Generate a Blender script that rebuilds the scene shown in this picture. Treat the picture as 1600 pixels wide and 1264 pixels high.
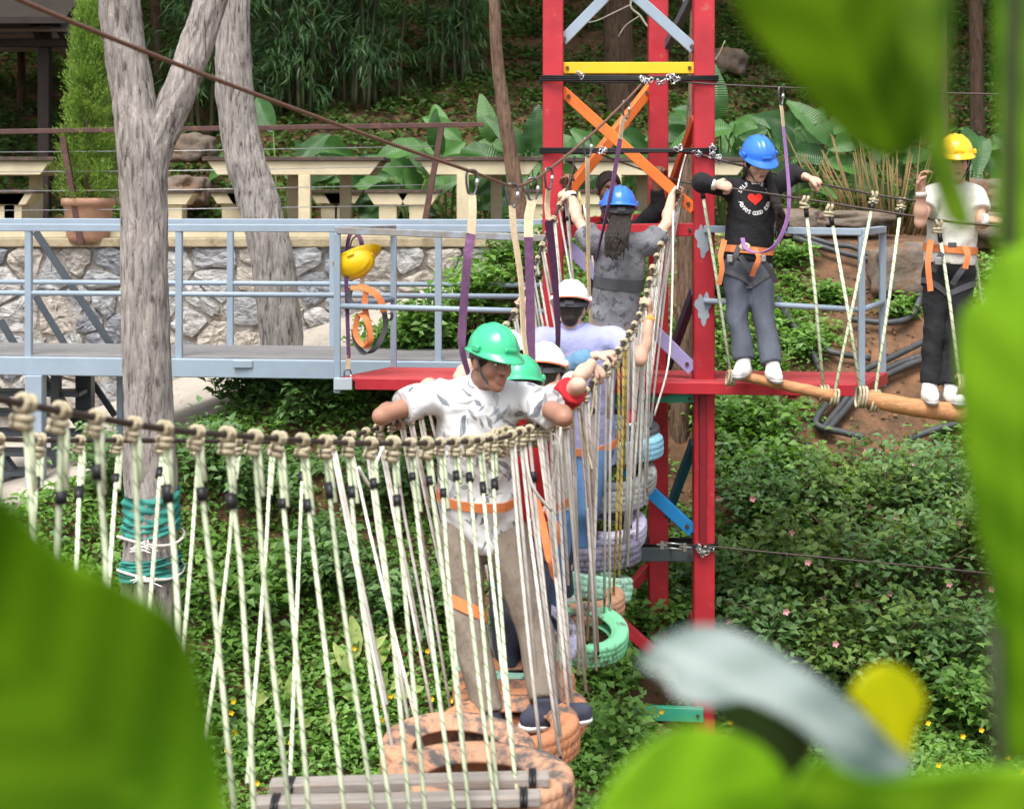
import bpy, bmesh, math, random
import numpy as np
from mathutils import Vector, Matrix, Quaternion, noise
from mathutils.bvhtree import BVHTree

for _o in list(bpy.data.objects):
    bpy.data.objects.remove(_o)
random.seed(7)
RNG = np.random.default_rng(7)
SC = bpy.context.scene
COL = SC.collection
F = 2400.0          # focal length in photo pixels
ZC = 3.65           # eye height above the valley floor


def w(px, py, D):
    """a point seen at photo pixel (px, py) that stands D metres in front of the eye"""
    return Vector(((px - 800) * D / F, D, ZC - (py - 300) * D / F))


# ---------------------------------------------------------------- camera
cam_d = bpy.data.cameras.new('camera')
cam_d.sensor_width = 36.0
cam_d.lens = 36.0 * F / 1600.0
cam_d.shift_y = -332.0 / 1600.0
cam_d.clip_start = 0.05
cam_d.clip_end = 500.0
cam_d.dof.use_dof = True
cam_d.dof.focus_distance = 9.6
cam_d.dof.aperture_fstop = 4.0
cam = bpy.data.objects.new('camera', cam_d)
COL.objects.link(cam)
cam.location = (0, 0, ZC)
cam.rotation_euler = (math.pi / 2, 0, 0)
SC.camera = cam

# ---------------------------------------------------------------- light
SUN_EL, SUN_AZ = math.radians(62), math.radians(200)   # azimuth clockwise from +Y
world = bpy.data.worlds.new('World')
SC.world = world
world.use_nodes = True
_n = world.node_tree.nodes
_l = world.node_tree.links
_n.clear()
_out = _n.new('ShaderNodeOutputWorld')
_bg = _n.new('ShaderNodeBackground')
_sky = _n.new('ShaderNodeTexSky')
_sky.sky_type = 'NISHITA'
_sky.sun_disc = False
_sky.sun_elevation = SUN_EL
_sky.sun_rotation = SUN_AZ
_sky.air_density = 1.0
_sky.dust_density = 4.0
_hs = _n.new('ShaderNodeHueSaturation')
_hs.inputs['Saturation'].default_value = 0.35
_bg.inputs['Strength'].default_value = 0.15
_l.new(_sky.outputs[0], _hs.inputs['Color'])
_l.new(_hs.outputs[0], _bg.inputs['Color'])
_l.new(_bg.outputs[0], _out.inputs[0])
sun_d = bpy.data.lights.new('sun', 'SUN')
sun_d.energy = 1.5
sun_d.angle = math.radians(28)
sun_d.color = (1.0, 0.955, 0.88)
sun = bpy.data.objects.new('sun', sun_d)
COL.objects.link(sun)
_sd = Vector((math.sin(SUN_AZ) * math.cos(SUN_EL), math.cos(SUN_AZ) * math.cos(SUN_EL), math.sin(SUN_EL)))
sun.rotation_euler = (-_sd).to_track_quat('-Z', 'Y').to_euler()
sun.location = (0, 0, 30)

vs = SC.view_settings
vs.view_transform = 'Standard'
vs.look = 'None'
vs.exposure = 1.12
vs.gamma = 1.0
vs.use_curve_mapping = False
SC.cycles.use_denoising = True
SC.cycles.max_bounces = 6
SC.cycles.diffuse_bounces = 3
SC.cycles.glossy_bounces = 2
SC.cycles.transmission_bounces = 3
SC.cycles.transparent_max_bounces = 4
SC.cycles.caustics_reflective = False
SC.cycles.caustics_refractive = False

# ---------------------------------------------------------------- materials
MATS = {}


def _nodes(name):
    m = bpy.data.materials.new(name)
    m.use_nodes = True
    nt = m.node_tree
    return m, nt, nt.nodes['Principled BSDF'], nt.nodes, nt.links


def mat(name, col, rough=0.6, var=0.15, scale=5.0, bump=0.0, bscale=60.0, metal=0.0, spec=0.35,
        col2=None, thr=0.62, wscale=9.0, stretch=(1, 1, 1), soft=0.06, coat=0.0, bdist=0.02):
    """base colour with uneven tone, an optional second colour showing through in worn patches, and relief"""
    if name in MATS:
        return MATS[name]
    m, nt, b, N, L = _nodes(name)
    tc = N.new('ShaderNodeTexCoord')
    mp = N.new('ShaderNodeMapping')
    mp.inputs['Scale'].default_value = stretch
    L.new(tc.outputs['Object'], mp.inputs['Vector'])
    nz = N.new('ShaderNodeTexNoise')
    nz.inputs['Scale'].default_value = scale
    nz.inputs['Detail'].default_value = 6
    nz.inputs['Roughness'].default_value = 0.6
    L.new(mp.outputs[0], nz.inputs['Vector'])
    rp = N.new('ShaderNodeValToRGB')
    rp.color_ramp.elements[0].position = 0.3
    rp.color_ramp.elements[1].position = 0.7
    rp.color_ramp.elements[0].color = tuple(max(0, c * (1 - var)) for c in col) + (1,)
    rp.color_ramp.elements[1].color = tuple(min(1, c * (1 + var)) for c in col) + (1,)
    L.new(nz.outputs['Fac'], rp.inputs['Fac'])
    last = rp.outputs['Color']
    if col2 is not None:
        n2 = N.new('ShaderNodeTexNoise')
        n2.inputs['Scale'].default_value = wscale
        n2.inputs['Detail'].default_value = 8
        n2.inputs['Roughness'].default_value = 0.7
        L.new(mp.outputs[0], n2.inputs['Vector'])
        r2 = N.new('ShaderNodeValToRGB')
        r2.color_ramp.elements[0].position = thr - soft
        r2.color_ramp.elements[1].position = thr + soft
        L.new(n2.outputs['Fac'], r2.inputs['Fac'])
        mx = N.new('ShaderNodeMix')
        mx.data_type = 'RGBA'
        L.new(r2.outputs['Color'], mx.inputs['Factor'])
        L.new(last, mx.inputs['A'])
        mx.inputs['B'].default_value = tuple(col2) + (1,)
        last = mx.outputs['Result']
    L.new(last, b.inputs['Base Color'])
    b.inputs['Roughness'].default_value = rough
    b.inputs['Metallic'].default_value = metal
    b.inputs['Specular IOR Level'].default_value = spec
    b.inputs['Coat Weight'].default_value = coat
    if bump:
        n3 = N.new('ShaderNodeTexNoise')
        n3.inputs['Scale'].default_value = bscale
        n3.inputs['Detail'].default_value = 5
        L.new(mp.outputs[0], n3.inputs['Vector'])
        bp = N.new('ShaderNodeBump')
        bp.inputs['Strength'].default_value = min(1, bump)
        bp.inputs['Distance'].default_value = bdist
        L.new(n3.outputs['Fac'], bp.inputs['Height'])
        L.new(bp.outputs[0], b.inputs['Normal'])
    MATS[name] = m
    return m


def leaf_mat(name, dark, light, trans=0.3, rough=0.45, spec=0.4, vein=False):
    """foliage: tone chosen leaf by leaf from the 'tint' attribute, light partly shining through"""
    if name in MATS:
        return MATS[name]
    m, nt, b, N, L = _nodes(name)
    at = N.new('ShaderNodeAttribute')
    at.attribute_name = 'tint'
    rp = N.new('ShaderNodeValToRGB')
    rp.color_ramp.elements[0].color = tuple(dark) + (1,)
    rp.color_ramp.elements[1].color = tuple(light) + (1,)
    L.new(at.outputs['Fac'], rp.inputs['Fac'])
    last = rp.outputs['Color']
    if vein:
        tc = N.new('ShaderNodeTexCoord')
        wv = N.new('ShaderNodeTexWave')
        wv.inputs['Scale'].default_value = 9
        wv.inputs['Distortion'].default_value = 1.5
        L.new(tc.outputs['UV'], wv.inputs['Vector'])
        nz = N.new('ShaderNodeTexNoise')
        nz.inputs['Scale'].default_value = 7
        L.new(tc.outputs['Object'], nz.inputs['Vector'])
        mu = N.new('ShaderNodeMath')
        mu.operation = 'MULTIPLY'
        mu.inputs[1].default_value = 0.22
        L.new(wv.outputs['Fac'], mu.inputs[0])
        ad = N.new('ShaderNodeMath')
        ad.operation = 'MULTIPLY_ADD'
        ad.inputs[1].default_value = 0.6
        L.new(nz.outputs['Fac'], ad.inputs[0])
        L.new(mu.outputs[0], ad.inputs[2])
        ad2 = N.new('ShaderNodeMath')
        ad2.operation = 'ADD'
        L.new(ad.outputs[0], ad2.inputs[0])
        L.new(at.outputs['Fac'], ad2.inputs[1])
        sb = N.new('ShaderNodeMath')
        sb.operation = 'SUBTRACT'
        sb.inputs[1].default_value = 0.4
        L.new(ad2.outputs[0], sb.inputs[0])
        L.new(sb.outputs[0], rp.inputs['Fac'])
        bp = N.new('ShaderNodeBump')
        bp.inputs['Strength'].default_value = 0.4
        bp.inputs['Distance'].default_value = 0.01
        L.new(wv.outputs['Fac'], bp.inputs['Height'])
        L.new(bp.outputs[0], b.inputs['Normal'])
    L.new(last, b.inputs['Base Color'])
    b.inputs['Roughness'].default_value = rough
    b.inputs['Specular IOR Level'].default_value = spec
    tr = N.new('ShaderNodeBsdfTranslucent')
    br = N.new('ShaderNodeMix')
    br.data_type = 'RGBA'
    br.blend_type = 'MULTIPLY'
    br.inputs['Factor'].default_value = 1
    br.inputs['B'].default_value = (1.5, 1.6, 0.5, 1)
    L.new(last, br.inputs['A'])
    L.new(br.outputs['Result'], tr.inputs['Color'])
    mx = N.new('ShaderNodeMixShader')
    mx.inputs['Fac'].default_value = trans
    L.new(b.outputs[0], mx.inputs[1])
    L.new(tr.outputs[0], mx.inputs[2])
    L.new(mx.outputs[0], N['Material Output'].inputs['Surface'])
    MATS[name] = m
    return m


def bark_mat(name, dark, light, zs=0.18, scale=34, bump=0.9):
    if name in MATS:
        return MATS[name]
    m, nt, b, N, L = _nodes(name)
    tc = N.new('ShaderNodeTexCoord')
    mp = N.new('ShaderNodeMapping')
    mp.inputs['Scale'].default_value = (1, 1, zs)
    L.new(tc.outputs['Object'], mp.inputs['Vector'])
    nz = N.new('ShaderNodeTexNoise')
    nz.inputs['Scale'].default_value = scale
    nz.inputs['Detail'].default_value = 8
    nz.inputs['Roughness'].default_value = 0.68
    nz.inputs['Distortion'].default_value = 0.5
    L.new(mp.outputs[0], nz.inputs['Vector'])
    big = N.new('ShaderNodeTexNoise')
    big.inputs['Scale'].default_value = 3.0
    big.inputs['Detail'].default_value = 3
    L.new(tc.outputs['Object'], big.inputs['Vector'])
    rp = N.new('ShaderNodeValToRGB')
    e = rp.color_ramp.elements
    e[0].position, e[1].position = 0.36, 0.62
    e[0].color = tuple(dark) + (1,)
    e[1].color = tuple(light) + (1,)
    e2 = e.new(0.46)
    e2.color = tuple(d * 0.4 + l * 0.6 for d, l in zip(dark, light)) + (1,)
    L.new(nz.outputs['Fac'], rp.inputs['Fac'])
    mx = N.new('ShaderNodeMix')
    mx.data_type = 'RGBA'
    mx.blend_type = 'OVERLAY'
    mx.inputs['Factor'].default_value = 0.4
    L.new(rp.outputs['Color'], mx.inputs['A'])
    L.new(big.outputs['Fac'], mx.inputs['B'])
    L.new(mx.outputs['Result'], b.inputs['Base Color'])
    b.inputs['Roughness'].default_value = 0.9
    b.inputs['Specular IOR Level'].default_value = 0.15
    bp = N.new('ShaderNodeBump')
    bp.inputs['Strength'].default_value = bump
    bp.inputs['Distance'].default_value = 0.05
    L.new(nz.outputs['Fac'], bp.inputs['Height'])
    L.new(bp.outputs[0], b.inputs['Normal'])
    MATS[name] = m
    return m


def rope_mat(name, col, tracer, turns=14.0, width=0.16):
    """braided rope: a spiral tracer thread over a pale sheath (UV: u round the rope, v metres along it)"""
    if name in MATS:
        return MATS[name]
    m, nt, b, N, L = _nodes(name)
    uv = N.new('ShaderNodeTexCoord')
    sp = N.new('ShaderNodeSeparateXYZ')
    L.new(uv.outputs['UV'], sp.inputs[0])
    ma = N.new('ShaderNodeMath')
    ma.operation = 'MULTIPLY_ADD'
    ma.inputs[1].default_value = turns
    L.new(sp.outputs['Y'], ma.inputs[0])
    L.new(sp.outputs['X'], ma.inputs[2])
    fr = N.new('ShaderNodeMath')
    fr.operation = 'FRACT'
    L.new(ma.outputs[0], fr.inputs[0])
    lt = N.new('ShaderNodeMath')
    lt.operation = 'LESS_THAN'
    lt.inputs[1].default_value = width
    L.new(fr.outputs[0], lt.inputs[0])
    nz = N.new('ShaderNodeTexNoise')
    nz.inputs['Scale'].default_value = 6
    nz.inputs['Detail'].default_value = 5
    L.new(uv.outputs['Object'], nz.inputs['Vector'])
    rp = N.new('ShaderNodeValToRGB')
    rp.color_ramp.elements[0].position = 0.3
    rp.color_ramp.elements[1].position = 0.7
    rp.color_ramp.elements[0].color = tuple(c * 0.72 for c in col) + (1,)
    rp.color_ramp.elements[1].color = tuple(min(1, c * 1.1) for c in col) + (1,)
    L.new(nz.outputs['Fac'], rp.inputs['Fac'])
    oi = N.new('ShaderNodeObjectInfo')
    mr = N.new('ShaderNodeMapRange')
    mr.inputs['To Min'].default_value = 0.68
    mr.inputs['To Max'].default_value = 1.08
    L.new(oi.outputs['Random'], mr.inputs['Value'])
    hv = N.new('ShaderNodeHueSaturation')
    L.new(mr.outputs[0], hv.inputs['Value'])
    L.new(rp.outputs['Color'], hv.inputs['Color'])
    mx = N.new('ShaderNodeMix')
    mx.data_type = 'RGBA'
    L.new(lt.outputs[0], mx.inputs['Factor'])
    L.new(hv.outputs[0], mx.inputs['A'])
    mx.inputs['B'].default_value = tuple(tracer) + (1,)
    L.new(mx.outputs['Result'], b.inputs['Base Color'])
    b.inputs['Roughness'].default_value = 0.8
    b.inputs['Specular IOR Level'].default_value = 0.2
    MATS[name] = m
    return m


# ---------------------------------------------------------------- object helpers
def link(o, parent=None):
    COL.objects.link(o)
    if parent is not None:
        o.parent = parent
        o.matrix_parent_inverse = PINV.get(parent.name, Matrix.Identity(4))
    return o


PINV = {}


def tag(o, label=None, cat=None, group=None, kind=None):
    if label:
        o['label'] = label
    if cat:
        o['category'] = cat
    if group:
        o['group'] = group
    if kind:
        o['kind'] = kind
    return o


def thing(name, loc, label, cat, group=None):
    o = bpy.data.objects.new(name, None)
    o.empty_display_size = 0.1
    o.location = loc
    COL.objects.link(o)
    PINV[o.name] = Matrix.Translation(-Vector(loc))
    return tag(o, label, cat, group)


class MB:
    """collects pieces of one mesh, in world coordinates"""

    def __init__(s):
        s.v, s.f, s.uv, s.sm = [], [], [], []

    def face(s, idx, uv=None, smooth=False):
        s.f.append(tuple(idx))
        s.uv.append(uv)
        s.sm.append(smooth)

    def hexa(s, P):
        """8 corners: bottom ring 0-3, top ring 4-7"""
        n = len(s.v)
        s.v += [Vector(p) for p in P]
        for q in ((0, 3, 2, 1), (4, 5, 6, 7), (0, 1, 5, 4), (1, 2, 6, 5), (2, 3, 7, 6), (3, 0, 4, 7)):
            s.face([n + i for i in q])
        return s

    def box(s, c, size, rot=None):
        c = Vector(c)
        x, y, z = (d / 2 for d in size)
        P = [Vector(p) for p in ((-x, -y, -z), (x, -y, -z), (x, y, -z), (-x, y, -z),
                                 (-x, -y, z), (x, -y, z), (x, y, z), (-x, y, z))]
        if rot is not None:
            P = [rot @ p for p in P]
        return s.hexa([c + p for p in P])

    def bar(s, a, b, wd, ht, up=(0, 0, 1)):
        """beam from a to b, wd across, ht along 'up'"""
        a, b = Vector(a), Vector(b)
        d = (b - a).normalized()
        up = Vector(up)
        r = d.cross(up)
        if r.length < 1e-4:
            r = d.cross(Vector((0, 1, 0)))
        r.normalize()
        u = r.cross(d).normalized()
        r *= wd / 2
        u *= ht / 2
        return s.hexa([a - r - u, a + r - u, a + r + u, a - r + u, b - r - u, b + r - u, b + r + u, b - r + u])

    def tube(s, pts, rad, sides=8, caps=True, flat=None):
        """round section swept along pts; rad a number or one per point; flat=(axis, factor) squashes it"""
        pts = [Vector(p) for p in pts]
        n = len(pts)
        if not hasattr(rad, '__len__'):
            rad = [rad] * n
        t0 = (pts[1] - pts[0]).normalized()
        ref = Vector((0, 0, 1)) if abs(t0.z) < 0.9 else Vector((1, 0, 0))
        nrm = t0.cross(ref).normalized()
        base = len(s.v)
        dist = 0.0
        ds = []
        for i, p in enumerate(pts):
            t = (pts[min(i + 1, n - 1)] - pts[max(i - 1, 0)])
            if t.length < 1e-9:
                t = t0.copy()
            t.normalize()
            nrm = (nrm - t * nrm.dot(t)).normalized()
            bn = t.cross(nrm)
            if i:
                dist += (p - pts[i - 1]).length
            ds.append(dist)
            for k in range(sides):
                a = 2 * math.pi * k / sides
                s.v.append(p + (nrm * math.cos(a) + bn * math.sin(a)) * rad[i])
        for i in range(n - 1):
            for k in range(sides):
                k2 = (k + 1) % sides
                s.face((base + i * sides + k, base + i * sides + k2, base + (i + 1) * sides + k2, base + (i + 1) * sides + k),
                       ((k / sides, ds[i]), ((k + 1) / sides, ds[i]), ((k + 1) / sides, ds[i + 1]), (k / sides, ds[i + 1])), True)
        if caps:
            s.face([base + k for k in range(sides)][::-1])
            s.face([base + (n - 1) * sides + k for k in range(sides)])
        return s

    def ribbon(s, pts, side, wd, th=0.003):
        """flat strap swept along pts; side: its width direction (one, or one per point)"""
        pts = [Vector(p) for p in pts]
        n = len(pts)
        base = len(s.v)
        for i, p in enumerate(pts):
            t = (pts[min(i + 1, n - 1)] - pts[max(i - 1, 0)]).normalized()
            sd = Vector(side[i]) if hasattr(side[0], '__len__') else Vector(side)
            sd = (sd - t * sd.dot(t)).normalized()
            nr = t.cross(sd) * th / 2
            ww = (wd[i] if hasattr(wd, '__len__') else wd) / 2
            s.v += [p - sd * ww - nr, p + sd * ww - nr, p + sd * ww + nr, p - sd * ww + nr]
        for i in range(n - 1):
            a = base + 4 * i
            for k in range(4):
                k2 = (k + 1) % 4
                s.face((a + k, a + k2, a + 4 + k2, a + 4 + k), None, False)
        s.face([base + k for k in range(4)][::-1])
        s.face([base + 4 * (n - 1) + k for k in range(4)])
        return s

    def grid(s, P, closed_u=False, closed_v=False, smooth=True):
        """P[i][j] points"""
        base = len(s.v)
        nu, nv = len(P), len(P[0])
        for row in P:
            s.v += [Vector(p) for p in row]
        for i in range(nu if closed_u else nu - 1):
            for j in range(nv if closed_v else nv - 1):
                i2, j2 = (i + 1) % nu, (j + 1) % nv
                s.face((base + i * nv + j, base + i2 * nv + j, base + i2 * nv + j2, base + i * nv + j2),
                       ((i / nu, j / nv), ((i + 1) / nu, j / nv), ((i + 1) / nu, (j + 1) / nv), (i / nu, (j + 1) / nv)), smooth)
        return s

    def mesh(s, name, bevel=0.0):
        me = bpy.data.meshes.new(name)
        me.from_pydata([tuple(v) for v in s.v], [], s.f)
        if any(u is not None for u in s.uv):
            uvl = me.uv_layers.new(name='UVMap')
            data = []
            for u, f in zip(s.uv, s.f):
                for k in range(len(f)):
                    data += list(u[k]) if u is not None else [0.0, 0.0]
            uvl.data.foreach_set('uv', data)
        me.polygons.foreach_set('use_smooth', s.sm)
        if bevel:
            bm = bmesh.new()
            bm.from_mesh(me)
            bmesh.ops.bevel(bm, geom=[e for e in bm.edges if len(e.link_faces) == 2 and e.calc_face_angle(0) > 0.6],
                            offset=bevel, segments=1, affect='EDGES')
            bm.to_mesh(me)
            bm.free()
        me.update()
        return me

    def build(s, name, m, parent=None, bevel=0.0):
        me = s.mesh(name, bevel)
        me.materials.append(m)
        return link(bpy.data.objects.new(name, me), parent)


def spline(pts, per=8):
    """Catmull-Rom through pts"""
    P = [Vector(p) for p in pts]
    P = [P[0] * 2 - P[1]] + P + [P[-1] * 2 - P[-2]]
    out = []
    for i in range(1, len(P) - 2):
        a, b, c, d = P[i - 1:i + 3]
        for k in range(per):
            t = k / per
            out.append(0.5 * ((2 * b) + (c - a) * t + (2 * a - 5 * b + 4 * c - d) * t * t + (3 * b - a - 3 * c + d) * t ** 3))
    out.append(P[-2].copy())
    return out


def leaves(name, C, T, Nn, Ln, Wd, m, parent=None, tint=None, fold=0.25, droop=0.2):
    """many small pointed leaves as one mesh: C base points, T growth directions, Nn upper sides"""
    C, T, Nn = (np.asarray(a, dtype=np.float64) for a in (C, T, Nn))
    n = len(C)
    Ln = np.broadcast_to(np.asarray(Ln, float), (n,))[:, None]
    Wd = np.broadcast_to(np.asarray(Wd, float), (n,))[:, None]
    T = T / np.linalg.norm(T, axis=1, keepdims=True)
    S = np.cross(T, Nn)
    S /= np.linalg.norm(S, axis=1, keepdims=True) + 1e-9
    U = np.cross(S, T)
    V = np.empty((n, 5, 3))
    V[:, 0] = C
    mid = C + T * Ln * 0.42
    V[:, 1] = mid - S * Wd / 2 + U * Wd * fold
    V[:, 2] = mid
    V[:, 3] = mid + S * Wd / 2 + U * Wd * fold
    V[:, 4] = C + T * Ln - U * Ln * droop
    V = V.reshape(-1, 3)
    b = (np.arange(n) * 5)[:, None]
    tris = np.concatenate([b + np.array([[0, 2, 1]]), b + np.array([[0, 3, 2]]), b + np.array([[1, 2, 4]]), b + np.array([[2, 3, 4]])], axis=1).reshape(-1, 3)
    me = np_mesh(name, V, tris)
    if tint is None:
        tint = RNG.random(n)
    at = me.attributes.new('tint', 'FLOAT', 'POINT')
    at.data.foreach_set('value', np.repeat(np.clip(tint, 0, 1), 5).astype(np.float32))
    me.materials.append(m)
    return link(bpy.data.objects.new(name, me), parent)


def np_mesh(name, V, Fc, smooth=False):
    """mesh from numpy arrays; Fc is (n,3) or (n,4)"""
    me = bpy.data.meshes.new(name)
    V = np.ascontiguousarray(V, dtype=np.float32)
    Fc = np.ascontiguousarray(Fc, dtype=np.int32)
    k = Fc.shape[1]
    me.vertices.add(len(V))
    me.vertices.foreach_set('co', V.ravel())
    me.loops.add(Fc.size)
    me.loops.foreach_set('vertex_index', Fc.ravel())
    me.polygons.add(len(Fc))
    me.polygons.foreach_set('loop_start', np.arange(0, Fc.size, k, dtype=np.int32))
    me.polygons.foreach_set('loop_total', np.full(len(Fc), k, dtype=np.int32))
    if smooth:
        me.polygons.foreach_set('use_smooth', np.ones(len(Fc), dtype=bool))
    me.update(calc_edges=True)
    me.validate()
    return me


def fbm(X, Y, s, seed=0.0, octv=3):
    """cheap smooth 2-D noise for numpy arrays, about -1..1"""
    r = np.zeros_like(X, dtype=float)
    a, tot = 1.0, 0.0
    rs = np.random.default_rng(int(seed * 1000) + 11)
    for o in range(octv):
        for _ in range(3):
            th, ph, k = rs.random() * 6.28, rs.random() * 6.28, s * (0.7 + 0.6 * rs.random())
            r += a * np.sin((X * math.cos(th) + Y * math.sin(th)) * k + ph + 1.3 * np.sin((X * math.sin(th) - Y * math.cos(th)) * k * 0.7 + ph))
            tot += a * 0.8
        a *= 0.55
        s *= 2.1
    return r / tot

# ================================================================ SETTING: terrain
def sstep(a, b, x):
    t = np.clip((x - a) / (b - a), 0, 1)
    return t * t * (3 - 2 * t)


def path_h(x):
    return np.maximum(0.45, 1.6 + (-2.7 - x) * 0.36)


def path_edge(x):
    return np.clip(12.0 + (x + 1.65) * 0.9, 10.7, 12.7)


def ground_z(x, y):
    """height of the ground at x, y (arrays or numbers)"""
    x = np.asarray(x, float)
    y = np.asarray(y, float)
    lin = lambda a, b: np.clip((y - a) / (b - a), 0, 1)
    pe = path_edge(x)
    p = path_h(x) + 0.09 * np.clip(14.5 - np.maximum(y, pe), 0, 4) * (1 - sstep(-1.2, 0.2, x))
    L = 3.6 + (p + 0.03 - 3.6) * (0.5 * np.clip((y - 9.0) / (pe - 9.1), 0, 1) + 0.5 * sstep(9.0, pe - 0.1, y))
    L = L + (0.45 - p - 0.03) * lin(14.62, 14.78)
    R = 3.6 + (0.75 - 3.6) * (0.8 * lin(10.2, 14.4) + 0.2 * sstep(10.2, 14.4, y))
    R = R + (0.45 - 0.75) * lin(14.45, 14.9)
    b = sstep(-0.1, 1.3, x)
    h = L * (1 - b) + R * b
    h = h - 0.55 * np.maximum(0, y - 17.3) + 0.25 * np.maximum(0, y - 34)
    near = 1 - sstep(0.8, 2.9, y)
    h = h * (1 - near) + 1.8 * near
    side = np.maximum(0, np.abs(x) - 7)
    h = h - 0.12 * side * sstep(6, 12, y)
    slope = sstep(9.0, 10.5, y) * (1 - sstep(14.0, 14.5, y))
    onpath = (1 - sstep(-0.2, 0.6, x)) * sstep(pe - 0.4, pe, y)
    h = h - fbm(x, y, 2.3, 0.3) * (0.10 * slope * (1 - onpath) + 0.16 * sstep(18, 20, y) + 0.03)
    return ZC - h


gx = np.arange(-16, 18.01, 0.17)
gy = np.concatenate([np.arange(-4, 8, 0.4), np.arange(8, 19, 0.14), np.arange(19, 46, 0.4)])
GX, GY = np.meshgrid(gx, gy, indexing='ij')
GZ = ground_z(GX, GY)
nx_, ny_ = GX.shape
ii, jj = np.meshgrid(np.arange(nx_ - 1), np.arange(ny_ - 1), indexing='ij')
q = np.stack([ii * ny_ + jj, (ii + 1) * ny_ + jj, (ii + 1) * ny_ + jj + 1, ii * ny_ + jj + 1], -1).reshape(-1, 4)
soil = mat('soil', (0.17, 0.085, 0.045), 0.95, 0.45, 2.2, bump=0.8, bscale=30, col2=(0.07, 0.045, 0.025), thr=0.5, wscale=5, soft=0.12)
me = np_mesh('hillside_ground', np.stack([GX, GY, GZ], -1).reshape(-1, 3), q, True)
me.materials.append(soil)
tag(link(bpy.data.objects.new('hillside_ground', me)), kind='structure')

# far ground out to the horizon, well below the near sheet
far = MB()
far.face([0, 1, 2, 3])
far.v += [Vector((-300, -200, -0.6)), Vector((300, -200, -0.6)), Vector((300, 400, -0.6)), Vector((-300, 400, -0.6))]
tag(far.build('ground', soil), kind='structure')

# concrete paver path climbing to the right in front of the stone wall
m, nt, b, N, L = _nodes('pavers')
tc = N.new('ShaderNodeTexCoord')
br = N.new('ShaderNodeTexBrick')
br.inputs['Scale'].default_value = 6.5
br.inputs['Mortar Size'].default_value = 0.012
br.inputs['Color1'].default_value = (0.45, 0.405, 0.345, 1)
br.inputs['Color2'].default_value = (0.38, 0.34, 0.29, 1)
br.inputs['Mortar'].default_value = (0.27, 0.23, 0.18, 1)
vo = N.new('ShaderNodeTexVoronoi')
vo.inputs['Scale'].default_value = 9
vo.inputs['Randomness'].default_value = 0.35
rp = N.new('ShaderNodeValToRGB')
rp.color_ramp.elements[0].position = 0.13
rp.color_ramp.elements[1].position = 0.17
L.new(tc.outputs['Object'], br.inputs['Vector'])
L.new(tc.outputs['Object'], vo.inputs['Vector'])
L.new(vo.outputs['Distance'], rp.inputs['Fac'])
mx = N.new('ShaderNodeMix')
mx.data_type = 'RGBA'
L.new(rp.outputs['Color'], mx.inputs['Factor'])
mx.inputs['A'].default_value = (0.2, 0.15, 0.1, 1)
L.new(br.outputs['Color'], mx.inputs['B'])
L.new(mx.outputs['Result'], b.inputs['Base Color'])
b.inputs['Roughness'].default_value = 0.9
MATS['pavers'] = m
pb = MB()
xs = np.arange(-7.0, 0.45, 0.25)
rows = []
for x in xs:
    e = float(path_edge(x)) + 0.1 + 0.06 * math.sin(x * 5.1)
    pz = lambda yy: float(ground_z(x, yy))
    rows.append([Vector((x, e, pz(e) - 0.1)), Vector((x, e, pz(e) + 0.05))] + [Vector((x, e + (14.55 - e) * k / 6, pz(e + (14.55 - e) * k / 6) + 0.05)) for k in range(1, 7)])
pb.grid(rows, smooth=False)
tag(pb.build('path', m), kind='structure')

# ---------------------------------------------------------------- rubble stone retaining wall
WALL_Y = 14.46
wall = thing('stone_wall', (-3, WALL_Y + 0.25, ZC - 1.7), 'rubble stone retaining wall under the terrace with picnic tables', 'wall')
mortar = mat('mortar', (0.27, 0.25, 0.225), 0.95, 0.4, 7, bump=1.0, bscale=30, col2=(0.13, 0.10, 0.07), thr=0.57, wscale=6)
wb = MB()
for i in range(20):
    x0, x1 = -7.2 + i * 0.385, -7.2 + (i + 1) * 0.385
    wb.hexa([(x0, WALL_Y + 0.04, ZC - float(path_h(x0)) - 0.3), (x1, WALL_Y + 0.04, ZC - float(path_h(x1)) - 0.3),
             (x1, WALL_Y + 0.4, ZC - float(path_h(x1)) - 0.3), (x0, WALL_Y + 0.4, ZC - float(path_h(x0)) - 0.3),
             (x0, WALL_Y + 0.04, ZC - 0.50), (x1, WALL_Y + 0.04, ZC - 0.50), (x1, WALL_Y + 0.4, ZC - 0.50), (x0, WALL_Y + 0.4, ZC - 0.50)])
wb.build('core', mortar, wall)
MB().hexa([(-7.2, WALL_Y - 0.02, ZC - 0.52), (0.5, WALL_Y - 0.02, ZC - 0.52), (0.5, WALL_Y + 0.5, ZC - 0.52), (-7.2, WALL_Y + 0.5, ZC - 0.52),
           (-7.2, WALL_Y - 0.02, ZC - 0.435), (0.5, WALL_Y - 0.02, ZC - 0.435), (0.5, WALL_Y + 0.5, ZC - 0.435), (-7.2, WALL_Y + 0.5, ZC - 0.435)]
          ).build('coping', mat('coping', (0.34, 0.285, 0.19), 0.95, 0.25, 7, bump=0.4, bscale=50, col2=(0.2, 0.15, 0.09), thr=0.58), wall, 0.01)
stone_cols = [(0.37, 0.365, 0.36), (0.30, 0.305, 0.315), (0.40, 0.365, 0.32), (0.22, 0.23, 0.255), (0.34, 0.315, 0.285), (0.42, 0.41, 0.40)]
stone_m = [mat('stone_%d' % i, c, 0.85, 0.35, 9, bump=1.0, bscale=22, col2=tuple(k * 0.5 for k in c), thr=0.56, wscale=7, stretch=(1, 1, 2.2)) for i, c in enumerate(stone_cols)]


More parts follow.
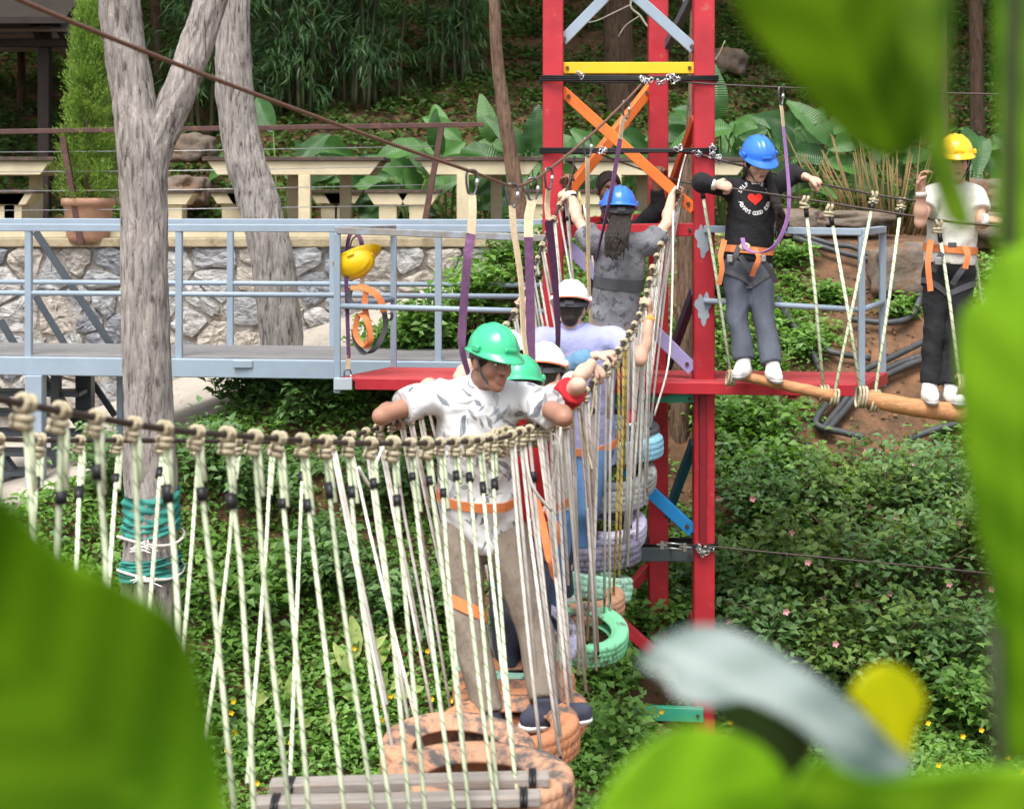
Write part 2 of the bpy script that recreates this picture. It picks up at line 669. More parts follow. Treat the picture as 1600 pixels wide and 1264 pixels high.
def clip_poly(P, p0, n):
    out = []
    for i in range(len(P)):
        a, c = P[i], P[(i + 1) % len(P)]
        da, dc = (a - p0).dot(n), (c - p0).dot(n)
        if da <= 0:
            out.append(a)
        if da * dc < 0:
            out.append(a + (c - a) * (da / (da - dc)))
    return out


rs = random.Random(3)
seeds = []
for r in range(7):
    for c in range(21):
        if rs.random() < 0.08:
            continue
        seeds.append(Vector((-6.4 + c * 0.36 + (r % 2) * 0.18 + rs.uniform(-0.17, 0.17), -0.62 - r * 0.205 + rs.uniform(-0.09, 0.09))))
ns = 0
for i, s0 in enumerate(seeds):
    bot = -float(path_h(s0.x)) - 0.05
    if s0.y < bot - 0.02 or s0.x > 0.35:
        continue
    P = [s0 + Vector(d) for d in ((-0.34, -0.17), (0.34, -0.2), (0.3, 0.2), (-0.34, 0.17))]
    for j, s1 in enumerate(seeds):
        if i != j and (s1 - s0).length < 0.9:
            dv = (s1 - s0)
            P = clip_poly(P, s0 + dv * 0.5 - dv.normalized() * 0.011, dv.normalized())
            if len(P) < 3:
                break
    if len(P) < 3:
        continue
    P = clip_poly(P, Vector((0, -0.522)), Vector((0, 1)))
    if len(P) < 3:
        continue
    # rounder outline with a few extra points
    Q = []
    for k in range(len(P)):
        a, c = P[k], P[(k + 1) % len(P)]
        for t in (0.18, 0.5, 0.82):
            Q.append(a.lerp(c, t) + Vector((rs.uniform(-0.014, 0.014), rs.uniform(-0.014, 0.014))))
    cen = sum(Q, Vector((0, 0))) / len(Q)
    sb = MB()
    dep = rs.uniform(0.02, 0.055)
    tx, tz = rs.uniform(-0.1, 0.1), rs.uniform(-0.14, 0.08)
    rings = []
    for sc, dy in ((1.0, 0.08), (1.0, 0.006), (0.95, -dep * 0.75), (0.66, -dep), (0.3, -dep * 1.02)):
        rings.append([Vector((cen.x + (p.x - cen.x) * sc, WALL_Y + 0.04 + dy + (tx * (p.x - cen.x) + tz * (p.y - cen.y)) * (dy < 0) + rs.uniform(-0.012, 0.012) * (dy < 0),
                              ZC + cen.y + (p.y - cen.y) * sc)) for p in Q])
    sb.grid(rings, closed_v=True, smooth=False)
    k0 = len(sb.v) - len(Q)
    sb.face([k0 + k for k in range(len(Q))])
    sb.build('stone', rs.choice(stone_m), wall)
    ns += 1

# ---------------------------------------------------------------- boulders right of the tower
rock_m = mat('boulder', (0.15, 0.12, 0.095), 0.9, 0.4, 5, bump=1.0, bscale=14, col2=(0.16, 0.09, 0.05), thr=0.55, wscale=4)


def boulder(c, r, label, seed):
    bm = bmesh.new()
    bmesh.ops.create_icosphere(bm, subdivisions=4, radius=1)
    for v in bm.verts:
        n = noise.fractal(v.co * 1.3 + Vector((seed * 7.1, 0, 0)), 0.8, 2.1, 5)
        d = 1 + 0.42 * n
        q = v.co * d
        for ax in range(3):
            lim = 0.74
            if abs(q[ax]) > lim:
                q[ax] = math.copysign(lim + (abs(q[ax]) - lim) * 0.35, q[ax])
        v.co = Vector((q.x * r[0], q.y * r[1], q.z * r[2])) + Vector(c)
    me = bpy.data.meshes.new('boulder')
    bm.to_mesh(me)
    bm.free()
    for p in me.polygons:
        p.use_smooth = True
    me.materials.append(rock_m)
    o = link(bpy.data.objects.new('boulder', me))
    return tag(o, label, 'rock', 'boulders on the slope')


boulder(w(1415, 425, 14.0), (0.36, 0.28, 0.3), 'large brown boulder beside the woman in the yellow helmet', 1)
boulder(w(1330, 345, 15.1), (0.5, 0.3, 0.12), 'long low rock on the ledge right of the blue helmet woman', 2)
boulder(w(1530, 305, 14.9), (0.42, 0.3, 0.2), 'grey rock on the ledge behind the yellow helmet', 3)
boulder(w(1570, 360, 14.7), (0.45, 0.3, 0.22), 'grey rock on the ledge near the right edge, lower than its neighbour', 4)
boulder(w(1235, 345, 15.0), (0.42, 0.3, 0.14), 'low rock behind the waist of the woman in black', 5)
boulder(w(1135, 100, 21.0), (0.32, 0.4, 0.25), 'brown rock on the dark forest floor right of the tower top', 6)
boulder(w(300, 232, 18.0), (0.33, 0.35, 0.2), 'brown rock behind the fork of the grey tree', 7)
boulder(w(290, 300, 17.4), (0.3, 0.3, 0.22), 'rock seen low through the gap between the two grey trunks', 8)
boulder(w(985, 1150, 10.0), (0.22, 0.2, 0.07), 'flat dark stone lying at the foot of the red tower', 9)

# ================================================================ FURNITURE ON THE TERRACE
cream = mat('cream_paint', (0.58, 0.51, 0.35), 0.7, 0.12, 4, bump=0.15, bscale=30, col2=(0.42, 0.31, 0.17), thr=0.68, wscale=6)
topwood = mat('table_top', (0.075, 0.055, 0.045), 0.75, 0.3, 6, bump=0.3, col2=(0.2, 0.12, 0.08), thr=0.6, stretch=(1, 4, 4))
TZ = ZC - 0.435


def table(x0, x1, y, label):
    """heavy picnic table: plank top, two trestle ends with splayed caps, ground beams"""
    cx = (x0 + x1) / 2
    t = thing('picnic_table', (cx, y, TZ), label, 'table', 'cream picnic tables on the terrace')
    for k in range(4):
        MB().bar((x0 - 0.1, y - 0.33 + k * 0.22, TZ + 0.755), (x1 + 0.1, y - 0.33 + k * 0.22, TZ + 0.755), 0.205, 0.04).build('plank', topwood, t, 0.004)
    for sy in (-1, 1):
        yy = y + sy * 0.36
        e = 0.14
        MB().hexa([(x0 + e * 0.3, yy - 0.04, TZ + 0.60), (x1 - e * 0.3, yy - 0.04, TZ + 0.60), (x1 - e * 0.3, yy + 0.04, TZ + 0.60), (x0 + e * 0.3, yy + 0.04, TZ + 0.60),
                   (x0 - 0.06, yy - 0.04, TZ + 0.734), (x1 + 0.06, yy - 0.04, TZ + 0.734), (x1 + 0.06, yy + 0.04, TZ + 0.734), (x0 - 0.06, yy + 0.04, TZ + 0.734)]).build('apron', cream, t, 0.004)
        for fx in (0.33, 0.67) if x1 - x0 > 1.2 else (0.5,):
            xx = x0 + (x1 - x0) * fx + sy * 0.16
            MB().bar((xx, yy, TZ + 0.08), (xx, yy, TZ + 0.60), 0.115, 0.1, (0, 1, 0)).build('leg', cream, t, 0.004)
    MB().bar((x0 - 0.15, y - 0.36, TZ + 0.04), (x1 + 0.15, y - 0.36, TZ + 0.04), 0.1, 0.08).build('ground_beam', cream, t, 0.004)
    MB().bar((x0 - 0.15, y + 0.36, TZ + 0.04), (x1 + 0.15, y + 0.36, TZ + 0.04), 0.1, 0.08).build('ground_beam', cream, t, 0.004)
    return t


def bench(x0, x1, y, label):
    t = thing('bench', ((x0 + x1) / 2, y, TZ), label, 'bench', 'cream benches on the terrace')
    for k in range(2):
        MB().bar((x0, y - 0.09 + k * 0.18, TZ + 0.44), (x1, y - 0.09 + k * 0.18, TZ + 0.44), 0.17, 0.035).build('plank', topwood, t, 0.003)
    for xx in (x0 + 0.22, x1 - 0.22):
        MB().hexa([(xx - 0.13, y - 0.15, TZ + 0.31), (xx + 0.13, y - 0.15, TZ + 0.31), (xx + 0.13, y + 0.15, TZ + 0.31), (xx - 0.13, y + 0.15, TZ + 0.31),
                   (xx - 0.2, y - 0.15, TZ + 0.42), (xx + 0.2, y - 0.15, TZ + 0.42), (xx + 0.2, y + 0.15, TZ + 0.42), (xx - 0.2, y + 0.15, TZ + 0.42)]).build('leg_cap', cream, t, 0.004)
        MB().bar((xx, y, TZ), (xx, y, TZ + 0.31), 0.17, 0.24, (0, 1, 0)).build('leg', cream, t, 0.004)
    return t


def tx(px, y):
    return (px - 800) * y / F


table(tx(-60, 15.4), tx(88, 15.4), 15.4, 'cream picnic table at the left edge behind the potted conifer')
table(tx(345, 15.3), tx(590, 15.3), 15.3, 'long cream picnic table right of the second grey trunk')
table(tx(668, 15.3), tx(832, 15.3), 15.3, 'cream picnic table behind the thin brown trunk beside the tower')
table(tx(900, 15.6), tx(1150, 15.6), 15.6, 'cream picnic table behind the red tower')
bench(tx(-20, 14.85), tx(62, 14.85), 14.85, 'bench at the left edge in front of the table by the pot')
bench(tx(170, 15.0), tx(310, 15.0), 15.0, 'bench seen behind the forked grey trunk')
bench(tx(330, 16.1), tx(420, 16.1), 16.1, 'short bench partly behind the second grey trunk')
bench(tx(484, 16.2), tx(570, 16.2), 16.2, 'bench on the far side of the long picnic table')
bench(tx(572, 14.9), tx(690, 14.9), 14.9, 'bench between the two picnic tables, nearest the wall')
bench(tx(810, 15.0), tx(960, 15.0), 15.0, 'bench behind the left post of the red tower')
MB().bar((tx(-60, 14.62), 14.62, TZ + 0.05), (tx(870, 14.62), 14.62, TZ + 0.05), 0.12, 0.1).build('kerb_beam', cream, None, 0.005)
tag(bpy.data.objects['kerb_beam'], 'long cream timber beam lying along the top of the stone wall', 'beam')

# terracotta pot with a small conifer
terra = mat('terracotta', (0.33, 0.185, 0.12), 0.85, 0.2, 7, bump=0.2, col2=(0.34, 0.26, 0.2), thr=0.62, wscale=5)
PC = w(138, 378, 14.55)
pot = thing('plant_pot', PC, 'tall terracotta pot standing on the wall, conifer growing in it', 'pot')
prof = [(0.02, 0.0), (0.185, 0.0), (0.20, 0.05), (0.225, 0.33), (0.232, 0.34), (0.25, 0.345), (0.252, 0.41), (0.22, 0.415), (0.21, 0.37), (0.02, 0.36)]
MB().grid([[PC + Vector((r * math.cos(a), r * math.sin(a), z)) for r, z in prof] for a in np.linspace(0, 2 * math.pi, 40, endpoint=False)], closed_u=True).build('body', terra, pot)
MB().grid([[PC + Vector((r * math.cos(a), r * math.sin(a), 0.375)) for r in (0.0, 0.215)] for a in np.linspace(0, 2 * math.pi, 24, endpoint=False)], closed_u=True).build('potting_soil', soil, pot)

# wire fence with brown top rail
brown = mat('brown_paint', (0.085, 0.042, 0.036), 0.55, 0.2, 6, col2=(0.15, 0.07, 0.045), thr=0.6)
steelwire = mat('wire', (0.35, 0.36, 0.37), 0.4, 0.1, 5, metal=0.7)
FY = 14.35
fence = thing('wire_fence', w(130, 380, FY), 'wire fence with brown steel top rail and leaning brown posts', 'fence')
MB().bar(w(-120, 208, FY), w(756, 195, FY), 0.05, 0.045).build('top_rail', brown, fence, 0.004)
for a, c in (((98, 213), (127, 382)), ((690, 199), (660, 368)), ((-60, 208), (-40, 380))):
    MB().bar(w(a[0], a[1], FY), w(c[0], c[1], FY), 0.055, 0.05, (0, 1, 0)).build('post', brown, fence, 0.004)
for ya, yb in ((239, 229), (270, 260), (300, 289), (330, 321)):
    MB().tube([w(-120, ya, FY + 0.02), w(280, ya - 3, FY + 0.02), w(685 - (yb - 200) * 0.19, yb, FY + 0.02)], 0.004, 5).build('wire', steelwire, fence)

# pavilion at the top left
darkwood = mat('dark_timber', (0.018, 0.011, 0.009), 0.6, 0.3, 8, bump=0.2)
pav = thing('pavilion', w(70, 330, 17.5), 'open timber pavilion with dark posts and grey roof boards', 'pavilion')
MB().bar(w(70, 345, 17.5), w(70, 25, 17.5), 0.13, 0.13, (0, 1, 0)).build('post', darkwood, pav, 0.01)
MB().bar(w(-160, 330, 17.5), w(-160, 25, 17.5), 0.13, 0.13, (0, 1, 0)).build('post', darkwood, pav, 0.01)
MB().bar(w(-200, 68, 17.42), w(112, 68, 17.42), 0.1, 0.09).build('beam', darkwood, pav, 0.008)
MB().bar(w(-200, 26, 17.3), w(132, 26, 17.3), 0.1, 0.08).build('beam', darkwood, pav, 0.008)
for a, c in (((48, 28), (64, 66)), ((78, 20), (108, 72))):
    MB().bar(w(a[0], a[1], 17.45), w(c[0], c[1], 17.45), 0.08, 0.09, (0, 1, 0)).build('brace', darkwood, pav, 0.006)
rb = mat('roof_board', (0.30, 0.28, 0.27), 0.9, 0.2, 5, bump=0.3, stretch=(1, 6, 6))
for k in range(5):
    y0 = 17.35 + k * 0.62
    MB().hexa([w(-260, 66, 17.5) + Vector((0, y0 - 17.5, 0.10)), Vector((w(118, 66, 17.5).x, y0, w(0, 66, 17.5).z + 0.10)),
               Vector((w(118, 66, 17.5).x, y0 + 0.6, w(0, 66, 17.5).z + 0.45)), w(-260, 66, 17.5) + Vector((0, y0 + 0.6 - 17.5, 0.45)),
               w(-260, 66, 17.5) + Vector((0, y0 - 17.5, 0.13)), Vector((w(118, 66, 17.5).x, y0, w(0, 66, 17.5).z + 0.13)),
               Vector((w(118, 66, 17.5).x, y0 + 0.6, w(0, 66, 17.5).z + 0.48)), w(-260, 66, 17.5) + Vector((0, y0 + 0.6 - 17.5, 0.48))]).build('roof_board', rb, pav)
rt = MB()
rt.hexa([Vector((-6.9, 16.7, ZC + 1.83)), Vector((-4.85, 16.7, ZC + 1.83)), Vector((-4.85, 20.2, ZC + 3.6)), Vector((-6.9, 20.2, ZC + 3.6)),
         Vector((-6.9, 16.7, ZC + 1.90)), Vector((-4.85, 16.7, ZC + 1.90)), Vector((-4.85, 20.2, ZC + 3.68)), Vector((-6.9, 20.2, ZC + 3.68))])
rt.build('roof', darkwood, pav)

# ================================================================ TREES: trunks
bark_grey = bark_mat('bark_grey', (0.11, 0.093, 0.082), (0.48, 0.44, 0.41))
bark_brown = bark_mat('bark_brown', (0.075, 0.045, 0.03), (0.24, 0.155, 0.11))
bark_dark = bark_mat('bark_dark', (0.03, 0.02, 0.014), (0.10, 0.065, 0.045))


def trunk_mesh(mb, pts, rads, sides=56, step=0.035, amp=0.018, seed=0.0):
    P = spline(pts, 10)
    R = []
    n = len(rads)
    for i in range(len(P)):
        t = i / (len(P) - 1) * (n - 1)
        k = min(int(t), n - 2)
        R.append(rads[k] + (rads[k + 1] - rads[k]) * (t - k))
    # resample evenly
    D = [0]
    for i in range(1, len(P)):
        D.append(D[-1] + (P[i] - P[i - 1]).length)
    m_ = max(4, int(D[-1] / step))
    Q, QR, k = [], [], 0
    for i in range(m_ + 1):
        d = D[-1] * i / m_
        while k < len(D) - 2 and D[k + 1] < d:
            k += 1
        t = (d - D[k]) / max(1e-6, D[k + 1] - D[k])
        Q.append(P[k].lerp(P[k + 1], t))
        QR.append(R[k] + (R[k + 1] - R[k]) * t)
    n0 = len(mb.v)
    mb.tube(Q, QR, sides, True)
    for i in range(len(Q)):
        for s_ in range(sides):
            v = mb.v[n0 + i * sides + s_]
            d = v - Q[i]
            a = 2 * math.pi * s_ / sides
            big = noise.noise(Vector((math.cos(a) * 1.2, math.sin(a) * 1.2, Q[i].z * 0.9 + seed))) * QR[i] * 0.13
            pl = noise.noise(Vector((math.cos(a) * QR[i] * 46 + seed * 3, math.sin(a) * QR[i] * 46, Q[i].z * 5)))
            pl2 = noise.noise(Vector((math.cos(a) * QR[i] * 90, math.sin(a) * QR[i] * 90 + seed, Q[i].z * 14)))
            mb.v[n0 + i * sides + s_] = v + d.normalized() * (big + amp * (max(-0.35, pl) * 0.9 + 0.4 * pl2))
    return mb


T1D = 8.9
tree1 = thing('tree', w(235, 985, T1D), 'forked grey tree with peeling bark, left of the walkway, green cloth tied round it', 'tree', 'grey barked trees')
tb = MB()
trunk_mesh(tb, [w(238, 1010, T1D), w(236, 850, T1D), w(230, 640, T1D), w(226, 450, T1D), w(226, 330, T1D), w(222, 235, T1D), w(205, 130, T1D), w(188, 20, T1D), w(178, -150, T1D), w(165, -420, T1D)],
           [0.17, 0.15, 0.142, 0.138, 0.136, 0.142, 0.118, 0.113, 0.108, 0.09], seed=1.0)
tb.build('trunk', bark_grey, tree1)
tb = MB()
trunk_mesh(tb, [w(228, 330, T1D), w(240, 240, T1D + 0.01), w(268, 175, T1D + 0.03), w(300, 90, T1D + 0.05), w(330, 0, T1D + 0.08), w(360, -100, T1D + 0.1), w(400, -300, T1D + 0.2)],
           [0.09, 0.10, 0.096, 0.092, 0.09, 0.085, 0.07], seed=2.0)
tb.build('limb', bark_grey, tree1)
T2D = 12.62
tree2 = thing('tree', w(450, 640, T2D), 'grey barked tree leaning left, rising behind the walkway rail', 'tree', 'grey barked trees')
tb = MB()
trunk_mesh(tb, [w(455, 690, T2D), w(446, 600, T2D), w(438, 500, T2D), w(425, 400, T2D), w(405, 320, T2D), w(380, 240, T2D), w(367, 150, T2D), w(364, 60, T2D), w(362, -60, T2D), w(350, -300, T2D)],
           [0.17, 0.165, 0.165, 0.17, 0.165, 0.155, 0.15, 0.148, 0.145, 0.13], seed=3.0)
tb.build('trunk', bark_grey, tree2)
# thin trunks
for pts, r, D, bm_, lab in (
        ([(818, 400), (810, 320), (793, 210), (778, 100), (772, 0), (765, -200)], (0.088, 0.078, 0.066, 0.056, 0.052, 0.045), 14.5, bark_brown, 'slender brown tree beside the left tower post'),
        ([(1060, 760), (1063, 620), (1070, 480), (1072, 330), (1085, 150), (1090, -60)], (0.085, 0.075, 0.068, 0.062, 0.055, 0.05), 12.6, bark_brown, 'slender brown tree standing right behind the tower'),
        ([(972, 200), (968, 110), (966, 30), (962, -120)], (0.2, 0.19, 0.185, 0.18), 20.0, bark_dark, 'thick dark trunk framed by the top of the tower'),
        ([(1470, 330), (1468, 200), (1466, 60), (1463, -120)], (0.1, 0.095, 0.09, 0.085), 17.2, bark_brown, 'brown trunk above the yellow helmet'),
        ([(1528, 250), (1526, 130), (1524, 0), (1522, -120)], (0.09, 0.085, 0.08, 0.075), 19.0, bark_dark, 'dark trunk near the right edge behind the big leaves'),
        ([(246, 190), (247, 100), (244, 20), (240, -100)], (0.07, 0.062, 0.058, 0.05), 20.5, bark_brown, 'thin trunk seen between the fork and the conifer'),
        ([(22, 235), (32, 160), (33, 90), (24, 20), (20, -80)], (0.055, 0.05, 0.045, 0.04, 0.035), 20.0, bark_dark, 'thin crooked trunk at the left edge under the pavilion'),
        ([(525, 190), (527, 90), (524, 0), (520, -120)], (0.10, 0.09, 0.085, 0.08), 21.0, bark_dark, 'dark trunk among the bamboo behind the tables'),
        ([(1205, 120), (1200, 60), (1198, -80)], (0.12, 0.115, 0.11), 22.0, bark_dark, 'dark trunk behind the upper right leaf'),
        ([(640, 90), (650, 20), (655, -100)], (0.14, 0.13, 0.12), 23.5, bark_dark, 'dark far trunk above the terrace rail')):
    base = w(pts[0][0], pts[0][1], D)
    base.z = min(base.z, float(ground_z(base.x, base.y)) + 0.02) - 0.03
    t = thing('tree', base, lab, 'tree', 'slender trees on the slope')
    tb = MB()
    trunk_mesh(tb, [base] + [w(a, c, D) for a, c in pts], (r[0] * 1.08,) + tuple(r), sides=28, step=0.07, amp=0.008, seed=D)
    tb.build('trunk', bm_, t)
# bare pale branches beside the dark trunk
palew = mat('dead_wood', (0.34, 0.3, 0.25), 0.85, 0.2, 8)
br_ = thing('dead_branch', w(1010, 40, 18.5), 'bare pale branch hanging behind the tower top', 'branch')
for pts, r in (([(1000, -30), (985, 8), (1000, 25), (1012, 42), (1030, 52)], 0.014), ([(985, 8), (960, 20), (935, 32), (918, 36)], 0.007), ([(1000, 25), (978, 40), (966, 58)], 0.006), ([(1062, -20), (1072, 10), (1086, 24)], 0.014),
                ([(1050, 55), (1066, 66), (1090, 74)], 0.008), ([(1133, 64), (1124, 84), (1116, 95)], 0.006)):
    MB().tube(spline([w(a, c, 18.5) for a, c in pts], 4), r, 6).build('twig', palew, br_)

# green cloth tied round the forked tree
cloth = mat('green_cloth', (0.03, 0.22, 0.18), 0.7, 0.25, 12, bump=0.3)
cg = thing('cloth_wrap', w(235, 900, T1D - 0.2), 'green cloth wound round the foot of the forked tree', 'cloth')
for k, (y0, y1, r0) in enumerate(((766, 806, 0.160), (806, 830, 0.164), (868, 882, 0.170), (882, 904, 0.18))):
    rows = []
    for i in range(13):
        t = i / 12
        py = y0 + (y1 - y0) * t
        c = w(236, py, T1D)
        rows.append([c + Vector((math.cos(a), math.sin(a), 0)) * (r0 + 0.008 * math.sin(t * 17 + 2.5 * math.sin(a * 2 + k)) + 0.006 * math.sin(a * 5 + t * 7)) + Vector((0, 0, 0.02 * math.sin(a + k))) for a in np.linspace(0, 2 * math.pi, 48, endpoint=False)])
    MB().grid(rows, closed_v=True).build('band', cloth, cg)
tie = mat('tie_cord', (0.55, 0.5, 0.46), 0.8, 0.2, 20)
for py in (838, 890):
    c = w(236, py, T1D)
    MB().tube([c + Vector((math.cos(a) * 0.188, math.sin(a) * 0.188, 0.02 * math.sin(a * 2))) for a in np.linspace(0, 2 * math.pi, 40)], 0.009, 6).build('cord', tie, cg)
    kb = MB()
    for q_ in range(9):
        a0 = c + Vector((0.02, -0.2, 0))
        kb.tube(spline([a0, a0 + Vector((random.uniform(-0.06, 0.06), -0.02, random.uniform(-0.03, 0.03))), a0 + Vector((random.uniform(-0.1, 0.1), -0.02, random.uniform(-0.05, 0.01)))], 4), 0.004, 5)
    kb.build('knot', mat('white_cord', (0.75, 0.74, 0.7), 0.8, 0.1), cg)

# ================================================================ STEEL WALKWAY AND STAIRS (left)
bluegrey = mat('blue_grey_paint', (0.275, 0.345, 0.42), 0.42, 0.10, 3, col2=(0.33, 0.36, 0.38), thr=0.66, wscale=5)
darkgrey = mat('dark_grey_paint', (0.07, 0.085, 0.10), 0.5, 0.15, 4)
deckgrey = mat('grey_boards', (0.19, 0.185, 0.185), 0.8, 0.25, 5, bump=0.2, stretch=(0.6, 8, 8))
DH = 1.22                                     # decks lie 1.22 m below the eye
WK = thing('steel_walkway', (-2.5, 11.6, ZC - 3.3), 'blue grey steel footbridge with railings leading from the left to the tower', 'walkway')
fx0, fy0, fx1, fy1 = -5.2, 11.55, 0.15, 11.0   # front edge, left to right
wdir = Vector((fx1 - fx0, fy1 - fy0, 0)).normalized()
wnrm = Vector((-wdir.y, wdir.x, 0))
WL = Vector((fx0, fy0, ZC - DH))
WR = Vector((fx1, fy1, ZC - DH))


def wk(px, off=0.0):
    """the point of the walkway's edge (moved back by off) seen at column px"""
    a, c = WL + wnrm * off, WR + wnrm * off
    k = (px - 800) / F
    t = (k * a.y - a.x) / ((c.x - a.x) - k * (c.y - a.y))
    return a + (c - a) * t


for k in range(5):
    o = 0.07 + k * 0.175
    MB().bar(WL + wnrm * o - Vector((0, 0, 0.0)), WR + wnrm * o, 0.168, 0.03).build('deck_board', deckgrey, WK, 0.003)
MB().bar(WL + wnrm * -0.03 - Vector((0, 0, 0.065)), WR + wnrm * -0.03 - Vector((0, 0, 0.065)), 0.05, 0.135).build('edge_beam', bluegrey, WK, 0.006)
MB().bar(WL + wnrm * 0.9 - Vector((0, 0, 0.065)), WR + wnrm * 0.9 - Vector((0, 0, 0.065)), 0.05, 0.135).build('edge_beam', bluegrey, WK, 0.006)
MB().box(wk(380, -0.06) - Vector((0, 0, 0.03)), (0.14, 0.03, 0.055)).build('splice_plate', bluegrey, WK, 0.004)
RH = 0.935
for px, off in ((45, 0.0), (280, 0.0), (685, 0.0), (360, 0.85), (205, 0.85), (520, 0.85), (-40, 0.0)):
    p = wk(px, off)
    MB().bar(p - Vector((0, 0, 0.02 if off else 0.08)), p + Vector((0, 0, RH)), 0.05, 0.05, (0, 1, 0)).build('railing_post', bluegrey, WK, 0.005)
for off, hh in ((0.0, RH + 0.02), (0.85, RH + 0.045)):
    MB().bar(WL + wnrm * off + Vector((0, 0, hh)), WR + wnrm * off + Vector((0, 0, hh)), 0.06, 0.055).build('top_rail', bluegrey, WK, 0.005)
for off, hh in ((0.0, 0.47), (0.85, 0.50)):
    MB().tube([WL + wnrm * off + Vector((0, 0, hh)), WR + wnrm * off + Vector((0, 0, hh))], 0.02, 10).build('mid_rail', bluegrey, WK)
for px, off, m_, wd in ((56, -0.02, bluegrey, 0.125), (88, 0.5, darkgrey, 0.07), (133, 0.85, darkgrey, 0.125), (188, 0.6, bluegrey, 0.05), (640, 0.85, darkgrey, 0.1)):
    p = wk(px, off)
    zb = float(ground_z(p.x, p.y)) - 0.05
    MB().bar(Vector((p.x, p.y, zb)), p - Vector((0, 0, 0.13)), wd, wd, (0, 1, 0)).build('support_post', m_, WK, 0.006)

ST = thing('staircase', w(150, 800, 12.3), 'dark grey steel stairs under and behind the left end of the walkway', 'stairs')
for a, c, wd in (((55, 362), (185, 556), 0.06), ((55, 462), (112, 556), 0.035), ((0, 500), (36, 560), 0.05)):
    MB().bar(w(a[0], a[1], 12.75), w(c[0], c[1], 12.75), 0.05, wd, (0, 1, 0)).build('handrail', darkgrey, ST, 0.005)
for a, c, wd, D in (((68, 590), (118, 655), 0.09, 12.2), ((118, 655), (190, 765), 0.09, 12.2), ((145, 598), (180, 650), 0.03, 12.4), ((-20, 590), (25, 640), 0.04, 12.5), ((-10, 690), (45, 770), 0.09, 12.0)):
    MB().bar(w(a[0], a[1], D), w(c[0], c[1], D), 0.05, wd, (0, 1, 0)).build('stringer', darkgrey, ST, 0.005)
for k in range(6):
    py = 612 + k * 31
    MB().bar(w(-70 + k * 6, py, 12.0), w(130 + k * 4, py + 2, 12.0), 0.24, 0.035).build('tread', darkgrey, ST, 0.004)

# ================================================================ RED TOWER WITH PLATFORM
red = mat('red_paint', (0.42, 0.021, 0.033), 0.5, 0.22, 3.5, col2=(0.42, 0.09, 0.085), thr=0.64, wscale=14, soft=0.03, bump=0.04, coat=0.15)
red2 = mat('red_boards', (0.40, 0.045, 0.05), 0.6, 0.2, 5, col2=(0.5, 0.22, 0.15), thr=0.66, wscale=8, stretch=(0.5, 6, 6))
orange = mat('orange_paint', (0.80, 0.19, 0.035), 0.45, 0.1, 4)
yellow = mat('yellow_paint', (0.85, 0.48, 0.02), 0.45, 0.08, 4)
lilac = mat('lilac_paint', (0.40, 0.37, 0.66), 0.5, 0.1, 4)
bluep = mat('blue_paint', (0.02, 0.24, 0.58), 0.4, 0.1, 4)
tealp = mat('dark_teal_paint', (0.015, 0.10, 0.16), 0.45, 0.1, 4)
greenp = mat('green_paint', (0.05, 0.36, 0.22), 0.5, 0.12, 4)
purpled = mat('dark_purple_paint', (0.06, 0.05, 0.085), 0.5, 0.1, 4)
blackm = mat('black_rubber', (0.012, 0.012, 0.013), 0.55, 0.2, 6)
boltm = mat('rusty_bolt', (0.12, 0.07, 0.05), 0.6, 0.4, 40, metal=0.5)
PA, PB_, PC_ = (864, 10.18), (1099, 10.02), (1028, 10.72)


def tp(P, py, dx=0.0, dy=0.0):
    return w(P[0] + dx, py, P[1] + dy)


TW = thing('climbing_tower', w(1030, 1145, 10.3), 'red steel tower with coloured cross braces and a red slatted platform', 'tower')
for (px, D), bot in ((PA, 1150), (PB_, 1172), (PC_, 1128)):
    a = w(px, bot, D)
    a.z = float(ground_z(a.x, a.y)) - 0.1
    MB().bar(a, w(px, -330, D), 0.134, 0.134, (0, 1, 0)).build('post', red, TW, 0.008)
    MB().box(Vector((a.x, a.y, a.z + 0.1)), (0.3, 0.3, 0.06)).build('base_plate', mat('rust_plate', (0.16, 0.05, 0.035), 0.7, 0.3, 8), TW, 0.005)


def brace(a, c, m_, wd=0.07, dp=0.05, name='brace'):
    MB().bar(a, c, dp, wd, (0, 1, 0)).build(name, m_, TW, 0.004)


def hbeam(a, c, m_, ht=0.075, dp=0.05, name='cross_beam'):
    o = MB().bar(a, c, dp, ht, (0, 0, 1)).build(name, m_, TW, 0.004)
    for t in (0.04, 0.96):
        q_ = a.lerp(c, t) + Vector((0, -dp * 0.5, 0))
        MB().tube([q_, q_ + Vector((0, -0.014, 0))], 0.012, 6).build('bolt', boltm, o)


def brace2(a, c, m_, wd=0.07, dp=0.05):
    d = (c - a)
    n = Vector((0, 0, 1)).cross(d).normalized()
    up = d.cross(n).normalized()
    o = MB().bar(a, c, dp, wd, up).build('brace', m_, TW, 0.004)
    for t in (0.05, 0.95):
        q_ = a.lerp(c, t) + Vector((0, -dp * 0.5, 0))
        MB().tube([q_, q_ + Vector((0, -0.014, 0))], 0.013, 6).build('bolt', boltm, o)


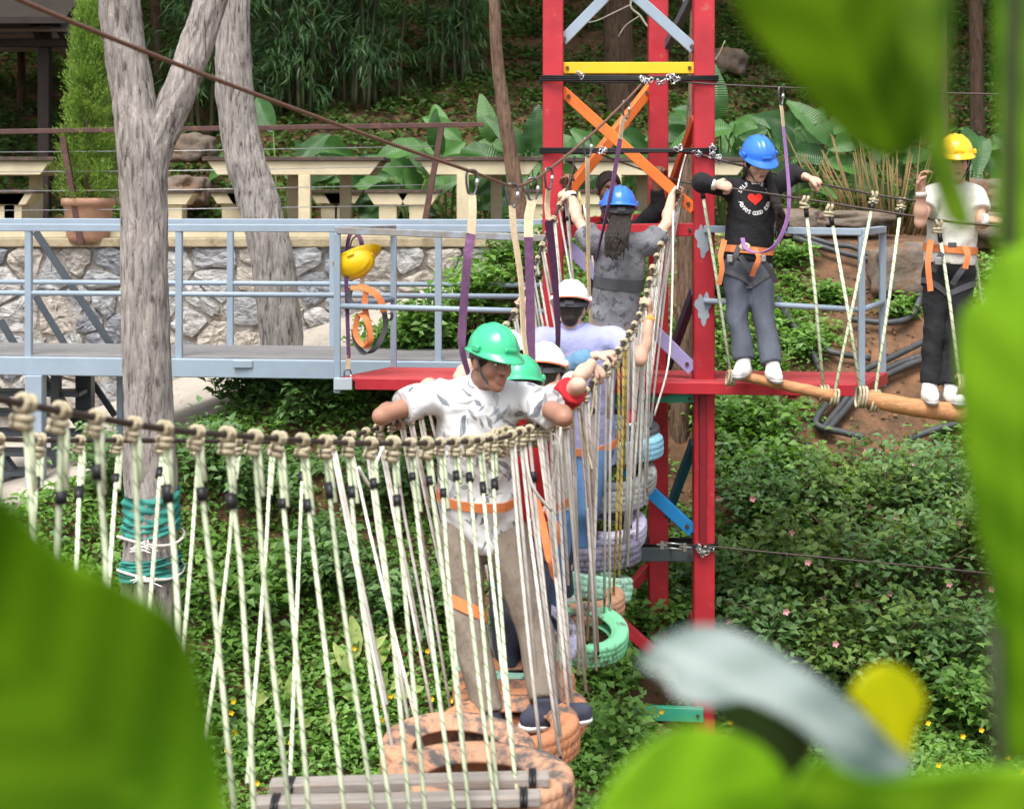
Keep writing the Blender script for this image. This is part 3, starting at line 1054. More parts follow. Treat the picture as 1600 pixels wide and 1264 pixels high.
brace2(tp(PA, 65, 14), tp(PA, -10, 88), bluegrey)                 # front face, upper
brace2(tp(PB_, 78, -14), tp(PB_, -10, -112, 0.05), bluegrey)
brace2(tp(PC_, 78, 12), tp(PB_, -20, -10), darkgrey, 0.06)
hbeam(tp(PA, 107, 14), tp(PB_, 107, -14), yellow)
brace2(tp(PA, 142, 14, 0.03), tp(PB_, 328, -14, 0.03), orange)
brace2(tp(PA, 305, 20, 0.12), tp(PC_, 138, -12), orange)
brace2(tp(PC_, 330, 8), tp(PB_, 185, -12), mat('orange_paint_shaded', (0.42, 0.06, 0.02), 0.5, 0.1), 0.06)  # side-face brace: same orange, its shadow painted into the colour
hbeam(tp(PA, 362, 14), tp(PB_, 359, -14), red, 0.085)
hbeam(tp(PA, 350, 14, 0.15), tp(PC_, 342, -12), red, 0.07)
brace2(tp(PA, 375, 14, 0.03), tp(PB_, 578, -16, 0.03), lilac, 0.085)
brace2(tp(PB_, 455, -14, 0.06), tp(PC_, 575, 14), purpled, 0.065)
hbeam(tp(PA, 622, 14), tp(PB_, 622, -14), greenp, 0.055)
brace2(tp(PA, 640, 14, 0.03), tp(PB_, 830, -16, 0.03), bluep, 0.08)
brace2(tp(PB_, 690, -14, 0.06), tp(PC_, 812, 12), tealp, 0.06)
hbeam(tp(PA, 866, 14), tp(PB_, 866, -14), darkgrey, 0.085)
hbeam(tp(PA, 852, 14, 0.12), tp(PC_, 846, -12), darkgrey, 0.07)
brace2(tp(PA, 1040, 14, 0.12), tp(PC_, 885, -14), red, 0.07)
brace2(tp(PA, 890, 14, 0.03), tp(PB_, 1075, -16, 0.03), red, 0.075)
brace2(tp(PB_, 960, -14, 0.06), tp(PC_, 1090, 12), mat('maroon_paint', (0.2, 0.015, 0.02), 0.5, 0.1), 0.06)
hbeam(tp(PA, 1108, 0, -0.09), tp(PB_, 1116, 0, -0.09), greenp, 0.09)
hbeam(tp(PA, 1098, 14, 0.1), tp(PC_, 1090, 0, 0.09), greenp, 0.08)
hbeam(tp(PB_, 1112, -25, 0.05), tp(PA, 1104, 130, 0.4), greenp, 0.06)
MB().bar(tp(PB_, 612, -1, -0.085), tp(PB_, 852, -1, -0.085), 0.045, 0.03, (0, 1, 0)).build('bracket', mat('dark_red_paint', (0.2, 0.012, 0.02), 0.5, 0.1), TW, 0.003)

# platform: skewed deck of long slats round the tower posts
FLp, FRp = w(527, 590, 10.08), w(1346, 600, 9.76)
RLp, RRp = w(615, 573, 10.72), w(1379, 581, 10.42)
nsl = 11
for k in range(nsl):
    t0, t1 = (k + 0.13) / nsl, (k + 0.87) / nsl
    a, c, d, e = FLp.lerp(RLp, t0), FRp.lerp(RRp, t0), FRp.lerp(RRp, t1), FLp.lerp(RLp, t1)
    dz = Vector((0, 0, random.uniform(-0.003, 0.003)))
    MB().hexa([a + dz - Vector((0, 0, 0.025)), c + dz - Vector((0, 0, 0.025)), d + dz - Vector((0, 0, 0.025)), e + dz - Vector((0, 0, 0.025)), a + dz, c + dz, d + dz, e + dz]).build('deck_slat', red2, TW, 0.003)
zoff = Vector((0, 0, 0.038))
MB().bar(FLp - zoff + Vector((0.12, -0.02, 0)), FRp - zoff + Vector((-0.05, -0.02, 0)), 0.03, 0.075).build('deck_fascia', red, TW, 0.004)
MB().bar(FRp - zoff + Vector((0.02, 0, 0)), RRp - zoff + Vector((0.02, 0, 0)), 0.03, 0.075).build('deck_fascia', red, TW, 0.004)
MB().bar(FLp - zoff, RLp - zoff, 0.03, 0.075).build('deck_fascia', red, TW, 0.004)
MB().bar(FLp - zoff + Vector((-0.02, -0.021, 0)), FLp - zoff + Vector((0.1, -0.021, 0)), 0.034, 0.078).build('deck_corner', mat('pale_grey_paint', (0.40, 0.45, 0.5), 0.5, 0.1), TW, 0.003)
for k in range(4):
    t = 0.12 + k * 0.25
    MB().bar(FLp.lerp(FRp, t) - Vector((0, 0, 0.065)), RLp.lerp(RRp, t) - Vector((0, 0, 0.065)), 0.05, 0.07).build('joist', red, TW)
greyrail = mat('worn_grey_rail', (0.235, 0.225, 0.21), 0.6, 0.2, 6, col2=(0.27, 0.31, 0.35), thr=0.55)
RT_ = 0.945
for p in (FLp, RLp, FRp, RRp):
    MB().bar(p - Vector((0, 0, 0.1)), p + Vector((0, 0, RT_)), 0.042, 0.042, (0, 1, 0)).build('railing_post', bluegrey, TW, 0.004)
up = Vector((0, 0, RT_ + 0.02))
md = Vector((0, 0, 0.47))
B372 = w(1090, 360, 9.95)
MB().bar(FLp + up, w(866, 373, 10.02), 0.055, 0.045).build('top_rail', greyrail, TW, 0.004)
MB().tube([FLp + md, w(850, 487, 10.02)], 0.019, 10).build('mid_rail', bluegrey, TW)
MB().bar(FLp + up, RLp + up, 0.05, 0.045).build('top_rail', greyrail, TW, 0.004)
MB().tube([FLp + md, RLp + md], 0.019, 10).build('mid_rail', bluegrey, TW)
MB().bar(w(1100, 358, 9.93), FRp + up, 0.055, 0.045).build('top_rail', bluegrey, TW, 0.004)
MB().tube([w(1100, 470, 9.93), FRp + md], 0.019, 10).build('mid_rail', bluegrey, TW)
MB().bar(FRp + up, RRp + up, 0.055, 0.045).build('top_rail', bluegrey, TW, 0.004)
MB().tube([FRp + md, RRp + md], 0.019, 10).build('mid_rail', bluegrey, TW)
# bare grey patches where the rails are welded on
gp = mat('grey_primer', (0.30, 0.345, 0.40), 0.6, 0.12, 9)
for cy, hh in ((374, 27), (481, 27)):
    rr = random.Random(cy)
    pts = []
    for k in range(44):
        a = 2 * math.pi * k / 44
        r = 0.86 + 0.16 * math.sin(3 * a + cy) + 0.12 * math.sin(7 * a + 1.3 * cy) + rr.uniform(-0.05, 0.05)
        pts.append((max(-15.0, min(15.0, 13.5 * math.cos(a) * r)), hh * math.sin(a) * r))
    pb = MB()
    pb.v = [w(1099 + a, cy + c, PB_[1] - 0.0705) for a, c in pts] + [w(1099 + a, cy + c, PB_[1] - 0.066) for a, c in pts]
    pb.face(list(range(44)))
    for k in range(44):
        pb.face((k, (k + 1) % 44, 44 + (k + 1) % 44, 44 + k))
    pb.build('primer_patch', gp, TW)

# black cable lashings round the posts
steel = mat('galvanised_steel', (0.45, 0.45, 0.45), 0.35, 0.25, 30, metal=0.9)
cable_m = mat('steel_cable', (0.055, 0.042, 0.037), 0.5, 0.25, 60, metal=0.4)
LASH = thing('cable_lashing', tp(PA, 124), 'black cables lashed round the tower posts above the orange cross braces', 'cable', 'black lashings round the tower')
LASH2 = thing('cable_lashing', tp(PA, 237), 'black cables lashed round the tower posts behind the man in the black shirt', 'cable', 'black lashings round the tower')
LASH3 = thing('cable_lashing', tp(PB_, 868), 'black cables lashed low round the right tower posts with a turnbuckle', 'cable', 'black lashings round the tower')
for root, py, nn in ((LASH, 121, 3), (LASH2, 233, 3), (LASH3, 846, 3)):
    for k in range(nn):
        y = py + k * 3.2
        loop = []
        cen = (w(864, y, 10.18) + w(1099, y, 10.02) + w(1028, y, 10.72)) / 3
        corner = []
        A, B, Cc = w(864, y, 10.18), w(1099, y, 10.02), w(1028, y, 10.72)
        r = 0.085
        if root is LASH3:
            A = Cc + Vector((-0.02, -0.02, 0))
        for P in ((A + Vector((-r, r, 0)), A + Vector((-r, -r, 0)), B + Vector((-0.2, -r - 0.01, 0.006 * (k - 1))), B + Vector((r, -r, 0)), B + Vector((r, r, 0)), Cc + Vector((r, r, 0)), Cc + Vector((-r, r, 0)), A + Vector((-r, r, 0)))):
            corner.append(P)
        MB().tube(corner, 0.008, 6).build('cable', blackm, root)


def shackle(root, p, s=1.0, n=3):
    for k in range(n):
        mb = MB()
        q0 = p + Vector((random.uniform(-0.03, 0.03), random.uniform(-0.02, 0), random.uniform(-0.02, 0.02))) * s
        ax = Vector((random.uniform(-1, 1), random.uniform(-0.3, 0.3), random.uniform(-1, 1))).normalized()
        sd = ax.cross(Vector((0, 1, 0))).normalized()
        R_, l_ = 0.014 * s, 0.018 * s
        pts = [q0 - ax * l_ + sd * R_, q0 + ax * l_ + sd * R_, q0 + ax * (l_ + R_), q0 + ax * l_ - sd * R_, q0 - ax * l_ - sd * R_, q0 - ax * (l_ + R_) * 0.9, q0 - ax * l_ + sd * R_]
        mb.tube(pts, 0.005 * s, 6)
        mb.tube([q0 - ax * l_ + sd * R_ * 1.8, q0 - ax * l_ - sd * R_ * 1.8], 0.006 * s, 6)
        mb.build('cable_clamp', steel, root)


for root, pts in ((LASH, ((905, 120), (1003, 125), (1012, 127), (1030, 130), (1045, 120), (1053, 128))), (LASH2, ((940, 236), (1057, 232), (1086, 240), (1108, 232), (1110, 244), (1120, 250))), (LASH3, ((1085, 852), (1096, 856), (1104, 854)))):
    for a, c in pts:
        shackle(root, w(a, c, 10.02 if a > 900 else 10.1) + Vector((0, -0.1, 0)), 0.72)
# turnbuckle
tb_ = MB()
a, c = w(1024, 845, 10.02) + Vector((0, -0.1, 0)), w(1078, 850, 10.0) + Vector((0, -0.1, 0))
for s_ in (-1, 1):
    tb_.tube([a.lerp(c, 0.15) + Vector((0, 0, 0.016 * s_)), a.lerp(c, 0.8) + Vector((0, 0, 0.016 * s_))], 0.007, 8)
tb_.tube([a, a.lerp(c, 0.3)], 0.008, 8)
tb_.tube([a.lerp(c, 0.65), c], 0.008, 8)
for t in (0.15, 0.8):
    tb_.box(a.lerp(c, t), (0.022, 0.024, 0.05))
tb_.build('turnbuckle', steel, LASH3)

# ================================================================ CABLES
def cable(name, pts, r, m_, label, per=10, cat='cable'):
    return tag(MB().tube(spline(pts, per), r, 8).build(name, m_, None), label, cat)


rust_cable = mat('brown_cable', (0.17, 0.09, 0.062), 0.5, 0.2, 50, metal=0.3)
SAFE = [w(-60, -48, 4.3), w(30, 0, 4.5), w(300, 110, 5.3), (w(560, 207, 6.35)), w(735, 268, 7.2), w(800, 291, 7.65), w(832, 282, 8.0), w(857, 266, 8.35), w(918, 216, 9.2), w(978, 158, 9.75), w(1006, 128, 9.95)]
safe_pts = spline(SAFE, 8)
tag(MB().tube(safe_pts, 0.0085, 8).build('safety_cable', rust_cable, None), 'brown overhead safety cable running from the upper left down to the tower', 'cable')
cable('safety_cable', [w(1048, 127, 9.95), w(1115, 132, 9.9), w(1220, 137, 9.75), w(1400, 144, 9.5), w(1660, 150, 9.2)], 0.006, cable_m, 'thin overhead cable running right from the tower above the blue helmet woman')
HN1 = [w(1062, 284, 9.95), w(1100, 290, 9.85), w(1137, 294, 9.62), w(1260, 312, 9.5), w(1350, 326, 9.4), w(1480, 346, 9.25), w(1545, 352, 9.15), w(1680, 362, 9.0)]
HN2 = [w(1088, 240, 9.95), w(1130, 252, 9.9), w(1180, 264, 9.9), w(1275, 286, 9.85), w(1365, 304, 9.8), w(1430, 314, 9.7), w(1560, 330, 9.6), w(1680, 342, 9.5)]
hn1 = spline(HN1, 8)
hn2 = spline(HN2, 8)
tag(MB().tube(hn1, 0.0075, 8).build('hand_cable', cable_m, None), 'front hand cable gripped by the woman in black', 'cable')
tag(MB().tube(hn2, 0.0075, 8).build('hand_cable', cable_m, None), 'rear hand cable held in the outstretched hand of the woman in black', 'cable')
cable('hand_cable', [w(884, 300, 10.0), w(893, 275, 10.05), w(898, 245, 10.08)], 0.007, cable_m, 'short cable tying the left handrail to the tower')
cable('hand_cable', [w(1058, 298, 9.95), w(1064, 270, 10.0), w(1072, 242, 10.02)], 0.009, steel, 'short steel link tying the right handrail to the tower')
cable('hand_cable', [w(930, 238, 10.3), w(960, 250, 10.4), w(1025, 273, 10.4), w(1062, 283, 10.0)], 0.006, cable_m, 'thin cable held by the man in the black shirt')
cable('low_cable', [w(1104, 851, 9.9), w(1125, 855, 9.85), w(1300, 872, 9.7), w(1470, 888, 9.6), w(1640, 906, 9.5)], 0.006, cable_m, 'thin cable running low to the right above the bushes')

# black water hoses on the slope
hose_m = mat('black_hose', (0.05, 0.052, 0.056), 0.5, 0.25, 6, col2=(0.12, 0.10, 0.085), thr=0.62)


def on_ground(px, py, up_=0.03):
    """point on the ground seen at this pixel"""
    k, s_ = (px - 800) / F, (py - 300) / F
    y = 9.5
    while y < 30:
        if float(ground_z(k * y, y)) > ZC - s_ * y:
            break
        y += 0.02
    return Vector((k * y, y, ZC - s_ * y + up_))


hoses = (([(1195, 370), (1250, 385), (1300, 400), (1335, 405), (1380, 430), (1432, 455)], 'thick black hose crossing behind the right railing'),
         ([(1240, 392), (1300, 412), (1360, 428), (1425, 448), (1437, 480), (1425, 515), (1390, 527), (1330, 522)], 'black hose curling in a wide loop left of the black trousers'),
         ([(1445, 560), (1395, 585), (1340, 612), (1300, 650), (1275, 690), (1320, 705), (1350, 712)], 'black hose running down left below the logs'),
         ([(1445, 575), (1400, 590), (1345, 620), (1310, 660), (1282, 696)], 'black hose lying just under its twin below the logs'),
         ([(1445, 585), (1410, 598), (1352, 630), (1318, 668), (1290, 700)], 'third black hose in the bundle below the logs'),
         ([(1240, 535), (1256, 556), (1275, 590), (1300, 640), (1310, 655)], 'black hose dropping down from the end of the platform'),
         ([(1215, 485), (1235, 520), (1255, 548), (1300, 570), (1360, 580)], 'black hose behind the jeans of the woman in black'),
         ([(1262, 715), (1258, 740), (1272, 760), (1292, 766)], 'short end of black hose poking out of the leaves'),
         ([(1420, 715), (1460, 700), (1500, 690)], 'black hose half hidden in the bushes at right'),
         ([(1460, 655), (1478, 668), (1492, 690)], 'bit of black hose hanging below the white shoes'),
         ([(1290, 352), (1330, 345), (1370, 350)], 'short black hose above the right railing'))
for i, (pts, lab) in enumerate(hoses):
    P = spline([on_ground(a, c, 0.11 + 0.02 * (i % 3)) for a, c in pts], 8)
    tag(MB().tube(P, 0.028, 10).build('hose', hose_m, None), lab, 'hose', 'black hoses on the slope')

# ================================================================ ROPE BRIDGE
rope_green = rope_mat('rope_green', (0.70, 0.78, 0.54), (0.2, 0.25, 0.15), 17, 0.13)
rope_white = rope_mat('rope_white', (0.84, 0.81, 0.74), (0.50, 0.45, 0.38), 13, 0.13)
rope_tan = mat('knot_cord', (0.46, 0.40, 0.27), 0.85, 0.45, 22, col2=(0.2, 0.16, 0.1), thr=0.6, wscale=14, bump=0.4, bscale=300)
rope_yel = rope_mat('rope_yellow', (0.74, 0.56, 0.16), (0.25, 0.18, 0.1), 17, 0.2)
tape_m = mat('black_tape', (0.012, 0.012, 0.014), 0.4, 0.1)
Wt = lambda L_: [w(*p) for p in L_]
R_WH = ([(1062, 297, 10.05), (1040, 360, 9.7), (1020, 420, 9.3), (1000, 490, 8.8), (950, 570, 8.0), (885, 640, 7.2), (835, 668, 6.5), (785, 684, 6.05)],
        [(1010, 645, 9.85), (1005, 700, 9.6), (1000, 765, 9.35), (985, 860, 9.0), (955, 960, 8.3), (905, 1075, 7.2), (885, 1150, 6.45), (860, 1205, 5.5)])
R_GR = ([(772, 686, 5.9), (712, 691, 5.5), (640, 693, 5.1), (540, 692, 4.7), (440, 686, 4.35), (360, 680, 4.1), (255, 670, 3.8), (125, 648, 3.5), (40, 632, 3.3), (-80, 606, 3.1)],
        [(823, 1228, 5.0), (770, 1275, 4.75), (700, 1300, 4.5), (610, 1310, 4.2), (510, 1330, 3.95), (420, 1330, 3.75), (300, 1330, 3.55), (145, 1330, 3.3), (52, 1330, 3.15), (-75, 1330, 3.0)])
L_WH = ([(884, 298, 10.1), (845, 390, 9.6), (815, 470, 9.0), (740, 575, 8.2), (665, 632, 7.4), (614, 660, 6.9), (560, 678, 6.5), (503, 690, 6.2)],
        [(925, 645, 9.85), (905, 740, 9.5), (880, 850, 9.1), (840, 985, 8.3), (750, 1070, 7.4), (690, 1130, 6.7), (640, 1170, 6.0), (590, 1213, 5.4)])
L_GR = ([(478, 692, 6.0), (393, 690, 5.7), (327, 689, 5.5), (183, 688, 5.1), (75, 688, 4.8), (0, 686, 4.6), (-90, 684, 4.4)],
        [(443, 1220, 5.0), (355, 1240, 4.7), (285, 1262, 4.5), (150, 1290, 4.1), (50, 1310, 3.9), (-20, 1330, 3.75), (-110, 1330, 3.6)])
BR = thing('rope_bridge', w(800, 1230, 5.0), 'sagging rope bridge with knotted green and white hanger ropes', 'bridge')
for top in (R_WH[0] + R_GR[0], L_WH[0] + L_GR[0]):
    MB().tube(spline(Wt(top), 8), 0.0085, 8).build('handrail_cable', cable_m, BR)

# a clove hitch: coils round the cable (local X) and turns round the rope below it
def torus_pts(c, ax1, ax2, R1, n=14, R2=None):
    R2 = R2 or R1
    return [c + ax1 * (R1 * math.cos(2 * math.pi * k / n)) + ax2 * (R2 * math.sin(2 * math.pi * k / n)) for k in range(n + 1)]


def knot_mesh(seed):
    rr = random.Random(seed)
    mb = MB()
    X, Y, Z = Vector((1, 0, 0)), Vector((0, 1, 0)), Vector((0, 0, 1))
    for k in range(2):
        tl = (X * rr.uniform(-0.35, 0.35) + Z).normalized()
        mb.tube(torus_pts(Vector((-0.011 + 0.024 * k, 0, 0.002)), Y, tl, 0.0165), 0.0092, 7, False)
    for k in range(2):
        tl = (X + Z * rr.uniform(-0.3, 0.3)).normalized()
        mb.tube(torus_pts(Vector((0.003 * rr.uniform(-1, 1), 0, -0.031 - 0.019 * k)), tl, Y, 0.025, R2=0.018), 0.0092, 7, False)
    return mb.mesh('knot')


KN_TAN = []
for q_ in range(4):
    me = knot_mesh(q_)
    me.materials.append(rope_tan)
    KN_TAN.append(me)
n_r = 0
for side, (tops, bots), rm, sp, rr_ in (('R', R_WH, rope_white, 0.145, 0.0076), ('R', R_GR, rope_green, 0.14, 0.007), ('L', L_WH, rope_white, 0.15, 0.0075), ('L', L_GR, rope_green, 0.2, 0.0072)):
    T_, B_ = spline(Wt(tops), 12), spline(Wt(bots), 12)
    acc, i = 0.0, 0
    nxt = 0.02
    for i in range(1, len(T_)):
        seg = (T_[i] - T_[i - 1]).length
        while acc + seg > nxt:
            t = (nxt - acc) / seg
            a, c = T_[i - 1].lerp(T_[i], t), B_[i - 1].lerp(B_[i], t)
            tang = (T_[i] - T_[i - 1]).normalized()
            nxt += sp * random.uniform(0.9, 1.1)
            c = c + Vector((random.uniform(-0.03, 0.03), random.uniform(-0.05, 0.05), 0))
            if rm is rope_white:
                c += Vector((random.uniform(-0.05, 0.05), random.uniform(-0.1, 0.1), 0))
            a0 = a - Vector((0, 0, 0.05))
            bow = Vector((random.uniform(-0.012, 0.012), random.uniform(-0.012, 0.012), 0))
            rmat_ = rope_yel if (rm is rope_white and random.random() < 0.06 and side == 'R') else rm
            rp_ = MB().tube([a - Vector((0, 0, 0.02)), a0, a0.lerp(c, 0.3) + bow, a0.lerp(c, 0.65) + bow * 0.8, c], rr_, 7).build('hanger_rope', rmat_, BR)
            # doubled strand
            if rm is rope_green or random.random() < 0.6:
                e = a0.lerp(c, random.uniform(0.06, 0.16) if rm is rope_green else random.uniform(0.1, 0.98))
                o = Vector((0.013, -0.004, 0))
                MB().tube([a + o * 0.6 - Vector((0, 0, 0.02)), a0 + o, e + o * 0.9], rr_ * 0.95, 7).build('rope_tail', rmat_, rp_)
            kn = link(bpy.data.objects.new('knot', random.choice(KN_TAN)), rp_)
            ang = math.atan2(tang.y, tang.x)
            kn.location = a
            kn.rotation_euler = (random.uniform(-0.15, 0.15), -math.asin(max(-1, min(1, tang.z))) * (1 if True else 0), ang)
            s_ = random.uniform(0.72, 1.0) * (1.0 if side == 'R' else 0.92)
            kn.scale = (s_, s_, s_)
            if random.random() < (0.75 if rm is rope_green else 0.22):
                d = (c - a0).normalized()
                q0 = a0 + d * random.uniform(0.05, 0.13)
                MB().tube([q0, q0 + d * random.uniform(0.025, 0.05)], rr_ * 2.0, 8).build('tape', tape_m, rp_)
            # black tie at the tread end
            if rm is rope_white:
                d = (c - a0).normalized()
                MB().tube([c - d * 0.10, c + d * 0.02], rr_ * 0.9, 6).build('tie', tape_m, rp_)
            n_r += 1
        acc += seg
# loose loops and tail ends hanging from the handrails
for pts, rm in (([(878, 655, 6.9), (872, 700, 6.85), (862, 760, 6.8), (848, 800, 6.75), (830, 812, 6.7)], rope_white),
                ([(820, 690, 6.3), (826, 740, 6.25), (838, 770, 6.25), (862, 798, 6.3)], rope_white),
                ([(1052, 330, 9.7), (1050, 470, 9.5), (1044, 570, 9.4), (1022, 650, 9.35)], rope_white),
                ([(600, 695, 6.0), (588, 725, 5.95), (580, 760, 5.95), (560, 730, 5.9)], rope_white),
                ([(905, 610, 7.3), (915, 690, 7.25), (926, 735, 7.2)], rope_tan),
                ([(930, 590, 7.7), (925, 640, 7.65), (920, 655, 7.6)], rope_tan),
                ([(1025, 405, 9.4), (1010, 470, 9.4), (1000, 560, 9.3)], rope_yel),
                ([(905, 300, 10.0), (915, 400, 9.9), (925, 520, 9.8)], rope_yel),
                ([(912, 320, 9.95), (935, 450, 9.9), (965, 540, 9.8)], rope_white)):
    MB().tube(spline(Wt(pts), 6), 0.0066, 7).build('loose_rope', rm, BR)
# clusters of hitches where ropes bunch at the low point
for k in range(26):
    t = k / 25
    a = w(735 + 150 * t, 693 - 48 * t + random.uniform(-3, 22), 6.2 + 1.0 * t) + Vector((0, -0.02, 0))
    kn = link(bpy.data.objects.new('knot', random.choice(KN_TAN)), BR)
    kn.location = a
    kn.rotation_euler = (random.uniform(-0.5, 0.5), random.uniform(-0.4, 0.4), random.uniform(0, 3))
    kn.scale = (0.9,) * 3

plankm = mat('grey_plank', (0.27, 0.245, 0.22), 0.85, 0.25, 6, bump=0.3, bscale=50, stretch=(0.5, 6, 6), col2=(0.27, 0.2, 0.15), thr=0.6)
for a, c in (((422, 1228, 4.95), (858, 1216, 4.95)), ((398, 1256, 4.8), (845, 1246, 4.8)), ((325, 1302, 4.6), (775, 1296, 4.6)), ((240, 1318, 4.3), (640, 1330, 4.2))):
    MB().bar(w(*a), w(*c), 0.075, 0.032).build('plank', plankm, BR, 0.004)
    for e in (w(*c) + Vector((-0.06, 0, 0)), w(*a) + Vector((0.06, 0, 0))):
        kb = MB()
        for q_ in range(2):
            kb.tube(torus_pts(e + Vector((0.012 * q_, 0, 0)), Vector((0, 1, 0)), Vector((0, 0, 1)), 0.046, R2=0.024), 0.007, 6, False)
        kb.build('lashing', tape_m, BR)

# ---------------------------------------------------------------- tyres
def tyre_mesh(R, wd, seed, tread=54):
    """hollow tyre lying flat: C-shaped section with cut tread blocks"""
    r0 = R * 0.60
    hw = wd / 2
    prof = []       # radius, height, tread flag
    for rr_, zz, fl in ((R * 0.94, -hw, 0), (R * 0.985, -hw * 0.86, 1), (R, -hw * 0.66, 1), (R, -hw * 0.58, 2), (R, -hw * 0.52, 2), (R * 1.006, -hw * 0.46, 3), (R * 1.006, -hw * 0.1, 3), (R * 1.006, -0.06 * hw, 2),
                        (R * 1.006, 0.06 * hw, 2), (R * 1.006, 0.1 * hw, 3), (R * 1.006, hw * 0.46, 3), (R, hw * 0.52, 2), (R, hw * 0.58, 2), (R, hw * 0.66, 1), (R * 0.985, hw * 0.86, 1), (R * 0.94, hw, 0),
                        (R * 0.86, hw * 1.04, 0), (R * 0.76, hw * 1.0, 0), (R * 0.68, hw * 0.8, 0), (R * 0.635, hw * 0.62, 0), (r0, hw * 0.56, 0), (r0, hw * 0.4, 0), (R * 0.7, hw * 0.5, 0),
                        (R * 0.9, hw * 0.7, 0), (R * 0.93, 0, 0), (R * 0.9, -hw * 0.7, 0), (R * 0.7, -hw * 0.5, 0), (r0, -hw * 0.4, 0), (r0, -hw * 0.56, 0), (R * 0.635, -hw * 0.62, 0), (R * 0.68, -hw * 0.8, 0), (R * 0.76, -hw, 0), (R * 0.86, -hw * 1.04, 0)):
        prof.append((rr_, zz, fl))
    n = tread * 4
    P = []
    for i in range(n):
        a = 2 * math.pi * i / n
        ph = i % 4
        row = []
        for rr_, zz, fl in prof:
            d = 0.0
            if fl == 2:
                d = -0.0035
            elif fl == 1 and ph == 0:
                d = -0.006
            elif fl == 3 and ph == (0 if zz > 0 else 2):
                d = -0.006
            row.append(Vector(((rr_ + d) * math.cos(a), (rr_ + d) * math.sin(a), zz)))
        P.append(row)
    mb = MB()
    mb.grid(P, closed_u=True, closed_v=True)
    return mb.mesh('tyre')


def tyre_mat(name, col):
    return mat('tyre_' + name, col, 0.65, 0.12, 5, bump=0.25, bscale=90, col2=(0.10, 0.09, 0.085), thr=0.56, wscale=5.5, soft=0.05)


tcol = dict(blue=(0.28, 0.58, 0.74), dark=(0.10, 0.10, 0.115), grey=(0.33, 0.345, 0.345), lav=(0.46, 0.44, 0.60), purple=(0.17, 0.155, 0.23), mint=(0.38, 0.70, 0.52), green=(0.22, 0.66, 0.36), orange=(0.54, 0.235, 0.115), peach=(0.50, 0.27, 0.16))
tyres = [
    # px, py, D, R, width, colour, pitch towards camera, roll, label
    (955, 655, 10.0, 0.27, 0.12, 'blue', 0.0, 0.05, 'light blue painted tyre nearest the tower platform'),
    (962, 672, 9.86, 0.28, 0.11, 'dark', 0.1, 0.06, 'blackish tyre wedged between the two light blue tyres'),
    (965, 697, 9.74, 0.29, 0.13, 'blue', 0.02, -0.04, 'light blue tyre with zigzag tread, second from the platform'),
    (953, 742, 9.56, 0.29, 0.12, 'grey', 0.28, 0.02, 'grey tyre tipped towards the viewer below the blue ones'),
    (940, 776, 9.42, 0.285, 0.12, 'grey', -0.05, -0.05, 'grey tyre lying flat above the lavender tyre'),
    (938, 822, 9.28, 0.28, 0.13, 'lav', 0.22, 0.05, 'pale lavender tyre with its round hole showing'),
    (930, 862, 9.08, 0.27, 0.13, 'purple', -0.02, -0.06, 'dusty dark purple tyre under the lavender one'),
    (925, 912, 8.86, 0.235, 0.13, 'mint', -0.15, 0.15, 'pale mint tyre behind the jeans'),
    (905, 940, 8.58, 0.255, 0.12, 'peach', 0.05, 0.0, 'worn orange tyre just above the bright green one'),
    (913, 990, 8.2, 0.235, 0.12, 'green', 0.3, 0.08, 'bright green tyre tilted with a wide open hole'),
    (852, 990, 7.75, 0.19, 0.12, 'lav', 0.5, 0.6, 'lavender tyre leaning against the left of the green tyre'),
    (800, 1040, 7.5, 0.29, 0.12, 'mint', 0.1, 0.05, 'mint tyre half hidden behind the khaki legs'),
    (803, 1074, 7.15, 0.285, 0.13, 'orange', 0.0, -0.05, 'orange tyre between the mint tyre and the shoes'),
    (814, 1112, 6.85, 0.295, 0.13, 'orange', -0.02, 0.04, 'orange tyre behind the one the front man stands on'),
    (793, 1148, 6.35, 0.30, 0.14, 'orange', 0.02, -0.04, 'orange tyre under the shoes of the man in the floral shirt'),
    (716, 1183, 5.75, 0.29, 0.13, 'peach', 0.06, 0.05, 'worn orange tyre just beyond the nearest one, left of the shoes'),
    (749, 1236, 5.1, 0.315, 0.15, 'peach', -0.05, 0.02, 'large worn orange tyre nearest the viewer beside the planks'),
]
for i, (px, py, D, R, wd, cn, pt, rl, lab) in enumerate(tyres):
    me = tyre_mesh(R, wd, i)
    me.materials.append(tyre_mat(cn, tcol[cn]))
    o = link(bpy.data.objects.new('tyre', me))
    o.location = w(px, py, D)
    o.rotation_mode = 'ZYX'
    o.rotation_euler = (pt, rl, random.uniform(0, 3))
    tag(o, lab, 'tyre', 'painted tyres hung as treads')

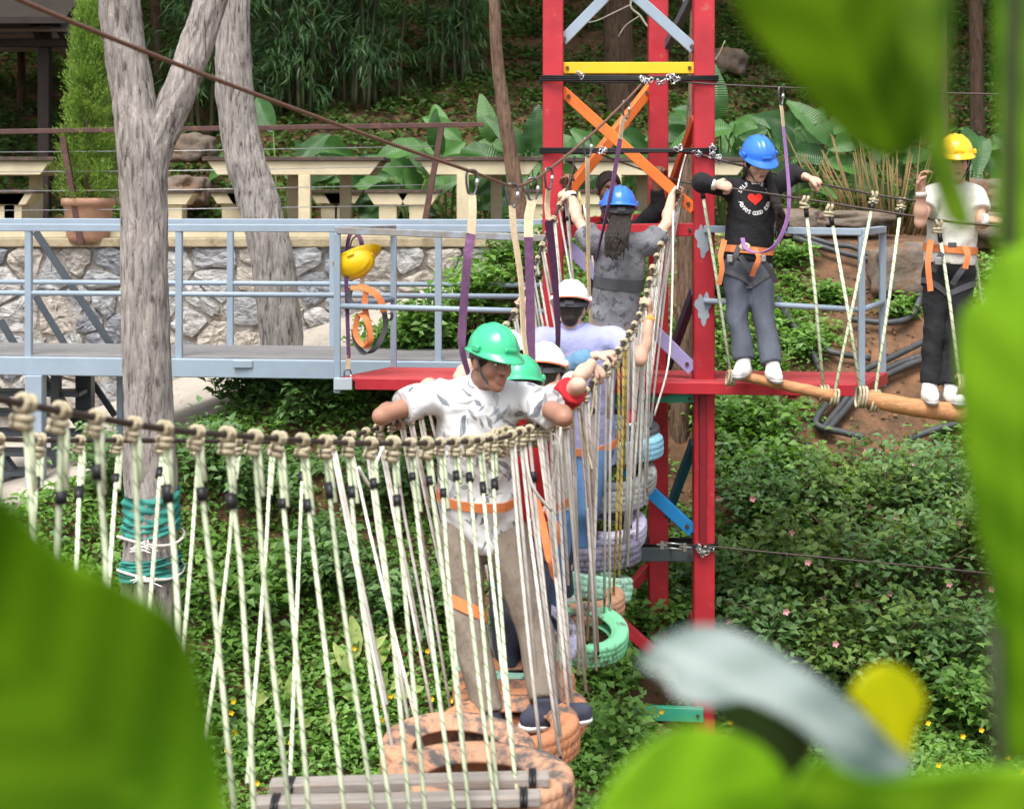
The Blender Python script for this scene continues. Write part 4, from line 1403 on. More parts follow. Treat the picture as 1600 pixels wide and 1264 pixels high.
# ---------------------------------------------------------------- hanging logs on the right
log_m = mat('log_wood', (0.42, 0.205, 0.085), 0.6, 0.3, 7, bump=0.35, bscale=40, stretch=(0.5, 5, 5), col2=(0.55, 0.4, 0.3), thr=0.66, wscale=10)
end_m = mat('log_end', (0.55, 0.33, 0.16), 0.8, 0.25, 20)
for pts, r, lab in (([w(1138, 584, 9.62), w(1180, 592, 9.6), (w(1240, 605, 9.5)), w(1304, 619, 9.4)], (0.028, 0.032, 0.036, 0.038), 'thin wooden log hung on ropes under the white shoes of the woman in black'),
                    ([w(1352, 622, 9.35), w(1430, 637, 9.25), w(1500, 645, 9.15), w(1640, 662, 9.0)], (0.052, 0.055, 0.057, 0.06), 'thick wooden log under the woman in the yellow helmet')):
    L_ = thing('log', pts[0], lab, 'log', 'hanging logs')
    S_ = spline(pts, 6)
    MB().tube(S_, [r[0] + (r[-1] - r[0]) * i / (len(S_) - 1) + 0.0015 * math.sin(i * 2.3) for i in range(len(S_))], 18).build('body', log_m, L_)
    for P_, d_, rr_ in ((S_[0], S_[0] - S_[1], r[0]), (S_[-1], S_[-1] - S_[-2], r[-1])):
        d_.normalize()
        MB().tube([P_ - d_ * 0.002, P_ + d_ * 0.004], rr_ * 0.93, 18).build('cut_end', end_m, L_)
log_ropes = (((1095, 285, 9.85), (1142, 588, 9.62), 'leftmost pale green rope beside the red post'), ((1258, 312, 9.5), (1287, 612, 9.45), 'green striped rope right of the woman in black'),
             ((1296, 325, 9.45), (1346, 618, 9.36), 'green striped rope crossing in front of the right railing'), ((1366, 305, 9.8), (1303, 618, 9.42), 'green striped rope leaning left across the railing corner'),
             ((1409, 315, 9.75), (1366, 624, 9.35), 'green striped rope left of the yellow helmet woman'), ((1466, 350, 9.25), (1500, 600, 9.15), 'green striped rope in front of the black trousers'),
             ((1512, 340, 9.6), (1535, 480, 9.4), 'green striped rope beside the right hip of the yellow helmet woman'))
for a, c, lab in log_ropes:
    t = thing('hanger_rope', w(*c), lab, 'rope', 'ropes holding the logs')
    A, C_ = w(*a), w(*c)
    MB().tube([A, A.lerp(C_, 0.5) + Vector((0.006, 0, 0)), C_], 0.0105, 8).build('rope', rope_green, t)
    kn = link(bpy.data.objects.new('knot', random.choice(KN_TAN)), t)
    kn.location = A
    kn.rotation_euler = (0, 0.1, 0)
    d = (C_ - A).normalized()
    MB().tube([A + d * 0.05, A + d * 0.11], 0.015, 8).build('tape', tape_m, t)
    mb = MB()
    rad = 0.045 if a[0] < 1290 or a[0] == 1366 else 0.062
    for q_ in range(3):
        mb.tube(torus_pts(C_ + Vector((0.02 * q_ - 0.02, 0, -0.01)), Vector((0, 1, 0)), Vector((0.15, 0, 1)).normalized(), rad), 0.009, 6, False)
    mb.build('wrap', rope_tan, t)

# ================================================================ PEOPLE
class Field:
    """distance field on a grid; shapes are blended into one continuous surface"""

    def __init__(s, lo, hi, h):
        s.lo, s.h = np.array(lo, float), h
        s.n = np.maximum(4, np.ceil((np.array(hi, float) - s.lo) / h).astype(int) + 1)
        s.v = np.full(tuple(s.n), 1.0, np.float32)

    def _win(s, lo, hi):
        a = np.clip(np.floor((lo - s.lo) / s.h).astype(int), 0, s.n - 1)
        b = np.clip(np.ceil((hi - s.lo) / s.h).astype(int) + 1, 1, s.n)
        if np.any(b <= a):
            return None, None
        g = [((np.arange(a[k], b[k]) * s.h) + s.lo[k]).astype(np.float32) for k in range(3)]
        return tuple(slice(a[k], b[k]) for k in range(3)), np.meshgrid(*g, indexing='ij')

    def _mix(s, sl, d, k, sub=False):
        a = s.v[sl]
        if sub:
            d = -d
            hh = np.clip(0.5 - 0.5 * (d - a) / k, 0, 1) if False else np.clip(0.5 + 0.5 * (d - a) / k, 0, 1)
            s.v[sl] = a * (1 - hh) + d * hh + k * hh * (1 - hh)
        else:
            hh = np.clip(0.5 + 0.5 * (a - d) / k, 0, 1)
            s.v[sl] = a * (1 - hh) + d * hh - k * hh * (1 - hh)

    def cap(s, a, b, ra, rb, k=0.02, flat=None, cut=False, cut0=False, sub=False, wob=0.0):
        a, b = np.array(a, float), np.array(b, float)
        pad = max(ra, rb) + 3 * k + 2 * s.h + wob
        sl, G = s._win(np.minimum(a, b) - pad, np.maximum(a, b) + pad)
        if sl is None:
            return
        d = b - a
        L2 = max(1e-9, d @ d)
        px, py, pz = G[0] - a[0], G[1] - a[1], G[2] - a[2]
        tr = (px * d[0] + py * d[1] + pz * d[2]) / L2
        t = np.clip(tr, 0, 1)
        qx, qy, qz = px - t * d[0], py - t * d[1], pz - t * d[2]
        r2 = qx * qx + qy * qy + qz * qz
        if flat is not None:
            n, f = np.array(flat[0], float), flat[1]
            n = n / np.linalg.norm(n)
            dn = qx * n[0] + qy * n[1] + qz * n[2]
            r2 = r2 + (f * f - 1) * dn * dn
        dd = np.sqrt(r2) - (ra + (rb - ra) * t)
        if wob:
            dd = dd + wob * (np.abs(np.sin(G[2] * 19 + G[0] * 8 + 2.2 * np.sin(G[0] * 12 + G[1] * 7))) * 1.3 * (0.5 + 0.5 * np.sin(G[0] * 14 + G[1] * 9 - G[2] * 6)) - 0.4 + 0.5 * np.sin(G[0] * 31 + G[2] * 13 + 2 * np.sin(G[2] * 9)))
        L = math.sqrt(L2)
        if cut:
            dd = np.maximum(dd, (tr - 1) * L)
        if cut0:
            dd = np.maximum(dd, -tr * L)
        s._mix(sl, dd, k, sub)

    def ell(s, c, R, rad, k=0.015, sub=False):
        """ellipsoid: c centre, R 3x3 columns = axes, rad radii"""
        c = np.array(c, float)
        pad = max(rad) + 3 * k + 2 * s.h
        sl, G = s._win(c - pad, c + pad)
        if sl is None:
            return
        px, py, pz = G[0] - c[0], G[1] - c[1], G[2] - c[2]
        acc, acc2 = 0, 0
        for i in range(3):
            q = (px * R[0, i] + py * R[1, i] + pz * R[2, i])
            acc = acc + (q / rad[i]) ** 2
            acc2 = acc2 + (q / rad[i] ** 2) ** 2
        k0 = np.sqrt(acc)
        k1 = np.sqrt(acc2) + 1e-6
        s._mix(sl, np.maximum(k0 * (k0 - 1) / k1, -0.05), k, sub)

    def half(s, p, n):
        """keep the side where (x-p).n < 0"""
        p, n = np.array(p, float), np.array(n, float)
        n = n / np.linalg.norm(n)
        g = [(np.arange(s.n[k]) * s.h + s.lo[k] - p[k]) * n[k] for k in range(3)]
        s.v = np.maximum(s.v, (g[0][:, None, None] + g[1][None, :, None] + g[2][None, None, :]).astype(np.float32))

    def mesh(s, name):
        v = s.v
        neg = v < 0
        nx, ny, nz = v.shape
        cnt = np.zeros((nx - 1, ny - 1, nz - 1), np.int8)
        for i in (0, 1):
            for j in (0, 1):
                for k in (0, 1):
                    cnt += neg[i:nx - 1 + i, j:ny - 1 + j, k:nz - 1 + k]
        act = (cnt > 0) & (cnt < 8)
        I = np.argwhere(act)
        ids = np.full(act.shape, -1, np.int32)
        ids[act] = np.arange(len(I))
        acc = np.zeros((len(I), 3))
        num = np.zeros(len(I))
        for ax in range(3):
            o1, o2 = [a for a in range(3) if a != ax]
            for p in (0, 1):
                for q_ in (0, 1):
                    A = I.copy()
                    A[:, o1] += p
                    A[:, o2] += q_
                    B = A.copy()
                    B[:, ax] += 1
                    va, vb = v[tuple(A.T)], v[tuple(B.T)]
                    m_ = (va < 0) != (vb < 0)
                    t = va[m_] / (va[m_] - vb[m_])
                    P = A[m_].astype(float)
                    P[:, ax] += t
                    acc[m_] += P
                    num[m_] += 1
        V = acc / num[:, None] * s.h + s.lo
        faces = []
        for ax in range(3):
            o1, o2 = (ax + 1) % 3, (ax + 2) % 3
            sl0 = [slice(None)] * 3
            sl1 = [slice(None)] * 3
            sl0[ax] = slice(0, -1)
            sl1[ax] = slice(1, None)
            ch = neg[tuple(sl0)] != neg[tuple(sl1)]
            E = np.argwhere(ch)
            ok = (E[:, o1] > 0) & (E[:, o2] > 0) & (E[:, o1] < v.shape[o1] - 1) & (E[:, o2] < v.shape[o2] - 1)
            E = E[ok]
            c = []
            for d1, d2 in ((-1, -1), (0, -1), (0, 0), (-1, 0)):
                A = E.copy()
                A[:, o1] += d1
                A[:, o2] += d2
                c.append(ids[tuple(A.T)])
            Q = np.stack(c, 1)
            fl = neg[tuple(E.T)]
            Q[~fl] = Q[~fl][:, ::-1]
            faces.append(Q)
        return np_mesh(name, V, np.concatenate(faces), True)


def field_obj(f, name, m, parent):
    me = f.mesh(name)
    me.materials.append(m)
    return link(bpy.data.objects.new(name, me), parent)


def skin_mat(name, col):
    if name in MATS:
        return MATS[name]
    m = mat(name, col, 0.5, 0.10, 9, bump=0.08, bscale=120, spec=0.3)
    b = m.node_tree.nodes['Principled BSDF']
    b.inputs['Subsurface Weight'].default_value = 0.12
    b.inputs['Subsurface Radius'].default_value = (0.012, 0.005, 0.003)
    b.inputs['Subsurface Scale'].default_value = 0.5
    return m


hairm = mat('black_hair', (0.022, 0.016, 0.013), 0.42, 0.4, 30, bump=0.6, bscale=70, stretch=(3, 3, 0.35))
eyew = mat('eye_white', (0.7, 0.68, 0.65), 0.2, 0.02)
eyed = mat('eye_dark', (0.02, 0.012, 0.01), 0.15, 0.02)
lipm = mat('lips', (0.33, 0.12, 0.10), 0.5, 0.1)
whitep = mat('white_plastic', (0.8, 0.8, 0.78), 0.4, 0.05)
lace_m = mat('grey_lace', (0.4, 0.4, 0.4), 0.8, 0.1)
shoe_sole = mat('grey_sole', (0.42, 0.41, 0.39), 0.7, 0.1)
whiteshoe = mat('white_shoe', (0.76, 0.75, 0.72), 0.6, 0.06, 20, bump=0.15)
strap_o = mat('orange_webbing', (0.68, 0.215, 0.075), 0.75, 0.12, 25, bump=0.3, bscale=300)
strap_g = mat('grey_webbing', (0.07, 0.073, 0.08), 0.8, 0.15, 25)


def np3(v):
    return np.array((v[0], v[1], v[2]), float)


def frame(f, u):
    f = Vector(f).normalized()
    u = Vector(u)
    u = (u - f * u.dot(f)).normalized()
    return f.cross(u).normalized(), f, u         # right, forward, up


def hard_hat(parent, c, f, u, m, brim_m=None, s=1.0, tip=0.0):
    """ribbed safety helmet; c = centre of the head"""
    r, f, u = frame(f, u)
    P = lambda a, b_, z: Vector(c) + (r * a + f * b_ + u * z) * s
    rows = []
    nA = 72
    for i in range(nA):
        a = 2 * math.pi * i / nA
        ca, sa = math.cos(a), math.sin(a)
        row = []
        fr = max(0, ca)
        brim = 0.012 + 0.042 * fr ** 2.2
        for e in np.linspace(math.pi / 2, 0.0, 12):
            ce, se = math.cos(e), math.sin(e)
            la, lb, lz = 0.108 * ce * sa, 0.138 * ce * ca, 0.118 * se
            rib = 0.0
            if se > 0.25:
                for x0 in (-0.038, 0.0, 0.038):
                    rib = max(rib, 0.005 * math.exp(-((la - x0) / 0.009) ** 4) * min(1, (se - 0.25) * 3))
            row.append(P(la, lb, lz + 0.045 + rib))
        row.append(P(0.110 * sa, 0.140 * ca, 0.036))
        row.append(P((0.112 + brim * 0.6) * sa, (0.142 + brim) * ca, 0.030 - 0.016 * fr))
        row.append(P((0.112 + brim * 0.6) * sa, (0.142 + brim) * ca, 0.024 - 0.016 * fr))
        row.append(P(0.106 * sa, 0.134 * ca, 0.028))
        row.append(P(0.100 * sa, 0.128 * ca, 0.06))
        rows.append(row)
    mb = MB()
    mb.grid(rows, closed_u=True)
    h = mb.build('helmet', m, parent)
    # brim edge, sweat band, chin strap
    bb = MB()
    for sx in (-1, 1):
        bb.tube(spline([P(sx * 0.098, 0.01, 0.045), P(sx * 0.086, 0.022, -0.02), P(sx * 0.066, 0.035, -0.075), P(sx * 0.02, 0.058, -0.122), P(0, 0.062, -0.126)], 5), 0.0055, 6)
    bb.build('chin_strap', strap_g, h)
    sb = MB()
    ring = [P(0.096 * math.sin(a), 0.122 * math.cos(a), 0.018 - 0.03 * max(0, -math.cos(a))) for a in np.linspace(0, 2 * math.pi, 40)]
    sb.ribbon(ring, tuple(u), 0.026 * s, 0.004)
    sb.build('head_band', strap_g, h)
    if brim_m is not None:
        rows2 = [[q_.copy() for q_ in row[12:16]] for row in rows]
        for row in rows2:
            for q_ in row:
                d = q_ - Vector(c)
                q_ += (d - u * d.dot(u)).normalized() * 0.0035
        MB().grid(rows2, closed_u=True).build('brim', brim_m, h)
    kb = MB()
    kb.box(P(0, -0.125, 0.0), (0.05 * s, 0.02 * s, 0.022 * s))
    kb.build('adjuster', strap_g, h)
    for sx in (-1, 1):
        MB().box(P(sx * 0.112, 0.02, 0.052), (0.02, 0.05, 0.03), Matrix((r, f, u)).transposed()).build('side_slot', m, h, 0.006)
    # glazed maker's plate above the brim
    MB().box(P(0, 0.138, 0.062), (0.06, 0.008, 0.016), Matrix((r, f, u)).transposed()).build('front_lug', m, h, 0.003)
    return h


def add_hand(fd, wrist, d, n, flip=1, curl=(1.0, 1.3, 0.8), s=1.0):
    """palm plus five separate fingers; d towards the knuckles, n the way the palm faces"""
    d = Vector(d).normalized()
    n = Vector(n)
    n = (n - d * n.dot(d)).normalized()
    sd = d.cross(n) * flip              # towards the thumb
    W = Vector(wrist)
    fd.cap(W, W + d * 0.07 * s, 0.028 * s, 0.036 * s, 0.012, (n, 1.9))
    for k, (off, ln) in enumerate(((0.028, 0.92), (0.0095, 1.0), (-0.0095, 0.95), (-0.028, 0.78))):
        p = W + d * (0.078 - 0.006 * (k == 3)) * s + sd * off * s
        dirv = d.copy()
        rad = 0.0098
        for seg, (l_, c_) in enumerate(zip((0.04, 0.028, 0.022), curl)):
            rot = Quaternion(d.cross(n), c_)
            dirv = (rot @ dirv).normalized()
            q_ = p + dirv * l_ * ln * s
            fd.cap(p, q_, rad * s, (rad - 0.001) * s, 0.004)
            p, rad = q_, rad - 0.0012
    p0 = W + d * 0.02 * s + sd * 0.026 * s
    p1 = p0 + (d * 0.03 + sd * 0.024 + n * 0.012) * s
    p2 = p1 + (d * 0.026 + n * 0.022 + sd * 0.002) * s
    p3 = p2 + (d * 0.012 + n * 0.02 - sd * 0.012) * s
    for a, b_, ra in ((p0, p1, 0.0145), (p1, p2, 0.0118), (p2, p3, 0.0102)):
        fd.cap(a, b_, ra * s, ra * 0.9 * s, 0.006)


def grip(G, frm, cdir):
    """wrist position and axes of a hand closed on a cable at G, arriving from frm"""
    G, frm, c = Vector(G), Vector(frm), Vector(cdir).normalized()
    d = G - frm
    d = (d - c * d.dot(c) * 0.85).normalized()
    n = c.cross(d).normalized()
    if n.z > 0.15:
        n = -n
    return G - d * 0.082 - n * 0.028, d, n


def person(loc, label, P, skin, group='people on the rope course'):
    """P: pose in world space, keys: head hf hu neck chest pelvis sL sR eL eR wL wR hL hR kL kR aL aR fL fR front"""
    root = thing('person', loc, label, 'person', group)
    P = {k: (Vector(v) if hasattr(v, '__len__') and not isinstance(v, str) and len(v) == 3 and k[:2] != 'h_' else v) for k, v in P.items()}
    b = P.get('build', 1.0)
    pts = [P[k] for k in ('head', 'pelvis', 'sL', 'sR', 'eL', 'eR', 'wL', 'wR', 'kL', 'kR', 'aL', 'aR')]
    lo = np.min([np3(p) for p in pts], 0) - 0.22
    hi = np.max([np3(p) for p in pts], 0) + 0.24
    front = P['front'].normalized()
    up = (P['neck'] - P['pelvis']).normalized()
    fb = Field(lo, hi, P.get('res', 0.0075))
    r, f, u = frame(P['hf'], P['hu'])
    hs = P.get('hs', 1.0)
    H = lambda a, b_, c_: P['head'] + (r * a + f * b_ + u * c_) * hs
    Rm = np.array([[r.x, f.x, u.x], [r.y, f.y, u.y], [r.z, f.z, u.z]])
    # head
    fb.ell(np3(H(0, -0.012, 0.028)), Rm, (0.073 * hs, 0.092 * hs, 0.088 * hs), 0.02)
    fb.cap(H(0, 0.02, -0.02), H(0, 0.042, -0.078), 0.063 * hs, 0.041 * hs, 0.03, (f, 0.95))
    fb.cap(H(-0.034, 0.055, -0.028), H(0.034, 0.055, -0.028), 0.028 * hs, 0.028 * hs, 0.02)
    fb.cap(H(-0.028, 0.082, 0.026), H(0.028, 0.082, 0.026), 0.0105 * hs, 0.0105 * hs, 0.012)
    fb.cap(H(0, 0.060, -0.092), H(0, 0.066, -0.096), 0.021 * hs, 0.021 * hs, 0.015)
    fb.cap(H(0, 0.086, 0.012), H(0, 0.104, -0.026), 0.008 * hs, 0.0125 * hs, 0.008)
    fb.cap(H(-0.013, 0.092, -0.03), H(0.013, 0.092, -0.03), 0.0095 * hs, 0.0095 * hs, 0.007)
    fb.cap(H(-0.019, 0.083, -0.057), H(0.019, 0.083, -0.057), 0.0085 * hs, 0.0085 * hs, 0.007)
    fb.cap(H(-0.016, 0.081, -0.068), H(0.016, 0.081, -0.068), 0.009 * hs, 0.009 * hs, 0.007)
    for sx in (-1, 1):
        fb.ell(np3(H(sx * 0.032, 0.092, 0.006)), Rm, (0.018 * hs, 0.012 * hs, 0.011 * hs), 0.008, sub=True)
        fb.ell(np3(H(sx * 0.075, -0.012, -0.008)), Rm, (0.012 * hs, 0.021 * hs, 0.033 * hs), 0.008)
    # neck, trunk
    fb.cap(H(0, -0.02, -0.06), P['neck'], 0.052 * hs, 0.062, 0.03)
    cr = (P['sR'] - P['sL']).normalized()
    fb.cap(P['sL'] - Vector((0, 0, 0.01)) + cr * 0.03, P['sR'] - Vector((0, 0, 0.01)) - cr * 0.03, 0.062 * b, 0.062 * b, 0.05)
    ch2 = P['chest']
    TR = P.get('trunk', 0.15) * b
    fb.cap(P['neck'].lerp(ch2, 0.55), ch2, TR * 0.92, TR, 0.05, (front, 1.38))
    fb.cap(ch2, P['pelvis'], TR * 0.95, TR * 0.98, 0.05, (front, 1.32))
    # arms and hands
    for sd in 'LR':
        fb.cap(P['s' + sd], P['e' + sd], 0.049 * b, 0.035 * b, 0.025)
        ol = ((P['e' + sd] - P['s' + sd]).normalized() - (P['w' + sd] - P['e' + sd]).normalized()) * 0.012
        fb.cap(P['e' + sd] + ol, P['e' + sd] + ol * 0.6, 0.028 * b, 0.028 * b, 0.02)
        fb.cap(P['e' + sd], P['e' + sd].lerp(P['w' + sd], 0.35), 0.036 * b, 0.042 * b, 0.02)
        fb.cap(P['e' + sd].lerp(P['w' + sd], 0.3), P['w' + sd], 0.042 * b, 0.027 * b, 0.02, )
        hd = P.get('h_' + sd)
        if hd:
            add_hand(fb, P['w' + sd], hd[0], hd[1], hd[2] if len(hd) > 2 else 1, hd[3] if len(hd) > 3 else (1.0, 1.3, 0.8), P.get('handscale', 1.0))
    # legs
    for sd in 'LR':
        fb.cap(P['h' + sd], P['k' + sd], 0.082 * b, 0.056 * b, 0.04)
        fb.cap(P['k' + sd], P['k' + sd].lerp(P['a' + sd], 0.35), 0.056 * b, 0.057 * b, 0.02)
        fb.cap(P['k' + sd].lerp(P['a' + sd], 0.3), P['a' + sd], 0.057 * b, 0.038 * b, 0.02)
        ff = P['f' + sd].normalized()
        fb.cap(P['a' + sd] - Vector((0, 0, 0.045)), P['a' + sd] - Vector((0, 0, 0.062)) + ff * 0.11, 0.03, 0.018, 0.02)
    body = field_obj(fb, 'body', skin, root)
    # face details
    if P.get('face', True):
        for sx in (-1, 1):
            eb = MB()
            c = H(sx * 0.032, 0.079, 0.007)
            rows = [[c + (r * math.cos(a) * math.sin(e) * 0.0145 + u * math.cos(e) * 0.0085 + f * math.sin(a) * math.sin(e) * 0.0095) * hs for e in np.linspace(0.01, math.pi - 0.01, 9)] for a in np.linspace(0, 2 * math.pi, 16, endpoint=False)]
            eb.grid(rows, closed_u=True)
            ey = eb.build('eye', eyew, body)
            ib = MB()
            c2 = H(sx * 0.032, 0.0865, 0.0065)
            ib.grid([[c2 + (r * math.cos(a) * q_ * 0.0062 + u * math.sin(a) * q_ * 0.0062 + f * (1 - q_ * q_) * 0.0025) * hs for q_ in (0.02, 0.5, 0.85, 1.0)] for a in np.linspace(0, 2 * math.pi, 16, endpoint=False)], closed_u=True)
            ib.build('iris', eyed, ey)
            MB().tube(spline([H(sx * 0.012, 0.0925, 0.026), H(sx * 0.032, 0.0915, 0.032), H(sx * 0.054, 0.076, 0.025)], 4), [0.0035 * hs] * 4 + [0.004 * hs] * 4 + [0.002 * hs], 6).build('eyebrow', hairm, body)
            MB().tube(spline([H(sx * 0.015, 0.0875, 0.009), H(sx * 0.032, 0.0905, 0.0155), H(sx * 0.05, 0.08, 0.009)], 4), 0.0021 * hs, 5).build('eyelash', hairm, body)
        op = P.get('mouth', 0.0)
        MB().tube(spline([H(-0.023, 0.082, -0.0605), H(-0.008, 0.0925, -0.0575 + op), H(0.008, 0.0925, -0.0575 + op), H(0.023, 0.082, -0.0605)], 4), [0.002] + [0.0042 * hs] * 11 + [0.002], 6).build('lip', lipm, body)
        MB().tube(spline([H(-0.022, 0.082, -0.062), H(-0.008, 0.0905, -0.068 - op), H(0.008, 0.0905, -0.068 - op), H(0.022, 0.082, -0.062)], 4), [0.002] + [0.0052 * hs] * 11 + [0.002], 6).build('lip', lipm, body)
        if op > 0.003:
            MB().box(H(0, 0.083, -0.063), (0.03, 0.01, 0.012), Matrix((r, f, u)).transposed()).build('open_mouth', eyed, body, 0.003)
    ctx = dict(root=root, body=body, P=P, H=H, r=r, f=f, u=u, Rm=Rm, front=front, up=up, cr=cr, b=b, TR=TR, lo=lo, hi=hi, hs=hs)
    return ctx


def shirt(C, m, sleeve=0.55, hem=0.08, loose=0.014, name='shirt', res=0.009, collar=True, wob=0.006):
    """garment over the trunk with sleeves that end at the given share of the arm (1 = elbow, 2 = wrist)"""
    P, b = C['P'], C['b']
    f_ = Field(C['lo'], C['hi'], res)
    TR = C['TR'] + loose
    fr = C['front']
    f_.cap(P['sL'] - Vector((0, 0, 0.012)) + C['cr'] * 0.03, P['sR'] - Vector((0, 0, 0.012)) - C['cr'] * 0.03, 0.066 * b + loose * 0.6, 0.066 * b + loose * 0.6, 0.05, wob=wob * 0.5)
    f_.cap(P['neck'].lerp(P['chest'], 0.55), P['chest'], TR * 0.94, TR, 0.05, (fr, 1.34), wob=wob * 0.7)
    bt = P['pelvis'] - C['up'] * hem
    f_.cap(P['chest'], bt, TR * 0.98, TR * 1.06, 0.05, (fr, 1.27), cut=True, wob=wob)
    for sd in 'LR':
        s0, e0, w0 = P['s' + sd], P['e' + sd], P['w' + sd]
        if sleeve <= 1.0:
            f_.cap(s0, s0.lerp(e0, sleeve), 0.056 * b + loose, 0.05 * b + loose * 1.5, 0.03, cut=True, wob=wob)
        else:
            f_.cap(s0, e0, 0.054 * b + loose, 0.045 * b + loose, 0.03, wob=wob)
            f_.cap(e0, e0.lerp(w0, sleeve - 1), 0.045 * b + loose, 0.034 * b + loose * 0.6, 0.025, cut=True, wob=wob)
    o = field_obj(f_, name, m, C['root'])
    if collar:
        n0 = P['neck']
        ax = (C['P']['head'] - n0).normalized()
        sdv, fv = C['cr'], ax.cross(C['cr']).normalized()
        ring = [n0 + ax * 0.018 + (sdv * math.cos(a) * 0.071 + fv * math.sin(a) * 0.068) for a in np.linspace(0, 2 * math.pi, 32)]
        MB().ribbon(ring, tuple(ax), 0.032, 0.007).build('collar', m, o)
    return o


def trousers(C, m, loose=0.016, end=0.97, name='trousers', flare=0.0, res=0.010, wob=0.007):
    P, b = C['P'], C['b']
    f_ = Field(C['lo'] - 0.05, C['hi'], res)
    TR = C['TR'] + 0.008
    wst = P['pelvis'] + C['up'] * 0.10
    f_.cap(wst, P['pelvis'] - C['up'] * 0.02, TR * 0.98, TR * 1.06, 0.04, (C['front'], 1.28), cut0=True)
    for sd in 'LR':
        h0, k0, a0 = P['h' + sd], P['k' + sd], P['a' + sd]
        f_.cap(h0, k0, 0.088 * b + loose, 0.058 * b + loose, 0.02, wob=wob)
        if end > 0:
            f_.cap(k0, k0.lerp(a0, end), 0.058 * b + loose, 0.044 * b + loose + flare, 0.012, cut=True, wob=wob)
        else:
            f_.cap(h0.lerp(k0, 0.4), h0.lerp(k0, 1 + end), 0.08 * b + loose, 0.075 * b + loose, 0.03, cut=True)
    return field_obj(f_, name, m, C['root'])


def shorts(C, m):
    P, b = C['P'], C['b']
    f_ = Field(C['lo'] - 0.05, C['hi'], 0.01)
    TR = C['TR'] + 0.008
    wst = P['pelvis'] + C['up'] * 0.10
    f_.cap(wst, P['pelvis'] - C['up'] * 0.02, TR * 0.98, TR * 1.06, 0.04, (C['front'], 1.28), cut0=True)
    for sd in 'LR':
        f_.cap(P['h' + sd], P['h' + sd].lerp(P['k' + sd], 0.9), 0.1 * b, 0.082 * b, 0.04, cut=True, wob=0.006)
    return field_obj(f_, 'shorts', m, C['root'])


def shoes(C, m, sole_m=None, s=1.0):
    P = C['P']
    for sd in 'LR':
        a0, ff = P['a' + sd], P['f' + sd].normalized()
        z = a0 - Vector((0, 0, 0.062))
        hl, to = z - ff * 0.055 * s, z + ff * 0.165 * s
        f_ = Field(np.minimum(np3(hl), np3(to)) - 0.09, np.maximum(np3(hl), np3(to)) + 0.13, 0.007)
        f_.cap(hl, hl + ff * 0.11, 0.043 * s, 0.045 * s, 0.02)
        f_.cap(hl + ff * 0.10, to - ff * 0.02, 0.045 * s, 0.036 * s, 0.02)
        f_.cap(a0 + Vector((0, 0, 0.015)), a0 - Vector((0, 0, 0.045)) + ff * 0.02, 0.045 * s, 0.05 * s, 0.03)
        f_.half(np3(z - Vector((0, 0, 0.027))), (0, 0, -1))
        f_.half(np3(a0 + Vector((0, 0, 0.03))), (0, 0, 1))
        so = field_obj(f_, 'shoe', m, C['root'])
        f2 = Field(np.minimum(np3(hl), np3(to)) - 0.09, np.maximum(np3(hl), np3(to)) + 0.13, 0.007)
        f2.cap(hl - Vector((0, 0, 0.008)), to - ff * 0.02 - Vector((0, 0, 0.008)), 0.049 * s, 0.042 * s, 0.01)
        f2.half(np3(z - Vector((0, 0, 0.018))), (0, 0, 1))
        f2.half(np3(z - Vector((0, 0, 0.044))), (0, 0, -1))
        field_obj(f2, 'sole', sole_m or m, so)
        for k in range(4):
            q0 = a0 + ff * (0.035 + 0.022 * k) - Vector((0, 0, 0.004 + 0.011 * k))
            sd_ = ff.cross(Vector((0, 0, 1))).normalized()
            MB().tube(spline([q0 - sd_ * 0.026 - Vector((0, 0, 0.012)), q0 + Vector((0, 0, 0.006)), q0 + sd_ * 0.026 - Vector((0, 0, 0.012))], 3), 0.0035, 5).build('lace', strap_g if m is not whiteshoe else lace_m, so)


def bvh_of(objs):
    V, Fc = [], []
    for o in objs:
        n0 = len(V)
        V += [v.co.copy() for v in o.data.vertices]
        Fc += [tuple(n0 + i for i in p.vertices) for p in o.data.polygons]
    return BVHTree.FromPolygons(V, Fc)


def belt(C, objs, t, m, name, wd=0.045, th=0.005, tilt=0.0, off=0.005, base='pelvis'):
    """strap fitted round the trunk at height t above the pelvis"""
    P = C['P']
    tree = bvh_of(objs)
    c = P[base] + C['up'] * t
    pts = []
    for a in np.linspace(0, 2 * math.pi, 41):
        d = C['cr'] * math.cos(a) + C['front'] * math.sin(a) + C['up'] * tilt * math.sin(a)
        d = d - C['up'] * d.dot(C['up'])
        d.normalize()
        o = c + C['up'] * tilt * math.sin(a)
        hit = tree.ray_cast(o + d * 0.6, -d, 0.62)
        rr = (hit[0] - o).length if hit[0] is not None else 0.17
        pts.append(o + d * (min(rr, 0.26) + off))
    return MB().ribbon(pts, tuple(C['up']), wd, th).build(name, m, C['root'])


def leg_loop(C, objs, sd, t, m, name='leg_loop', wd=0.04, slope=0.25):
    P = C['P']
    tree = bvh_of(objs)
    h0, k0 = P['h' + sd], P['k' + sd]
    ax = (k0 - h0).normalized()
    c = h0.lerp(k0, t)
    s1 = C['cr'] - ax * C['cr'].dot(ax)
    s1.normalize()
    s2 = ax.cross(s1)
    sg = 1 if sd == 'R' else -1
    pts = []
    for a in np.linspace(0, 2 * math.pi, 33):
        d = s1 * math.cos(a) + s2 * math.sin(a)
        o = c - ax * slope * 0.2 * math.cos(a) * sg
        hit = tree.ray_cast(o + d * 0.14, -d, 0.14)
        rr = (hit[0] - o).length if hit[0] is not None else 0.1
        pts.append(o + d * (min(rr, 0.135) + 0.004))
    return MB().ribbon(pts, tuple(ax), wd, 0.004).build(name, m, C['root'])


